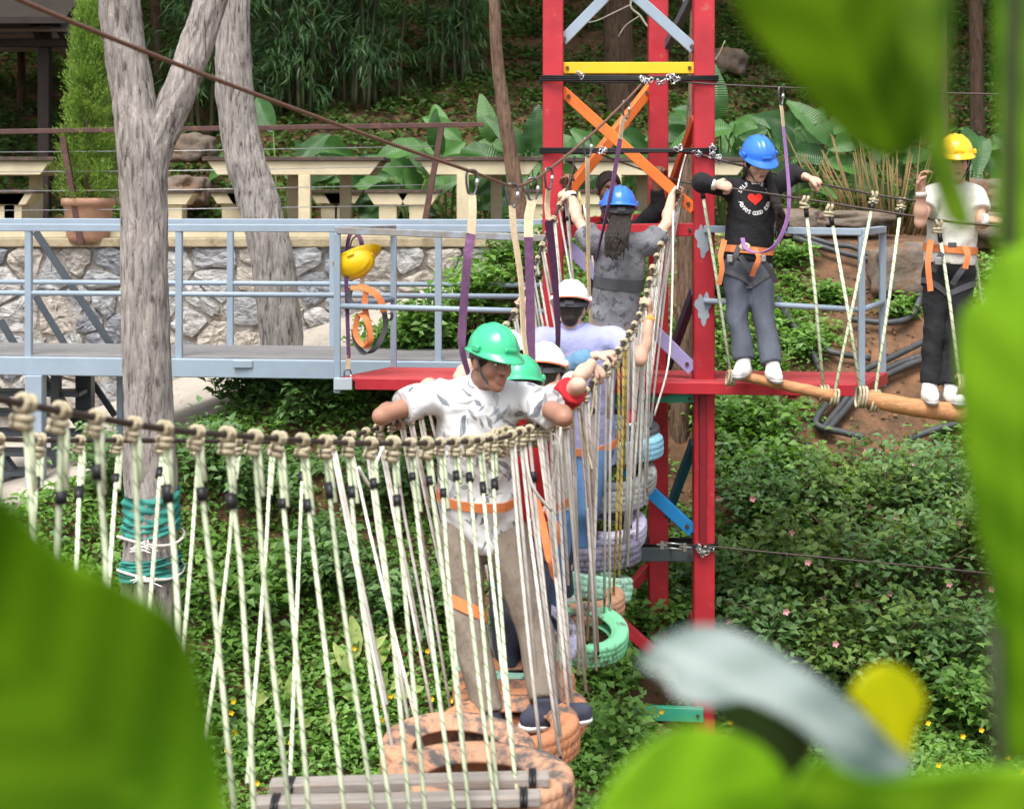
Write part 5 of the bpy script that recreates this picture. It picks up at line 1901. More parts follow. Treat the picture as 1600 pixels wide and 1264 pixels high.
def hair_cap(C, back=-0.03, low=-0.02, th=0.012, fine=0.006, name='hair'):
    """short hair or the hair under a helmet, clear of the face"""
    H, Rm, hs = C['H'], C['Rm'], C['hs']
    h0 = np3(C['P']['head'])
    f_ = Field(h0 - 0.2, h0 + 0.2, fine)
    f_.ell(np3(H(0, -0.014, 0.03)), Rm, ((0.073 + th) * hs, (0.092 + th) * hs, (0.088 + th) * hs), 0.01)
    f_.cap(H(0, -0.04, 0.0), H(0, -0.045, low), 0.066 * hs, 0.05 * hs, 0.02)
    f_.ell(np3(H(0, 0.115, -0.03)), Rm, (0.088 * hs, 0.095 * hs, 0.11 * hs), 0.012, sub=True)
    return field_obj(f_, name, hairm, C['root'])


def long_hair(C, paths, name='hair', res=0.007):
    allp = [p for pts, _ in paths for p in pts]
    lo = np.min([np3(p) for p in allp], 0) - 0.1
    hi = np.max([np3(p) for p in allp], 0) + 0.1
    f_ = Field(lo, hi, res)
    for pts, rr in paths:
        S = spline(pts, 4)
        for i in range(len(S) - 1):
            t0, t1 = i / (len(S) - 1), (i + 1) / (len(S) - 1)
            f_.cap(S[i], S[i + 1], rr[0] + (rr[1] - rr[0]) * t0, rr[0] + (rr[1] - rr[0]) * t1, 0.006)
    return field_obj(f_, name, hairm, C['root'])


# ---- cloth materials
def floral_mat():
    """white cotton printed with sprays of grey leaves: narrow pointed shapes in scattered directions"""
    m, nt, b, N, L = _nodes('floral_cotton')
    tc = N.new('ShaderNodeTexCoord')
    n1 = N.new('ShaderNodeTexNoise')
    n1.inputs['Scale'].default_value = 7
    L.new(tc.outputs['Object'], n1.inputs['Vector'])
    ad = N.new('ShaderNodeMix')
    ad.data_type = 'RGBA'
    ad.inputs['Factor'].default_value = 0.10
    L.new(tc.outputs['Object'], ad.inputs['A'])
    L.new(n1.outputs['Color'], ad.inputs['B'])
    last = None
    for rot, sc, col, keep in ((0.6, (25, 7, 8.5), (0.15, 0.18, 0.22), 0.45), (-0.75, (26, 7, 9), (0.22, 0.25, 0.28), 0.42), (1.45, (28, 7, 9.5), (0.33, 0.36, 0.34), 0.5), (-0.1, (30, 7, 10), (0.42, 0.43, 0.46), 0.45)):
        mp = N.new('ShaderNodeMapping')
        mp.vector_type = 'TEXTURE'
        mp.inputs['Rotation'].default_value = (0, rot, 0)
        mp.inputs['Scale'].default_value = tuple(1 / k for k in sc)
        L.new(ad.outputs['Result'], mp.inputs['Vector'])
        vo = N.new('ShaderNodeTexVoronoi')
        vo.inputs['Scale'].default_value = 1.0
        vo.distance = 'MANHATTAN'
        L.new(mp.outputs[0], vo.inputs['Vector'])
        rp = N.new('ShaderNodeValToRGB')
        rp.color_ramp.elements[0].position = 0.40
        rp.color_ramp.elements[1].position = 0.46
        rp.color_ramp.elements[0].color = (1, 1, 1, 1)
        rp.color_ramp.elements[1].color = (0, 0, 0, 1)
        L.new(vo.outputs['Distance'], rp.inputs['Fac'])
        sp = N.new('ShaderNodeSeparateColor')
        L.new(vo.outputs['Color'], sp.inputs[0])
        gt = N.new('ShaderNodeMath')
        gt.operation = 'GREATER_THAN'
        gt.inputs[1].default_value = keep
        L.new(sp.outputs[0], gt.inputs[0])
        n2 = N.new('ShaderNodeTexNoise')
        n2.inputs['Scale'].default_value = 12
        n2.inputs['Detail'].default_value = 6
        L.new(tc.outputs['Object'], n2.inputs['Vector'])
        mu = N.new('ShaderNodeMath')
        mu.operation = 'MULTIPLY'
        L.new(rp.outputs['Color'], mu.inputs[0])
        L.new(gt.outputs[0], mu.inputs[1])
        mu2 = N.new('ShaderNodeMath')
        mu2.operation = 'MULTIPLY'
        mu2.use_clamp = True
        mu2.inputs[1].default_value = 1.0
        k2 = N.new('ShaderNodeMath')
        k2.operation = 'MULTIPLY'
        k2.inputs[1].default_value = 1.75
        L.new(n2.outputs['Fac'], k2.inputs[0])
        L.new(mu.outputs[0], mu2.inputs[0])
        L.new(k2.outputs[0], mu2.inputs[1])
        mx = N.new('ShaderNodeMix')
        mx.data_type = 'RGBA'
        L.new(mu2.outputs[0], mx.inputs['Factor'])
        if last is None:
            mx.inputs['A'].default_value = (0.62, 0.63, 0.63, 1)
        else:
            L.new(last, mx.inputs['A'])
        mx.inputs['B'].default_value = tuple(k * 0.75 for k in col) + (1,)
        last = mx.outputs['Result']
    n3 = N.new('ShaderNodeTexNoise')
    n3.inputs['Scale'].default_value = 5
    n3.inputs['Detail'].default_value = 2
    n3.inputs['Distortion'].default_value = 0.8
    L.new(tc.outputs['Object'], n3.inputs['Vector'])
    bp = N.new('ShaderNodeBump')
    bp.inputs['Strength'].default_value = 0.9
    bp.inputs['Distance'].default_value = 0.06
    L.new(n3.outputs['Fac'], bp.inputs['Height'])
    L.new(bp.outputs[0], b.inputs['Normal'])
    L.new(last, b.inputs['Base Color'])
    b.inputs['Roughness'].default_value = 0.85
    return m


floral = floral_mat()
khaki = mat('khaki_cotton', (0.20, 0.165, 0.13), 0.9, 0.12, 6, bump=0.9, bscale=6, stretch=(2.2, 2.2, 1), bdist=0.04)
redc = mat('red_cotton', (0.50, 0.02, 0.03), 0.85, 0.15, 6, bump=0.8, bscale=7, bdist=0.04)
navyc = mat('navy_cotton', (0.05, 0.055, 0.085), 0.9, 0.2, 6, bump=0.3, bscale=25, bdist=0.04)
denim = mat('blue_denim', (0.07, 0.15, 0.29), 0.9, 0.25, 6, bump=0.8, bscale=7, stretch=(1, 1, 0.4), bdist=0.04)
ltden = mat('light_denim', (0.13, 0.27, 0.42), 0.9, 0.2, 7, bump=0.35, bscale=25, bdist=0.04)
greyden = mat('grey_denim', (0.075, 0.085, 0.11), 0.9, 0.35, 5, bump=0.8, bscale=7, stretch=(1, 1, 0.35), bdist=0.04)
lavc = mat('lavender_cotton', (0.33, 0.35, 0.58), 0.9, 0.06, 4, bump=0.8, bscale=6, bdist=0.04)
whitec = mat('cream_cotton', (0.58, 0.58, 0.52), 0.9, 0.06, 5, bump=0.8, bscale=7, bdist=0.04)
blackc = mat('black_cotton', (0.013, 0.013, 0.015), 0.9, 0.3, 6, bump=0.9, bscale=7, bdist=0.04)
camo = mat('grey_print_tee', (0.19, 0.195, 0.215), 0.9, 0.3, 7, bump=0.8, bscale=7, col2=(0.085, 0.085, 0.10), thr=0.575, wscale=15, soft=0.02, bdist=0.04)
mauve = mat('mauve_cotton', (0.17, 0.135, 0.125), 0.9, 0.1, 6)
sk_mid = skin_mat('skin_mid', (0.33, 0.17, 0.115))
sk_lt = skin_mat('skin_light', (0.60, 0.39, 0.29))
sk_lt2 = skin_mat('skin_light_warm', (0.55, 0.33, 0.235))
sk_dk = skin_mat('skin_dark', (0.19, 0.095, 0.06))
h_green = mat('green_helmet', (0.045, 0.46, 0.22), 0.28, 0.04, 4, coat=0.3)
h_blue = mat('blue_helmet', (0.03, 0.17, 0.66), 0.28, 0.04, 4, coat=0.3)
h_yel = mat('yellow_helmet', (0.82, 0.52, 0.01), 0.28, 0.04, 4, coat=0.3)
h_white = mat('white_helmet', (0.80, 0.78, 0.74), 0.3, 0.04, 4, coat=0.2)
h_or = mat('orange_rim', (0.72, 0.14, 0.05), 0.4, 0.05, 4)
rcab = spline(Wt(R_WH[0] + R_GR[0]), 8)
lcab = spline(Wt(L_WH[0] + L_GR[0]), 8)


def at_cable(S, D):
    """point and direction of a handrail at depth D"""
    i = min(range(len(S)), key=lambda k: abs(S[k].y - D))
    return S[i], (S[min(i + 1, len(S) - 1)] - S[max(i - 1, 0)]).normalized()


def pose(**k):
    return {a: (w(*v) if isinstance(v, tuple) and len(v) == 3 and max(abs(c) for c in v) > 12 else v) for a, v in k.items()}


def set_grip(P, sd, S, D, flip=1):
    G, c = at_cable(S, D)
    wr, d, n = grip(G, P['e' + sd], c)
    P['w' + sd] = wr
    P['h_' + sd] = (d, n, flip)


AWAY = (0.25, 1, 0)

# ---- 1 front man, floral shirt, green helmet, seen from behind, face turned right
P = pose(head=(769, 566, 6.62), hf=(0.56, -0.80, -0.10), hu=(0.05, 0.06, 1), neck=(757, 593, 6.72), chest=(745, 685, 6.78), pelvis=(752, 812, 6.88),
         sL=(682, 618, 6.76), sR=(828, 622, 6.72), eL=(597, 650, 6.58), eR=(880, 652, 6.42), wL=(620, 664, 6.8), wR=(848, 672, 6.66),
         hL=(718, 838, 6.85), hR=(788, 838, 6.85), kL=(728, 965, 6.72), kR=(838, 985, 6.72), aL=(765, 1118, 6.55), aR=(852, 1098, 6.5),
         fL=(0.25, 0.55, -0.05), fR=(0.62, 0.2, 0.02), front=AWAY, build=1.0, trunk=0.16, mouth=0.006)
set_grip(P, 'L', lcab, 6.95, 1)
set_grip(P, 'R', rcab, 6.72, -1)
C1 = person(w(800, 1160, 6.5), 'man in a floral shirt, khaki trousers and green helmet, turning his face right', P, sk_mid)
s1 = shirt(C1, floral, 0.62, 0.10, 0.02, wob=0.011)
t1 = trousers(C1, khaki, 0.022, 0.98)
shoes(C1, navyc, whiteshoe, 1.15)
hair_cap(C1)
hard_hat(C1['root'], P['head'] + Vector((0, 0, 0.015)), P['hf'], P['hu'], h_green, s=0.94)
belt(C1, [s1], 0.13, strap_o, 'waist_strap', 0.042)
leg_loop(C1, [t1], 'L', 0.88, strap_o, wd=0.05)
MB().ribbon(spline([w(835, 770, 6.75), w(850, 830, 6.6), w(858, 870, 6.55), w(866, 880, 6.55)], 5), (1, 0.2, 0), 0.035).build('hanging_strap', strap_o, C1['root'])

# ---- 2 red sleeves, green helmet, behind him
P = pose(head=(812, 612, 7.32), hf=(0.1, 1, -0.25), hu=(0, 0.25, 1), neck=(808, 645, 7.3), chest=(808, 705, 7.36), pelvis=(820, 830, 7.55),
         sL=(752, 640, 7.3), sR=(858, 640, 7.25), eL=(668, 606, 7.15), eR=(903, 603, 7.05), wL=(690, 600, 7.4), wR=(895, 640, 7.2),
         hL=(795, 850, 7.5), hR=(838, 850, 7.5), kL=(790, 960, 7.35), kR=(835, 965, 7.35), aL=(798, 1052, 7.4), aR=(835, 1050, 7.3), fL=(0.2, 1, 0), fR=(0.3, 1, 0), front=AWAY, face=False, build=0.95)
set_grip(P, 'R', rcab, 7.3, -1)
set_grip(P, 'L', lcab, 7.5, 1)
C2 = person(w(815, 1085, 7.4), 'person in red sleeves and a green helmet crouching behind the man in the floral shirt', P, sk_lt)
s2 = shirt(C2, redc, 0.84, 0.08, 0.014)
t2 = trousers(C2, navyc, 0.02)
shoes(C2, blackc)
hair_cap(C2)
hard_hat(C2['root'], P['head'] + Vector((0, 0, 0.015)), P['hf'], P['hu'], h_green)
belt(C2, [s2], 0.10, strap_o, 'waist_strap')
MB().ribbon(spline([w(852, 790, 7.25), w(870, 830, 7.2), w(862, 880, 7.2), w(872, 910, 7.2)], 5), (1, 0.2, 0), 0.035).build('hanging_strap', strap_o, C2['root'])
leg_loop(C2, [t2], 'R', 0.3, strap_g)

# ---- 3 white and orange helmet, cream shirt
P = pose(head=(851, 588, 7.9), hf=(0.35, 1, -0.35), hu=(0.05, 0.3, 1), neck=(846, 622, 7.85), chest=(842, 680, 7.9), pelvis=(848, 800, 8.05),
         sL=(805, 618, 7.85), sR=(882, 618, 7.8), eL=(720, 590, 7.7), eR=(906, 588, 7.62), wL=(735, 585, 7.9), wR=(925, 580, 7.75),
         hL=(832, 815, 8.0), hR=(866, 815, 8.0), kL=(830, 900, 7.9), kR=(866, 900, 7.9), aL=(830, 985, 8.0), aR=(862, 985, 7.95), fL=(0.2, 1, 0), fR=(0.3, 1, 0), front=AWAY, face=False, build=0.92)
set_grip(P, 'R', rcab, 7.75, -1)
set_grip(P, 'L', lcab, 8.1, 1)
C3 = person(w(848, 1010, 8.0), 'person bent low in a white helmet with orange rim, behind the red sleeve', P, sk_lt)
s3 = shirt(C3, whitec, 0.7, 0.08, 0.012)
t3 = trousers(C3, denim, 0.018)
shoes(C3, whiteshoe)
hair_cap(C3, low=-0.065, th=0.009)
hard_hat(C3['root'], P['head'] + Vector((0, 0, 0.015)), P['hf'], P['hu'], h_white, h_or)
belt(C3, [s3], 0.10, strap_o, 'waist_strap')

# ---- 4 blue denim sleeve
P = pose(head=(793, 566, 8.35), hf=(-0.2, 1, -0.3), hu=(-0.05, 0.2, 1), neck=(806, 600, 8.35), chest=(822, 660, 8.4), pelvis=(858, 770, 8.5),
         sL=(770, 600, 8.35), sR=(860, 592, 8.3), eL=(742, 615, 8.2), eR=(908, 566, 8.15), wL=(740, 585, 8.4), wR=(938, 560, 8.1),
         hL=(845, 785, 8.5), hR=(878, 785, 8.5), kL=(848, 860, 8.45), kR=(880, 860, 8.4), aL=(850, 930, 8.55), aR=(880, 930, 8.5), fL=(0.2, 1, 0), fR=(0.3, 1, 0), front=AWAY, face=False, build=0.85)
set_grip(P, 'R', rcab, 8.1, -1)
set_grip(P, 'L', lcab, 8.45, 1)
C4 = person(w(865, 955, 8.5), 'person reaching out of a light blue denim sleeve, mostly hidden by those in front', P, sk_lt)
s4 = shirt(C4, ltden, 1.75, 0.08, 0.018)
t4 = trousers(C4, navyc, 0.016)
shoes(C4, whiteshoe)
hair_cap(C4)
hard_hat(C4['root'], P['head'] + Vector((0, 0, 0.015)), P['hf'], P['hu'], h_white)

# ---- 5 lavender shirt, white helmet with orange rim, jeans
P = pose(head=(892, 484, 9.0), hf=(0.12, 1, -0.3), hu=(0.05, 0.3, 1), neck=(895, 514, 9.0), chest=(908, 580, 9.05), pelvis=(908, 690, 9.15),
         sL=(848, 532, 9.0), sR=(960, 530, 9.0), eL=(812, 590, 8.85), eR=(1000, 560, 8.78), wL=(806, 490, 8.95), wR=(998, 488, 8.9),
         hL=(885, 705, 9.1), hR=(930, 705, 9.1), kL=(880, 800, 9.0), kR=(915, 800, 8.95), aL=(878, 885, 9.05), aR=(905, 885, 9.0), fL=(0.2, 1, 0), fR=(0.3, 1, 0), front=AWAY, face=False, build=1.06, trunk=0.165)
set_grip(P, 'R', rcab, 8.95, -1)
set_grip(P, 'L', lcab, 9.0, 1)
C5 = person(w(895, 905, 9.05), 'man in a lavender shirt, jeans and white helmet with orange rim, seen from behind', P, sk_lt2)
s5 = shirt(C5, lavc, 0.72, 0.12, 0.02)
t5 = trousers(C5, denim, 0.02)
shoes(C5, whiteshoe)
hair_cap(C5, low=-0.06, th=0.009)
hard_hat(C5['root'], P['head'] + Vector((0, 0, 0.015)), P['hf'], P['hu'], h_white, h_or)
belt(C5, [s5], 0.0, strap_o, 'waist_strap')
MB().ribbon(spline([w(908, 760, 8.95), w(922, 800, 8.9), w(920, 830, 8.9), w(930, 838, 8.9)], 5), (1, 0.2, 0), 0.04).build('hanging_strap', strap_o, C5['root'])
c_ = P['wR']
d_ = (P['wR'] - P['eR']).normalized()
MB().tube([c_ - d_ * 0.045, c_ - d_ * 0.02], 0.034, 16).build('wrist_band', mat('orange_band', (0.8, 0.33, 0.03), 0.5, 0.05), C5['root'])

# ---- 6 woman in grey tee, blue helmet, arms raised, seen from behind
P = pose(head=(967, 335, 9.62), hf=(-0.05, 1, -0.12), hu=(0.02, 0.1, 1), neck=(968, 376, 9.68), chest=(968, 420, 9.7), pelvis=(957, 500, 9.72),
         sL=(925, 378, 9.66), sR=(1018, 378, 9.66), eL=(902, 342, 9.75), eR=(1042, 350, 9.72), wL=(888, 300, 9.95), wR=(1052, 305, 9.92),
         hL=(938, 512, 9.72), hR=(975, 512, 9.72), kL=(930, 575, 9.5), kR=(985, 580, 9.55), aL=(945, 640, 9.75), aR=(985, 638, 9.72), fL=(0.1, 1, 0), fR=(0.1, 1, 0), front=(0, 1, 0), face=False, build=0.92, trunk=0.142)
set_grip(P, 'L', lcab, 10.06, 1)
set_grip(P, 'R', rcab, 10.0, -1)
C6 = person(w(965, 658, 9.75), 'woman in a grey patterned tee and blue helmet, arms raised, seen from behind', P, sk_lt)
s6 = shirt(C6, camo, 0.5, 0.05, 0.02)
shorts(C6, mauve)
shoes(C6, redc, whiteshoe)
hair_cap(C6, low=-0.06)
H = C6['H']
paths = []
rr = random.Random(5)
for k in range(44):
    a = rr.uniform(-0.055, 0.055)
    paths.append(([H(a * 0.7, -0.085, -0.02), H(a * 1.1 - 0.008, -0.125, -0.075), H(a * 1.25 - 0.03, -0.16 + rr.uniform(-0.012, 0.012), -0.16), H(a * 0.9 - 0.035 + rr.uniform(-0.03, 0.03), -0.165, -0.22 - rr.uniform(0, 0.09))], (0.014, 0.0035)))
long_hair(C6, paths)
hard_hat(C6['root'], P['head'] + Vector((0, 0, 0.018)), P['hf'], P['hu'], h_blue)
belt(C6, [s6], 0.24, strap_g, 'waist_strap', 0.07, base='pelvis')
MB().tube([P['wL'] - (P['wL'] - P['eL']).normalized() * 0.05, P['wL'] - (P['wL'] - P['eL']).normalized() * 0.015], 0.035, 16).build('wrist_watch', whitep, C6['root'])
MB().box(P['wL'] - (P['wL'] - P['eL']).normalized() * 0.03 + Vector((0.01, -0.036, 0.006)), (0.04, 0.012, 0.028)).build('watch_face', blackc, C6['root'], 0.003)

# ---- 7 instructor in black inside the tower
P = pose(head=(951, 297, 10.42), hf=(0.25, -1, -0.05), hu=(0.03, 0, 1), neck=(955, 346, 10.5), chest=(955, 400, 10.5), pelvis=(958, 510, 10.5),
         sL=(915, 365, 10.5), sR=(995, 362, 10.5), eL=(880, 335, 10.35), eR=(1028, 328, 10.45), wL=(886, 296, 10.15), wR=(1026, 284, 10.4),
         hL=(940, 525, 10.5), hR=(976, 525, 10.5), kL=(938, 545, 10.45), kR=(978, 545, 10.45), aL=(938, 563, 10.55), aR=(978, 563, 10.55), fL=(-0.1, -1, 0), fR=(0.1, -1, 0), front=(0.05, -1, 0), build=0.98)
P['kL'], P['kR'] = P['hL'] + Vector((0, -0.02, -0.02)), P['hR'] + Vector((0, -0.02, -0.02))
zf = ZC - DH
for sd in 'LR':
    hp = P['h' + sd]
    P['a' + sd] = Vector((hp.x, hp.y, zf + 0.09))
    P['k' + sd] = hp.lerp(P['a' + sd], 0.5) + Vector((0, -0.03, 0))
P['h_L'] = (Vector((0.05, -0.15, 1)), Vector((0.3, -1, 0.1)), -1)
P['h_R'] = (Vector((0.1, -0.1, 1)), Vector((0.1, -1, 0)), 1)
C7 = person(Vector((P['pelvis'].x, 10.5, zf)), 'man in a black long sleeved shirt holding cables inside the tower', P, sk_dk)
s7 = shirt(C7, blackc, 1.72, 0.08, 0.016)
t7 = trousers(C7, blackc, 0.016)
shoes(C7, blackc)
hair_cap(C7, low=0.0, th=0.013)

# ---- 8 woman in black sweatshirt and blue helmet
P = pose(head=(1184, 254, 9.72), hf=(0.28, -1, -0.42), hu=(0.02, -0.3, 1), neck=(1176, 288, 9.82), chest=(1176, 325, 9.82), pelvis=(1166, 408, 9.8),
         sL=(1142, 296, 9.82), sR=(1212, 290, 9.88), eL=(1097, 286, 9.62), eR=(1240, 272, 9.95), wL=(1125, 293, 9.6), wR=(1262, 281, 9.86),
         hL=(1150, 422, 9.8), hR=(1184, 422, 9.8), kL=(1152, 495, 9.72), kR=(1193, 495, 9.72), aL=(1162, 564, 9.62), aR=(1207, 570, 9.58), fL=(-0.35, -0.75, 0), fR=(0.05, -0.9, 0), front=(0.12, -1, 0), build=0.88, trunk=0.152, hs=0.96)
G1, c1 = hn1[min(range(len(hn1)), key=lambda k: abs(hn1[k].x - w(1137, 294, 9.62).x))], (hn1[12] - hn1[10]).normalized()
wr, d, n = grip(G1, P['eL'], c1)
P['wL'], P['h_L'] = G1 + Vector((-0.075, -0.02, 0.02)), (Vector((1, 0.1, -0.15)), Vector((0.1, 1, -0.6)), 1)
G2 = hn2[min(range(len(hn2)), key=lambda k: abs(hn2[k].x - w(1277, 286, 9.85).x))]
P['wR'], P['h_R'] = G2 + Vector((-0.06, -0.03, 0.035)), (Vector((1, 0.25, -0.35)), Vector((0, 0.6, -1)), -1)
C8 = person(w(1185, 590, 9.65), 'woman in a black heart sweatshirt, blue helmet and grey jeans on the thin log', P, sk_lt)
s8 = shirt(C8, blackc, 1.78, 0.0, 0.018, name='sweatshirt', collar=True)
t8 = trousers(C8, greyden, 0.016, 0.98, flare=0.012)
shoes(C8, whiteshoe, shoe_sole, 0.95)
hair_cap(C8, low=-0.06, th=0.014)
H = C8['H']
rr = random.Random(9)
paths = []
for k in range(22):
    o = rr.uniform(-0.02, 0.03)
    paths.append(([H(-0.07, -0.03 + o, -0.01), H(-0.088 + o * 0.6, -0.0, -0.10), w(1212 + rr.uniform(-7, 9), 315, 9.66 + o), w(1222 + rr.uniform(-9, 10), 350, 9.66 + o), w(1221 + rr.uniform(-12, 10), 372 + rr.uniform(-16, 16), 9.68 + o)], (0.015, 0.004)))
for k in range(8):
    o = rr.uniform(-0.02, 0.02)
    paths.append(([H(0.07, -0.03 + o, -0.01), H(0.078, -0.01 + o, -0.08), H(0.07 + o, -0.05, -0.13)], (0.010, 0.003)))
long_hair(C8, paths)
hard_hat(C8['root'], P['head'] + Vector((0, 0, 0.016)), P['hf'], P['hu'], h_blue, s=0.97)
belt(C8, [s8, t8], 0.07, strap_o, 'waist_strap', 0.045, off=0.008)
for sd in 'LR':
    leg_loop(C8, [t8], sd, 0.22, strap_g, wd=0.035)
for pts, m_ in (([w(1132, 375, 9.68), w(1126, 400, 9.64), w(1128, 420, 9.63), w(1123, 445, 9.64)], strap_o), ([w(1178, 388, 9.62), w(1186, 402, 9.60), w(1180, 418, 9.60), w(1175, 432, 9.62)], strap_o),
                ([w(1155, 385, 9.62), w(1148, 402, 9.60), w(1141, 416, 9.61)], strap_g), ([w(1156, 400, 9.61), w(1165, 412, 9.6), w(1173, 424, 9.61)], strap_g), ([w(1186, 402, 9.6), w(1200, 418, 9.61), w(1212, 440, 9.65)], strap_g)):
    MB().ribbon(spline(pts, 5), (1, 0.15, 0.2), 0.034).build('harness_strap', m_, C8['root'])
MB().box(w(1140, 404, 9.59), (0.035, 0.012, 0.045)).build('buckle', steel, C8['root'], 0.003)
MB().box(w(1193, 404, 9.59), (0.03, 0.012, 0.04)).build('buckle', steel, C8['root'], 0.003)
MB().tube([P['wL'] + Vector((-0.035, 0, 0)), P['wL'] + Vector((-0.005, 0, 0))], 0.034, 16).build('wrist_wrap', whitec, C8['root'])

# print on the sweatshirt: red heart inside a ring of letters
tree8 = bvh_of([s8])
pc = w(1188, 311, 9.5)
pdir = Vector((0, 1, 0))


def project(p):
    hit = tree8.ray_cast(Vector((p.x, p.y - 0.5, p.z)), Vector((0, 1, 0)), 2.0)
    return Vector((p.x, (hit[0].y if hit[0] is not None else p.y + 0.15) - 0.003, p.z))


hb = MB()
ring = []
NH = 48
cols_ = [0.0, 0.35, 0.7, 1.0]
rows = []
for i in range(NH):
    t = 2 * math.pi * i / NH
    hx, hz = 16 * math.sin(t) ** 3, 13 * math.cos(t) - 5 * math.cos(2 * t) - 2 * math.cos(3 * t) - math.cos(4 * t)
    rows.append([project(pc + Vector((hx * k * 0.0029, 0, hz * k * 0.0027))) for k in (0.02, 0.4, 0.75, 1.0)])
hb.grid(rows, closed_u=True)
hb.build('heart_print', mat('red_print', (0.75, 0.03, 0.015), 0.7, 0.05), s8)


def letter_mesh(ch, size):
    cu = bpy.data.curves.new('t', 'FONT')
    cu.body = ch
    cu.size = size
    cu.align_x = 'CENTER'
    cu.resolution_u = 3
    cu.offset = 0.0008
    o = bpy.data.objects.new('t', cu)
    COL.objects.link(o)
    dg = bpy.context.evaluated_depsgraph_get()
    dg.update()
    me = o.evaluated_get(dg).to_mesh()
    V = [v.co.copy() for v in me.vertices]
    Fc = [tuple(p.vertices) for p in me.polygons]
    o.evaluated_get(dg).to_mesh_clear()
    bpy.data.objects.remove(o)
    bpy.data.curves.remove(cu)
    return V, Fc


for txt, a0, a1, sgn in (('SELF LOVE IS', 158, 22, 1), ('ALWAYS GOOD IDEA', 192, 348, -1)):
    for i, ch in enumerate(txt):
        if ch == ' ':
            continue
        a = math.radians(a0 + (a1 - a0) * (i + 0.5) / len(txt))
        R_ = 0.092 if sgn > 0 else 0.103
        V_, F_ = letter_mesh(ch, 0.034)
        lt = MB()
        n0 = 0
        rot = a - math.pi / 2 if sgn > 0 else a + math.pi / 2
        for v in V_:
            x, z = v.x, v.y
            lt.v.append(project(pc + Vector((R_ * math.cos(a) + x * math.cos(rot) - z * math.sin(rot), 0, R_ * math.sin(a) + x * math.sin(rot) + z * math.cos(rot)))))
        for f__ in F_:
            lt.face([n0 + k for k in f__])
        lt.build('letter', mat('white_print', (0.75, 0.74, 0.72), 0.8, 0.05), s8)

# ---- 9 woman in cream polo, black trousers, yellow helmet
P = pose(head=(1493, 254, 9.35), hf=(-0.12, -1, -0.08), hu=(-0.02, -0.05, 1), neck=(1492, 295, 9.4), chest=(1490, 330, 9.4), pelvis=(1483, 412, 9.4),
         sL=(1456, 306, 9.4), sR=(1526, 306, 9.4), eL=(1438, 346, 9.2), eR=(1534, 348, 9.3), wL=(1440, 298, 9.15), wR=(1545, 344, 9.18),
         hL=(1465, 428, 9.4), hR=(1500, 428, 9.4), kL=(1460, 515, 9.32), kR=(1494, 515, 9.32), aL=(1452, 602, 9.26), aR=(1486, 604, 9.24), fL=(-0.12, -1, 0), fR=(0.1, -1, 0), front=(-0.05, -1, 0), build=0.88, trunk=0.15, hs=0.95)
P['h_L'] = (Vector((0.0, -0.1, 1)), Vector((0.5, -0.6, 0)), -1, (0.5, 0.8, 0.6))
P['h_R'] = (Vector((1, -0.2, -0.1)), Vector((0, 0.5, -1)), 1)
C9 = person(w(1468, 630, 9.26), 'woman in a cream polo, black trousers and yellow helmet standing on the thick log', P, sk_lt2)
s9 = shirt(C9, whitec, 0.55, 0.0, 0.016)
t9 = trousers(C9, blackc, 0.016, 0.98, flare=0.008)
shoes(C9, whiteshoe, shoe_sole, 0.95)
hair_cap(C9, low=-0.06, th=0.014)
H = C9['H']
paths = []
rr = random.Random(12)
for k in range(10):
    o = rr.uniform(-0.015, 0.015)
    paths.append(([H(-0.068, -0.03 + o, 0.0), H(-0.08, -0.02 + o, -0.07), H(-0.075 + o, -0.04, -0.13)], (0.011, 0.004)))
long_hair(C9, paths)
hard_hat(C9['root'], P['head'] + Vector((0, 0, 0.016)), P['hf'], P['hu'], h_yel, s=0.97)
belt(C9, [s9, t9], 0.09, strap_o, 'waist_strap', 0.045, off=0.008)
for sd in 'LR':
    leg_loop(C9, [t9], sd, 0.3, strap_g, wd=0.035)
for pts, m_ in (([w(1455, 375, 9.24), w(1450, 410, 9.2), w(1454, 455, 9.2)], strap_o), ([w(1508, 385, 9.22), w(1512, 400, 9.2), w(1508, 420, 9.2)], strap_o), ([w(1472, 395, 9.21), w(1464, 410, 9.2), w(1458, 425, 9.21)], strap_g), ([w(1506, 418, 9.2), w(1496, 432, 9.2), w(1488, 445, 9.21)], strap_g)):
    MB().ribbon(spline(pts, 5), (1, 0.1, 0.1), 0.036).build('harness_strap', m_, C9['root'])
MB().box(w(1466, 408, 9.18), (0.04, 0.012, 0.045)).build('buckle', steel, C9['root'], 0.003)
MB().box(w(1488, 383, 9.19), (0.05, 0.014, 0.03)).build('buckle', strap_g, C9['root'], 0.003)
MB().tube([P['wL'] - Vector((0, 0, 0.04)), P['wL'] - Vector((0, 0, 0.01))], 0.034, 16).build('wrist_wrap', whitec, C9['root'])
MB().tube([P['wR'] - Vector((0.035, 0, 0)), P['wR'] - Vector((0.01, 0, 0))], 0.036, 16).build('bracelet', whitep, C9['root'])

# ================================================================ LANYARDS
web_c = mat('cream_webbing', (0.56, 0.44, 0.29), 0.85, 0.15, 40, bump=0.3, bscale=200)
web_p = mat('purple_webbing', (0.11, 0.045, 0.105), 0.8, 0.2, 40, bump=0.3, bscale=200, col2=(0.19, 0.09, 0.18), thr=0.62)
web_l = mat('lilac_webbing', (0.30, 0.15, 0.36), 0.8, 0.15, 40, bump=0.3, bscale=200)


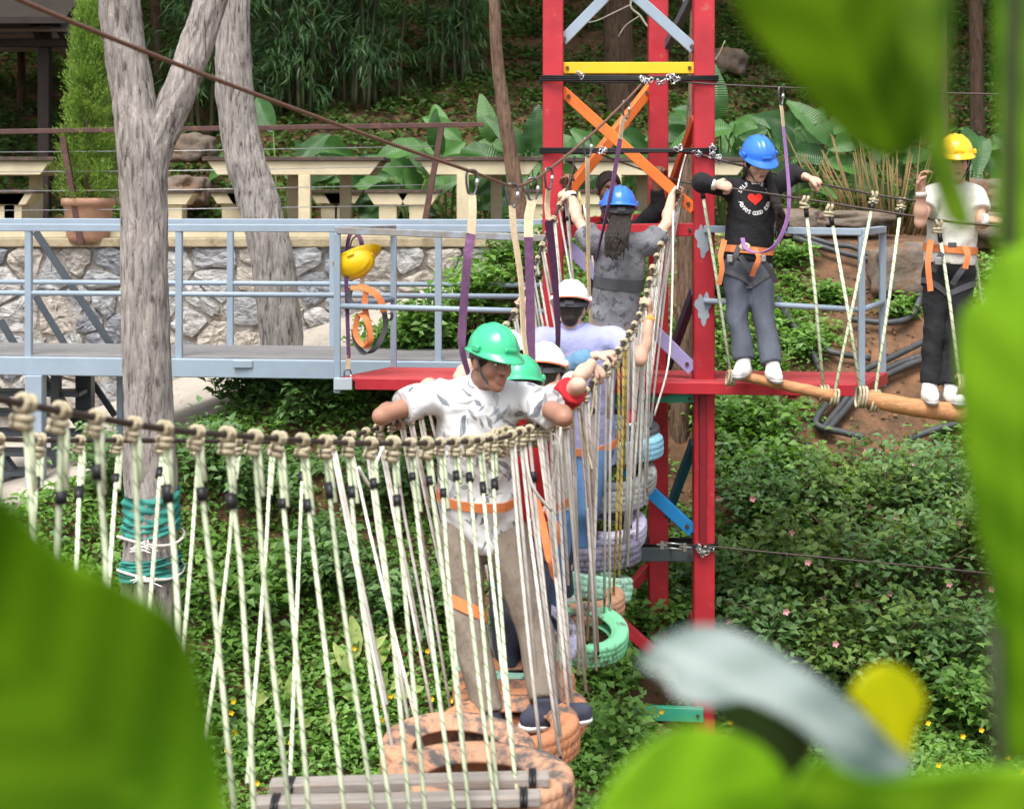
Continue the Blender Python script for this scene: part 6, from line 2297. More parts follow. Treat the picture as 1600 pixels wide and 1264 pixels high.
def carabiner(root, top, s=1.0, yaw=0.0):
    """pear-shaped screw gate karabiner hung on a cable at 'top'"""
    ca, sa = math.cos(yaw), math.sin(yaw)
    Q = lambda a, z: top + Vector((a * ca, a * sa, z)) * s
    pts = [Q(0.0, 0.012), Q(0.02, 0.008), Q(0.029, -0.008), Q(0.03, -0.035), Q(0.026, -0.07), Q(0.016, -0.098), Q(0.0, -0.105), Q(-0.016, -0.098), Q(-0.024, -0.07), Q(-0.028, -0.035), Q(-0.027, -0.008), Q(-0.018, 0.008)]
    k = MB().tube(spline(pts + [pts[0]], 4), 0.0062 * s, 8, False).build('karabiner', mat('dark_steel', (0.16, 0.16, 0.165), 0.35, 0.2, 20, metal=0.9), root)
    MB().tube([Q(0.0298, -0.03), Q(0.027, -0.06)], 0.0098 * s, 10).build('screw_sleeve', mat('bright_steel', (0.6, 0.6, 0.6), 0.3, 0.1, 20, metal=0.9), k)
    return Q(0, -0.1)


def lanyard(top, segs, label, yaw=0.0):
    t = thing('lanyard', top, label, 'lanyard', 'purple and cream lanyards')
    a = carabiner(t, top, 1.0, yaw)
    for m_, pts, wd, tw in segs:
        S = spline([a] + pts, 8) if len(pts) > 1 else [a.lerp(pts[0], k / 6) for k in range(7)]
        sd = []
        wds = []
        for i in range(len(S)):
            an = tw[0] + (tw[1] - tw[0]) * i / (len(S) - 1)
            sd.append((math.cos(an), math.sin(an), 0.0))
            wds.append(wd)
        MB().ribbon(S, sd, wds, 0.005).build('webbing', m_, t)
        if m_ is web_c and len(segs) > 1 and wd < 0.032:
            MB().ribbon([p + Vector((0.012, -0.012, 0)) for p in S], sd, wds, 0.005).build('webbing', m_, t)
        a = S[-1]
    return t


lanyard(w(737, 270, 7.2), [(web_c, [w(738, 330, 7.15), w(736, 366, 7.1)], 0.042, (0.5, 0.6)), (web_p, [w(730, 410, 7.0), w(723, 500, 6.9), (w(722, 545, 6.8)), w(732, 585, 6.8)], 0.042, (0.3, 1.2))], 'purple lanyard ending behind the neck of the man in the floral shirt', 0.5)
lanyard(w(800, 291, 7.65), [(web_c, [w(803, 360, 7.6), w(814, 440, 7.55), w(818, 520, 7.5), w(828, 600, 7.4), w(830, 635, 7.4)], 0.04, (0.7, 1.3))], 'all cream lanyard twisted down to the second green helmet', 0.3)
lanyard(w(832, 282, 8.0), [(web_c, [w(826, 340, 7.95), w(826, 371, 7.9)], 0.048, (0.0, 0.0)), (web_p, [w(828, 450, 7.85), w(829, 520, 7.8), w(829, 590, 7.75)], 0.046, (0.0, 0.1))], 'straight wide purple lanyard hanging beside the green helmet', 0.2)
lanyard(w(857, 266, 8.35), [(web_c, [w(855, 320, 8.35), w(857, 345, 8.3)], 0.04, (0.9, 0.9)), (web_p, [w(863, 395, 8.4), w(868, 450, 8.5), w(872, 520, 8.6), w(869, 572, 8.7)], 0.045, (0.3, 1.2))], 'purple lanyard bulging as it drops to the lavender shirt', 0.8)
lanyard(w(918, 218, 9.2), [(web_c, [w(918, 270, 9.2), w(919, 350, 9.3), w(920, 430, 9.35), w(924, 512, 9.4)], 0.036, (0.8, 1.1))], 'long cream lanyard hanging left of the raised blue helmet', 0.6)
lanyard(w(978, 160, 9.75), [(web_c, [w(973, 190, 9.72), w(969, 218, 9.7)], 0.04, (0.9, 0.9)), (web_p, [w(962, 260, 9.62), w(953, 310, 9.5), w(942, 360, 9.5), w(931, 408, 9.56)], 0.032, (0.6, 1.2))], 'dark purple lanyard slanting across the orange braces', 0.7)
lanyard(w(1220, 139, 9.75), [(web_c, [w(1222, 175, 9.74), w(1224, 198, 9.74)], 0.036, (0.9, 0.9)), (web_l, [w(1229, 250, 9.7), w(1233, 310, 9.6), w(1228, 350, 9.55), w(1210, 385, 9.52), w(1185, 395, 9.52), w(1165, 388, 9.54), w(1160, 372, 9.57)], 0.028, (0.8, 0.3))], 'lilac lanyard looping down to the waist of the woman in black', 0.9)

MB().tube(torus_pts(w(1164, 386, 9.56), Vector((1, 0, 0)), Vector((0, 0.3, 1)), 0.024, R2=0.016), 0.012, 8, False).build('hitch', web_c, C8['root'])
# yellow helmet and harness hung on the railing
HH = w(553, 398, 10.2)
hk = thing('hanging_helmet', HH, 'yellow helmet hung upside down on the walkway rail', 'helmet')
hard_hat(hk, HH + Vector((0, 0, -0.005)), (0.85, -0.2, 0.35), (-0.25, -0.35, -0.9), h_yel)
ha = thing('hanging_harness', w(565, 500, 10.15), 'orange and grey climbing harness hung on the rail below the yellow helmet', 'harness')
for pts, m_, wd in (([(556, 363, 10.2), (545, 372, 10.15), (541, 420, 10.12), (543, 500, 10.1), (545, 560, 10.1)], web_p, 0.026), ([(556, 363, 10.2), (565, 380, 10.15), (566, 420, 10.15)], web_p, 0.03),
                    ([(566, 418, 10.15), (566, 450, 10.15)], web_c, 0.032), ([(545, 556, 10.1), (543, 578, 10.1)], web_c, 0.03),
                    ([(548, 450, 10.1), (570, 450, 10.1), (592, 465, 10.1), (600, 488, 10.12)], strap_o, 0.045), ([(572, 455, 10.1), (570, 480, 10.1), (578, 520, 10.08), (572, 545, 10.08)], strap_o, 0.04),
                    ([(560, 490, 10.1), (555, 520, 10.1), (568, 540, 10.08), (580, 530, 10.06), (572, 500, 10.06), (562, 490, 10.1)], strap_o, 0.035), ([(600, 485, 10.12), (602, 510, 10.12), (590, 540, 10.1), (570, 552, 10.1), (556, 535, 10.12), (553, 515, 10.12)], strap_g, 0.035),
                    ([(548, 450, 10.1), (546, 468, 10.1), (560, 482, 10.1)], strap_g, 0.035), ([(600, 492, 10.12), (612, 490, 10.12), (610, 500, 10.12), (600, 498, 10.12)], strap_g, 0.02)):
    MB().ribbon(spline([w(*q_) for q_ in pts], 6), (1, 0.25, 0.25), wd).build('strap', m_, ha)
carabiner(ha, w(543, 580, 10.1), 0.8, 0.4)

# ================================================================ VEGETATION
g_mid = leaf_mat('leaf_mid', (0.055, 0.135, 0.026), (0.20, 0.37, 0.075), 0.32)
g_dark = leaf_mat('leaf_dark', (0.055, 0.125, 0.04), (0.16, 0.29, 0.09), 0.3)
g_mix = leaf_mat('leaf_mix', (0.05, 0.11, 0.025), (0.20, 0.31, 0.07), 0.3)
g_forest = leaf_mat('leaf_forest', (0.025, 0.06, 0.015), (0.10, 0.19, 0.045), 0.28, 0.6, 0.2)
g_conifer = leaf_mat('leaf_conifer', (0.08, 0.16, 0.025), (0.28, 0.42, 0.09), 0.28, 0.6, 0.2)
g_bamboo = leaf_mat('leaf_bamboo', (0.02, 0.06, 0.02), (0.08, 0.17, 0.05), 0.25, 0.5)
g_big = leaf_mat('leaf_broad', (0.022, 0.08, 0.02), (0.09, 0.22, 0.05), 0.32, 0.35, 0.5, vein=True)
g_pale = leaf_mat('leaf_pale', (0.16, 0.25, 0.06), (0.40, 0.50, 0.16), 0.35, 0.45, 0.4, vein=True)
stem_m = mat('green_stem', (0.10, 0.15, 0.04), 0.6, 0.2, 8)


def rnd_dirs(n, upbias=0.3):
    a = RNG.random(n) * 2 * math.pi
    z = RNG.normal(upbias, 0.35, n)
    return np.stack([np.cos(a), np.sin(a), z], 1)


def rosettes(centres, nleaf, size, spread, height, upb=0.25):
    """leafy sprigs: for every centre nleaf leaves around it"""
    n = len(centres)
    c = np.repeat(centres, nleaf, 0)
    sz = np.repeat(size, nleaf) * RNG.uniform(0.65, 1.2, n * nleaf)
    d = rnd_dirs(n * nleaf, upb)
    hh = np.repeat(height, nleaf) * RNG.random(n * nleaf) ** 0.7
    off = d * (np.repeat(spread, nleaf) * RNG.random(n * nleaf))[:, None]
    off[:, 2] = hh
    N_ = np.stack([RNG.normal(0, 0.35, n * nleaf), RNG.normal(-0.25, 0.35, n * nleaf), np.ones(n * nleaf)], 1)
    base_t = np.repeat(RNG.random(n), nleaf)
    tint = np.clip(base_t * 0.6 + RNG.random(n * nleaf) * 0.4 + 0.12 * (hh / (hh.max() + 1e-6)), 0, 1)
    return c + off, d, N_, sz, tint


def cover(name, label, n, xr, yr, m, size, nleaf, keep, height=(0.03, 0.16), spread=0.10, wr=0.6):
    X = RNG.uniform(xr[0], xr[1], n)
    Y = RNG.uniform(yr[0], yr[1], n)
    k = keep(X, Y)
    X, Y = X[k], Y[k]
    Z = ground_z(X, Y)
    ok = True
    C = np.stack([X, Y, Z], 1)
    hgt = RNG.uniform(height[0], height[1], len(C)) * (0.6 + 0.8 * np.clip(fbm(X, Y, 1.7, 0.7) + 0.4, 0, 1.4))
    c, d, N_, sz, tint = rosettes(C, nleaf, RNG.uniform(size[0], size[1], len(C)), np.full(len(C), spread), hgt)
    o = leaves(name, c, d, N_, sz, sz * wr, m, None, tint)
    return tag(o, label, 'plants', None, 'stuff')


inview = lambda X, Y, m_=170: np.abs(X) < (800 + m_) * Y / F
# left slope under the path
cover('ground_cover', 'low leafy ground cover on the slope left of the bridge', 5200, (-4.2, 0.9), (9.2, 12.5), g_mid, (0.035, 0.085), 8,
      lambda X, Y: inview(X, Y) & (fbm(X, Y, 2.6, 0.1) > -0.42) & (Y < path_edge(X) + 0.1))
# valley floor
cover('ground_cover', 'bright weeds on the valley floor under the bridge', 5200, (-3.8, 3.6), (8.0, 10.4), g_mid, (0.03, 0.075), 8,
      lambda X, Y: inview(X, Y) & (fbm(X, Y, 2.1, 0.2) - 0.9 * ((X > 0.25) & (X < 1.45) & (Y > 9.55)) > -0.55))
# right slope
cover('ground_cover', 'leafy creepers on the reddish slope right of the tower', 6200, (0.5, 5.2), (10.2, 14.6), g_mid, (0.035, 0.085), 8,
      lambda X, Y: inview(X, Y) & (fbm(X, Y, 2.4, 0.4) + 0.42 * (Y < 11.9) - 0.08 * (np.abs(X - 2.9) < 0.9) - 0.6 * ((X > 2.35) & (X < 3.5) & (Y > 11.9) & (Y < 13.4)) > 0.02), height=(0.04, 0.2))
# behind and under the walkway
cover('ground_cover', 'weeds on the edge of the terrace behind the tower', 1300, (-0.6, 2.6), (12.6, 15.0), g_mid, (0.04, 0.09), 8,
      lambda X, Y: inview(X, Y) & (fbm(X, Y, 2.4, 0.5) > -0.3), height=(0.05, 0.25))
# forest floor in the background
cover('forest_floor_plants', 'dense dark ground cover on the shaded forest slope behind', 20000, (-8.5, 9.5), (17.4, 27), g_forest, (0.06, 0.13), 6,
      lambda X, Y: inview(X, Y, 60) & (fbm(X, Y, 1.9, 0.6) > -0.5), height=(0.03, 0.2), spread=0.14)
# fallen leaves
n = 5200
X = RNG.uniform(-8, 9, n)
Y = RNG.uniform(17.4, 27, n)
C = np.stack([X, Y, ground_z(X, Y) + RNG.uniform(0.02, 0.12, n)], 1)
o = leaves('fallen_leaves', C, rnd_dirs(n, 0), np.stack([RNG.normal(0, .5, n), RNG.normal(-.3, .5, n), np.ones(n)], 1), RNG.uniform(0.05, 0.11, n), RNG.uniform(0.03, 0.06, n), leaf_mat('dry_leaf', (0.08, 0.035, 0.018), (0.26, 0.16, 0.08), 0.1, 0.8, 0.1))
tag(o, 'dry brown leaves scattered on the forest slope', 'leaves', None, 'stuff')
n = 2600
X = RNG.uniform(0.6, 5, n)
Y = RNG.uniform(10.4, 14.4, n)
C = np.stack([X, Y, ground_z(X, Y) + 0.012], 1)
o = leaves('fallen_leaves', C, rnd_dirs(n, 0), np.stack([RNG.normal(0, .4, n), RNG.normal(-.4, .4, n), np.ones(n)], 1), RNG.uniform(0.03, 0.07, n), RNG.uniform(0.015, 0.035, n), MATS['dry_leaf'])
tag(o, 'dry leaves and chips on the bare red soil', 'leaves', None, 'stuff')


def shrub(base, r, hgt, n, m, label, size=(0.04, 0.075), name='shrub', group='shrubs on the slope', stems=9, dense=0.45, cat='shrub', wr=0.52):
    """twiggy shrub: bent stems with leaves set along and around them"""
    base = Vector(base)
    t = thing(name, base, label, cat, group)
    tips = []
    sb = MB()
    for k in range(stems):
        a = random.uniform(0, 6.28)
        rad = r * random.uniform(0.3, 1.0)
        p1 = base + Vector((math.cos(a) * rad * 0.35, math.sin(a) * rad * 0.35, hgt * random.uniform(0.35, 0.55)))
        p2 = base + Vector((math.cos(a) * rad, math.sin(a) * rad, hgt * random.uniform(0.55, 1.0)))
        S = spline([base, p1, p2], 4)
        sb.tube(S, [0.009 - 0.006 * i / (len(S) - 1) for i in range(len(S))], 5)
        tips.append((p1, p2))
        for q_ in range(4):
            s0 = S[random.randrange(3, len(S))]
            e = s0 + Vector((random.gauss(0, 1), random.gauss(0, 1), random.gauss(0.5, 0.6))).normalized() * r * random.uniform(0.25, 0.6)
            sb.tube([s0, s0.lerp(e, 0.5) + Vector((0, 0, 0.02)), e], [0.004, 0.003, 0.0015], 4)
            tips.append((s0, e))
    sb.build('stems', mat('twig', (0.12, 0.085, 0.05), 0.8, 0.2), t)
    k = RNG.integers(0, len(tips), n)
    A = np.array([np3(a) for a, _ in tips])[k]
    B = np.array([np3(b_) for _, b_ in tips])[k]
    u_ = RNG.random(n)[:, None] ** 0.6
    C = A + (B - A) * u_ + RNG.normal(0, r * 0.10 * (1 - dense) * 2, (n, 3))
    d = rnd_dirs(n, 0.1) + (B - A) / (np.linalg.norm(B - A, axis=1, keepdims=True) + 1e-6) * 0.5
    sz = RNG.uniform(size[0], size[1], n)
    N_ = np.stack([RNG.normal(0, 0.4, n), RNG.normal(-0.35, 0.4, n), np.ones(n)], 1)
    tint = np.clip(RNG.random(n) * 0.55 + 0.45 * RNG.random(len(tips))[k], 0, 1)
    leaves('foliage', C, d, N_, sz, sz * wr, m, t, tint)
    return t, [b_ for _, b_ in tips]


def gpt(px, py):
    return on_ground(px, py, -0.02)


pink = mat('pink_petals', (0.72, 0.33, 0.36), 0.7, 0.2)
yelf = mat('yellow_petals', (0.80, 0.52, 0.01), 0.7, 0.15)
petal_cache = {}


def flower(p, m, r=0.018):
    mb = MB()
    for k in range(5):
        a = k * 1.2566
        d = Vector((math.cos(a), -0.5, math.sin(a))).normalized()
        s_ = Vector((-math.sin(a), 0, math.cos(a)))
        mb.v += [p, p + d * r * 0.7 + s_ * r * 0.4, p + d * r * 1.1, p + d * r * 0.7 - s_ * r * 0.4]
        n0 = len(mb.v) - 4
        mb.face((n0, n0 + 1, n0 + 2, n0 + 3))
    return mb


bush_spots = [
    (1200, 850, 0.62, 0.62, 'lantana bush just right of the tower post below the low cable', g_dark), (1330, 810, 0.58, 0.42, 'lantana bush under the end of the platform', g_mix),
    (1440, 800, 0.6, 0.46, 'lantana bush below the thick log', g_dark), (1260, 960, 0.65, 0.7, 'lantana bush at the middle of the slope with pink flowers', g_mix),
    (1400, 960, 0.65, 0.75, 'dark lantana bush left of the big foreground leaf', g_dark), (1500, 920, 0.6, 0.7, 'dark lantana bush partly behind the right foreground leaf', g_mix),
    (1180, 1050, 0.6, 0.6, 'bush above the pale folded foreground leaf', g_dark), (1330, 1080, 0.6, 0.62, 'bush above the yellow foreground leaf', g_mix),
    (1470, 1080, 0.62, 0.7, 'bush right of the yellow foreground leaf', g_dark), (1540, 1160, 0.5, 0.5, 'low bush with yellow flowers at the lower right', g_mid),
    (1140, 700, 0.5, 0.45, 'bright green bush beside the tower under the platform', g_mid), (1190, 715, 0.42, 0.34, 'bright green bush below the thin log', g_mid),
    (1180, 770, 0.5, 0.42, 'light green bush below the platform, right of the blue brace', g_mid), (1120, 950, 0.45, 0.45, 'bush touching the lower red post', g_dark),
    (1010, 985, 0.32, 0.25, 'leafy bush behind the bright green tyre', g_mid), (960, 1062, 0.3, 0.14, 'low weeds by the green base beam', g_mid), (955, 1210, 0.42, 0.34, 'low bright weeds right of the nearest tyre', g_mid),
    (640, 575, 0.34, 0.42, 'leafy plant behind the hanging harness rail', g_mid), (745, 550, 0.36, 0.75, 'tall leafy weed rising behind the platform rail', g_mid), (800, 520, 0.4, 0.85, 'tall leafy weed left of the tower post', g_mid),
    (690, 560, 0.36, 0.5, 'leafy weed in front of the ramp', g_mid), (1000, 520, 0.35, 0.6, 'weeds behind the woman in the grey tee', g_mid), (1130, 470, 0.4, 0.45, 'weeds behind the right tower post', g_mid),
    (405, 640, 0.34, 0.24, 'dark leafy shrub at the foot of the second grey trunk', g_dark), (490, 655, 0.38, 0.3, 'dark leafy shrub under the walkway, right of the second trunk', g_dark), (560, 650, 0.35, 0.36, 'shrub under the left corner of the platform', g_mid),
    (170, 780, 0.4, 0.5, 'dark shrub beside the stair foot', g_dark), (330, 760, 0.4, 0.38, 'shrub seen through the ropes right of the cloth wrap', g_dark), (430, 800, 0.42, 0.4, 'shrub seen through the left green ropes', g_dark),
    (600, 800, 0.42, 0.4, 'dark shrub left of the khaki trousers', g_dark), (520, 920, 0.45, 0.4, 'shrub low behind the middle green ropes', g_dark), (650, 980, 0.45, 0.36, 'shrub beside the bent khaki leg', g_dark),
    (400, 960, 0.42, 0.36, 'shrub low behind the left green ropes', g_mid), (1290, 345, 0.36, 0.42, 'leafy bush on the ledge right of the blue helmet', g_mid), (1400, 345, 0.36, 0.42, 'leafy bush on the ledge left of the yellow helmet', g_mid),
    (1240, 420, 0.26, 0.2, 'light green weeds behind the hip of the woman in black', g_mid), (1300, 480, 0.22, 0.18, 'weeds between the railing posts', g_mid), (1420, 500, 0.22, 0.18, 'weeds beside the hose loop', g_mid), (1260, 560, 0.26, 0.2, 'weeds under the right railing', g_mid)]
for px, py, r, hgt, lab, m_ in bush_spots:
    b0 = gpt(px, py)
    big = r >= 0.5
    t, tips = shrub(b0, r, hgt, 1500 if big else int(2300 * r), m_, lab, (0.045, 0.095) if big else (0.045, 0.095), stems=16 if big else 9, wr=0.5 if m_ is g_dark else 0.62)
    if 'pink' in lab or (m_ in (g_dark, g_mix) and px > 1150 and big):
        for q_ in range(3):
            p = random.choice(tips) + Vector((random.uniform(-0.1, 0.1), -0.12, 0.03))
            flower(p, pink, 0.026).build('flower', pink, t)
    if 'yellow flowers' in lab:
        for q_ in range(9):
            p = random.choice(tips) + Vector((random.uniform(-0.15, 0.15), -0.1, 0.03))
            flower(p, yelf, 0.022).build('flower', yelf, t)
# little yellow flowers in the weeds
fl = MB()
for k in range(130):
    x = random.uniform(-3.0, 3.4)
    y = random.uniform(8.2, 10.0)
    if -0.2 < x < 1.2 and random.random() < 0.7:
        continue
    p = Vector((x, y, float(ground_z(x, y)) + random.uniform(0.14, 0.26)))
    f1 = flower(p, yelf, 0.02)
    n0 = len(fl.v)
    fl.v += f1.v
    for f_ in f1.f:
        fl.face([n0 + i for i in f_])
tag(fl.build('wild_flowers', yelf), 'tiny yellow flowers scattered through the weeds', 'flowers', None, 'stuff')

# ---- big-leaved plants
def big_leaf_mesh(L_, W_, droop, seed, nseg=12):
    rr = random.Random(seed)
    rows = []
    for i in range(nseg + 1):
        t = i / nseg
        wd = W_ * (math.sin(math.pi * min(1, t * 0.94 + 0.03)) ** 0.75) * (1 - 0.25 * t)
        x = L_ * (t - 0.18 * droop * t * t)
        z = -droop * L_ * t * t * 0.75
        row = []
        for j in range(7):
            s_ = (j - 3) / 3
            row.append(Vector((x, s_ * wd / 2, z + abs(s_) * wd * 0.16 + 0.012 * math.sin(t * 21 + seed + s_ * 2) * abs(s_))))
        rows.append(row)
    mb = MB()
    mb.grid(rows)
    me = mb.mesh('leaf')
    at = me.attributes.new('tint', 'FLOAT', 'POINT')
    v0 = rr.random()
    at.data.foreach_set('value', [v0] * len(me.vertices))
    return me


BIG = []
for k in range(9):
    me = big_leaf_mesh(0.60, 0.29, 0.25 + 0.09 * k, k)
    me.materials.append(g_big)
    BIG.append(me)
PALE = []
for k in range(3):
    me = big_leaf_mesh(0.3, 0.12, 0.3 + 0.2 * k, k + 20)
    me.materials.append(g_pale)
    PALE.append(me)


def broad_plant(base, nlv, hgt, label, meshes=BIG, sc=1.0, name='broad_leaved_plant', group='broad leaved plants behind the terrace', lean=0.35):
    base = Vector(base)
    t = thing(name, base, label, 'plant', group)
    for k in range(nlv):
        a = 2 * math.pi * k / nlv + random.uniform(-0.4, 0.4)
        hh = hgt * random.uniform(0.35, 1.0)
        top = base + Vector((math.cos(a) * lean * hh, math.sin(a) * lean * hh, hh))
        st = MB().tube(spline([base + Vector((math.cos(a) * 0.04, math.sin(a) * 0.04, 0)), base.lerp(top, 0.55) + Vector((0, 0, 0.08 * hh)), top], 4), [0.013] * 4 + [0.009] * 4 + [0.006], 6)
        so = st.build('stalk', stem_m, t)
        lf = link(bpy.data.objects.new('leaf', random.choice(meshes)), t)
        dx = Vector((math.cos(a) + random.uniform(-0.3, 0.3), 0.35 * math.sin(a) - 0.15, random.uniform(-0.35, 1.3))).normalized()
        nz_ = Vector((random.uniform(-0.5, 0.5), -1.0, random.uniform(0.15, 0.9)))
        nz_ = (nz_ - dx * nz_.dot(dx)).normalized()
        s_ = sc * random.uniform(0.65, 1.1)
        mt_ = Matrix((dx, nz_.cross(dx), nz_)).transposed().to_4x4() * s_
        mt_[3][3] = 1.0
        lf.matrix_basis = Matrix.Translation(top) @ mt_
    return t


for px, D, h_, n_, lab in ((435, 16.6, 1.2, 6, 'broad leaved plant right of the second trunk'), (520, 16.9, 0.9, 7, 'broad leaved plant behind the long table'), (590, 16.6, 0.8, 8, 'broad leaved plant at the right end of the long table'),
                           (640, 16.3, 0.75, 8, 'broad leaved plant between the two tables'), (700, 16.6, 1.0, 9, 'broad leaved plant behind the right leaning fence post'), (770, 16.8, 1.05, 8, 'broad leaved plant behind the slender brown tree'),
                           (835, 16.5, 1.0, 9, 'broad leaved plant left of the tower'), (910, 16.8, 1.1, 9, 'broad leaved plant seen through the left of the tower'), (985, 16.9, 1.15, 9, 'broad leaved plant seen through the tower beside its rear post'),
                           (1060, 16.7, 0.95, 7, 'broad leaved plant just behind the right tower post'), (1130, 16.6, 1.25, 10, 'tall broad leaved plant right of the tower'), (1185, 16.4, 1.2, 10, 'tall broad leaved plant above the blue helmet'),
                           (1250, 16.3, 1.15, 10, 'broad leaved plant right of the lilac lanyard'), (1310, 16.6, 1.2, 9, 'broad leaved plant behind the upper foreground leaf'), (1505, 16.4, 1.3, 9, 'broad leaved plant above the yellow helmet'),
                           (1565, 16.2, 1.2, 9, 'broad leaved plant at the right edge'), (860, 17.4, 0.8, 7, 'low broad leaved plant further back left of the tower'), (1400, 16.9, 1.2, 8, 'broad leaved plant between the two foreground leaves')):
    x = (px - 800) * D / F
    broad_plant((x, D, float(ground_z(x, D)) - 0.02), n_, h_, lab)
# clump of upright tan canes at the right
cm = thing('cane_clump', w(1370, 345, 15.6), 'clump of upright tan canes right of the blue helmet', 'plant')
cane_m = mat('tan_cane', (0.17, 0.12, 0.045), 0.7, 0.3, 6)
for k in range(46):
    b0 = Vector((w(1318 + k * 2.7 + random.uniform(-5, 5), 0, 15.6).x, 15.6 + random.uniform(-0.25, 0.3), TZ))
    ln = (k - 23) * 0.018 + random.uniform(-0.18, 0.12)
    MB().tube([b0, b0 + Vector((ln * 0.4, 0, 0.4)), b0 + Vector((ln, random.uniform(-0.1, 0.1), random.uniform(0.7, 1.05)))], [0.013, 0.011, 0.005], 6).build('cane', cane_m, cm)
# pale plants in the weeds under the ropes
for px, py, s_, lab in ((560, 1075, 0.9, 'pale leafed plant seen between the middle ropes'), (590, 1130, 0.75, 'smaller pale leafed plant left of the nearest tyre'), (490, 1160, 0.7, 'pale leafed plant above the plank ends'), (440, 1120, 0.6, 'pale seedling among the yellow flowers')):
    broad_plant(gpt(px, py), 6, 0.3 * s_, lab, PALE, s_, 'pale_leaved_plant', 'pale leaved plants under the ropes', 0.5)

# ---- conifer in the pot
cf = thing('conifer', PC + Vector((0, 0, 0.37)), 'bright green conical conifer growing in the terracotta pot', 'tree')
cb = PC + Vector((0, 0.0, 0.36))
MB().tube([cb, cb + Vector((-0.02, 0, 1.0)), cb + Vector((0.02, 0, 1.85))], [0.03, 0.022, 0.006], 8).build('trunk', bark_brown, cf)
nb = 560
Cs, Ds, tn = [], [], []
for k in range(nb):
    t = random.random() ** 0.8
    z = 0.06 + t * 1.8
    R0 = 0.345 * (1 - t * 0.72) * random.uniform(0.6, 1.12)
    a = random.uniform(0, 6.28)
    p0 = cb + Vector((0, 0, z - 0.1))
    p1 = cb + Vector((math.cos(a) * R0, math.sin(a) * R0, z + random.uniform(-0.02, 0.12)))
    tt = random.random()
    for q_ in range(46):
        u_ = 0.45 + 0.6 * random.random()
        Cs.append(np3(p0.lerp(p1, u_)) + RNG.normal(0, 0.022, 3))
        dv = np3((p1 - p0).normalized()) + RNG.normal(0, 0.5, 3) + np.array((0, 0, 0.5))
        Ds.append(dv)
        tn.append(0.5 * tt + 0.5 * random.random())
Cs, Ds = np.array(Cs), np.array(Ds)
leaves('crown', Cs, Ds, RNG.normal(0, 1, (len(Cs), 3)) + np.array((0, 0, 0.5)), RNG.uniform(0.03, 0.06, len(Cs)), 0.0085, g_conifer, cf, np.array(tn), droop=0.05)

# ---- bamboo behind the terrace
for px, D, n_, lab in ((330, 19.6, 9, 'dark bamboo clump above the second trunk'), (470, 19.8, 11, 'dark bamboo clump behind the long table'), (580, 20.0, 10, 'dark bamboo clump above the fence rail'), (700, 20.6, 8, 'dark bamboo clump left of the slender brown tree')):
    x = (px - 800) * D / F
    b0 = Vector((x, D, float(ground_z(x, D)) - 0.05))
    t = thing('bamboo_clump', b0, lab, 'bamboo', 'bamboo clumps on the forest slope')
    Cs, Ds = [], []
    for k in range(n_):
        c0 = b0 + Vector((random.uniform(-0.35, 0.35), random.uniform(-0.3, 0.3), 0))
        ln = Vector((random.uniform(-0.6, 0.6), random.uniform(-1.2, 0.2), 0))
        S = spline([c0, c0 + ln * 0.15 + Vector((0, 0, 1.2)), c0 + ln * 0.5 + Vector((0, 0, 2.4)), c0 + ln + Vector((0, 0, 3.5)), c0 + ln * 1.8 + Vector((0, 0, 3.9))], 6)
        MB().tube(S, [0.028 - 0.02 * i / (len(S) - 1) for i in range(len(S))], 7).build('culm', mat('bamboo_culm', (0.045, 0.05, 0.02), 0.5, 0.3), t)
        for q_ in range(26):
            p = S[random.randrange(4, len(S))]
            a = random.uniform(0, 6.28)
            e = p + Vector((math.cos(a) * random.uniform(0.2, 0.75), math.sin(a) * random.uniform(0.2, 0.6) - 0.1, random.uniform(-0.75, 0.05)))
            for z_ in range(22):
                u_ = random.random()
                Cs.append(np3(p.lerp(e, u_)) + RNG.normal(0, 0.03, 3))
                Ds.append(np3((e - p).normalized()) + RNG.normal(0, 0.45, 3) + np.array((0, 0, -0.55)))
    Cs, Ds = np.array(Cs), np.array(Ds)
    leaves('foliage', Cs, Ds, RNG.normal(0, 1, (len(Cs), 3)) + np.array((0, -0.5, 0.5)), RNG.uniform(0.13, 0.24, len(Cs)), 0.022, g_bamboo, t, droop=0.25)

# ---- leaf canopy of the trees on the forest slope (above the picture), which keeps that slope in shade
def canopy(name, n, xr, yr, zr, m, label, size=(0.22, 0.42)):
    X = RNG.uniform(xr[0], xr[1], n)
    Y = RNG.uniform(yr[0], yr[1], n)
    base = np.maximum(ground_z(X, Y) + 2.6, ZC + Y * 0.135 + 0.4)
    Z = base + RNG.uniform(zr[0], zr[1], n) + 0.8 * fbm(X, Y, 0.9, 0.9)
    k = fbm(X, Y, 1.1, 0.55) > -0.55
    C = np.stack([X, Y, Z], 1)[k]
    n = len(C)
    sz = RNG.uniform(size[0], size[1], n)
    o = leaves(name, C, rnd_dirs(n, -0.2), np.stack([RNG.normal(0, .5, n), RNG.normal(0, .5, n), np.ones(n)], 1), sz, sz * 0.55, m)
    return tag(o, label, 'foliage', None, 'stuff')


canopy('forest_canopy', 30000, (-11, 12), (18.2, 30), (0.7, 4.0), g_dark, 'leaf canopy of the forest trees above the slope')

# far wood closing the view at the top of the slope
n = 9000
X = RNG.uniform(-13, 14, n)
Y = RNG.uniform(27, 33, n)
Z = ground_z(X, Y) + RNG.uniform(0, 4.5, n)
o = leaves('distant_wood', np.stack([X, Y, Z], 1), rnd_dirs(n, 0), np.stack([RNG.normal(0, .6, n), RNG.normal(-.6, .5, n), np.ones(n)], 1), RNG.uniform(0.2, 0.4, n), RNG.uniform(0.1, 0.2, n), g_dark)
tag(o, 'dark undergrowth at the top of the forest slope', 'undergrowth', None, 'stuff')

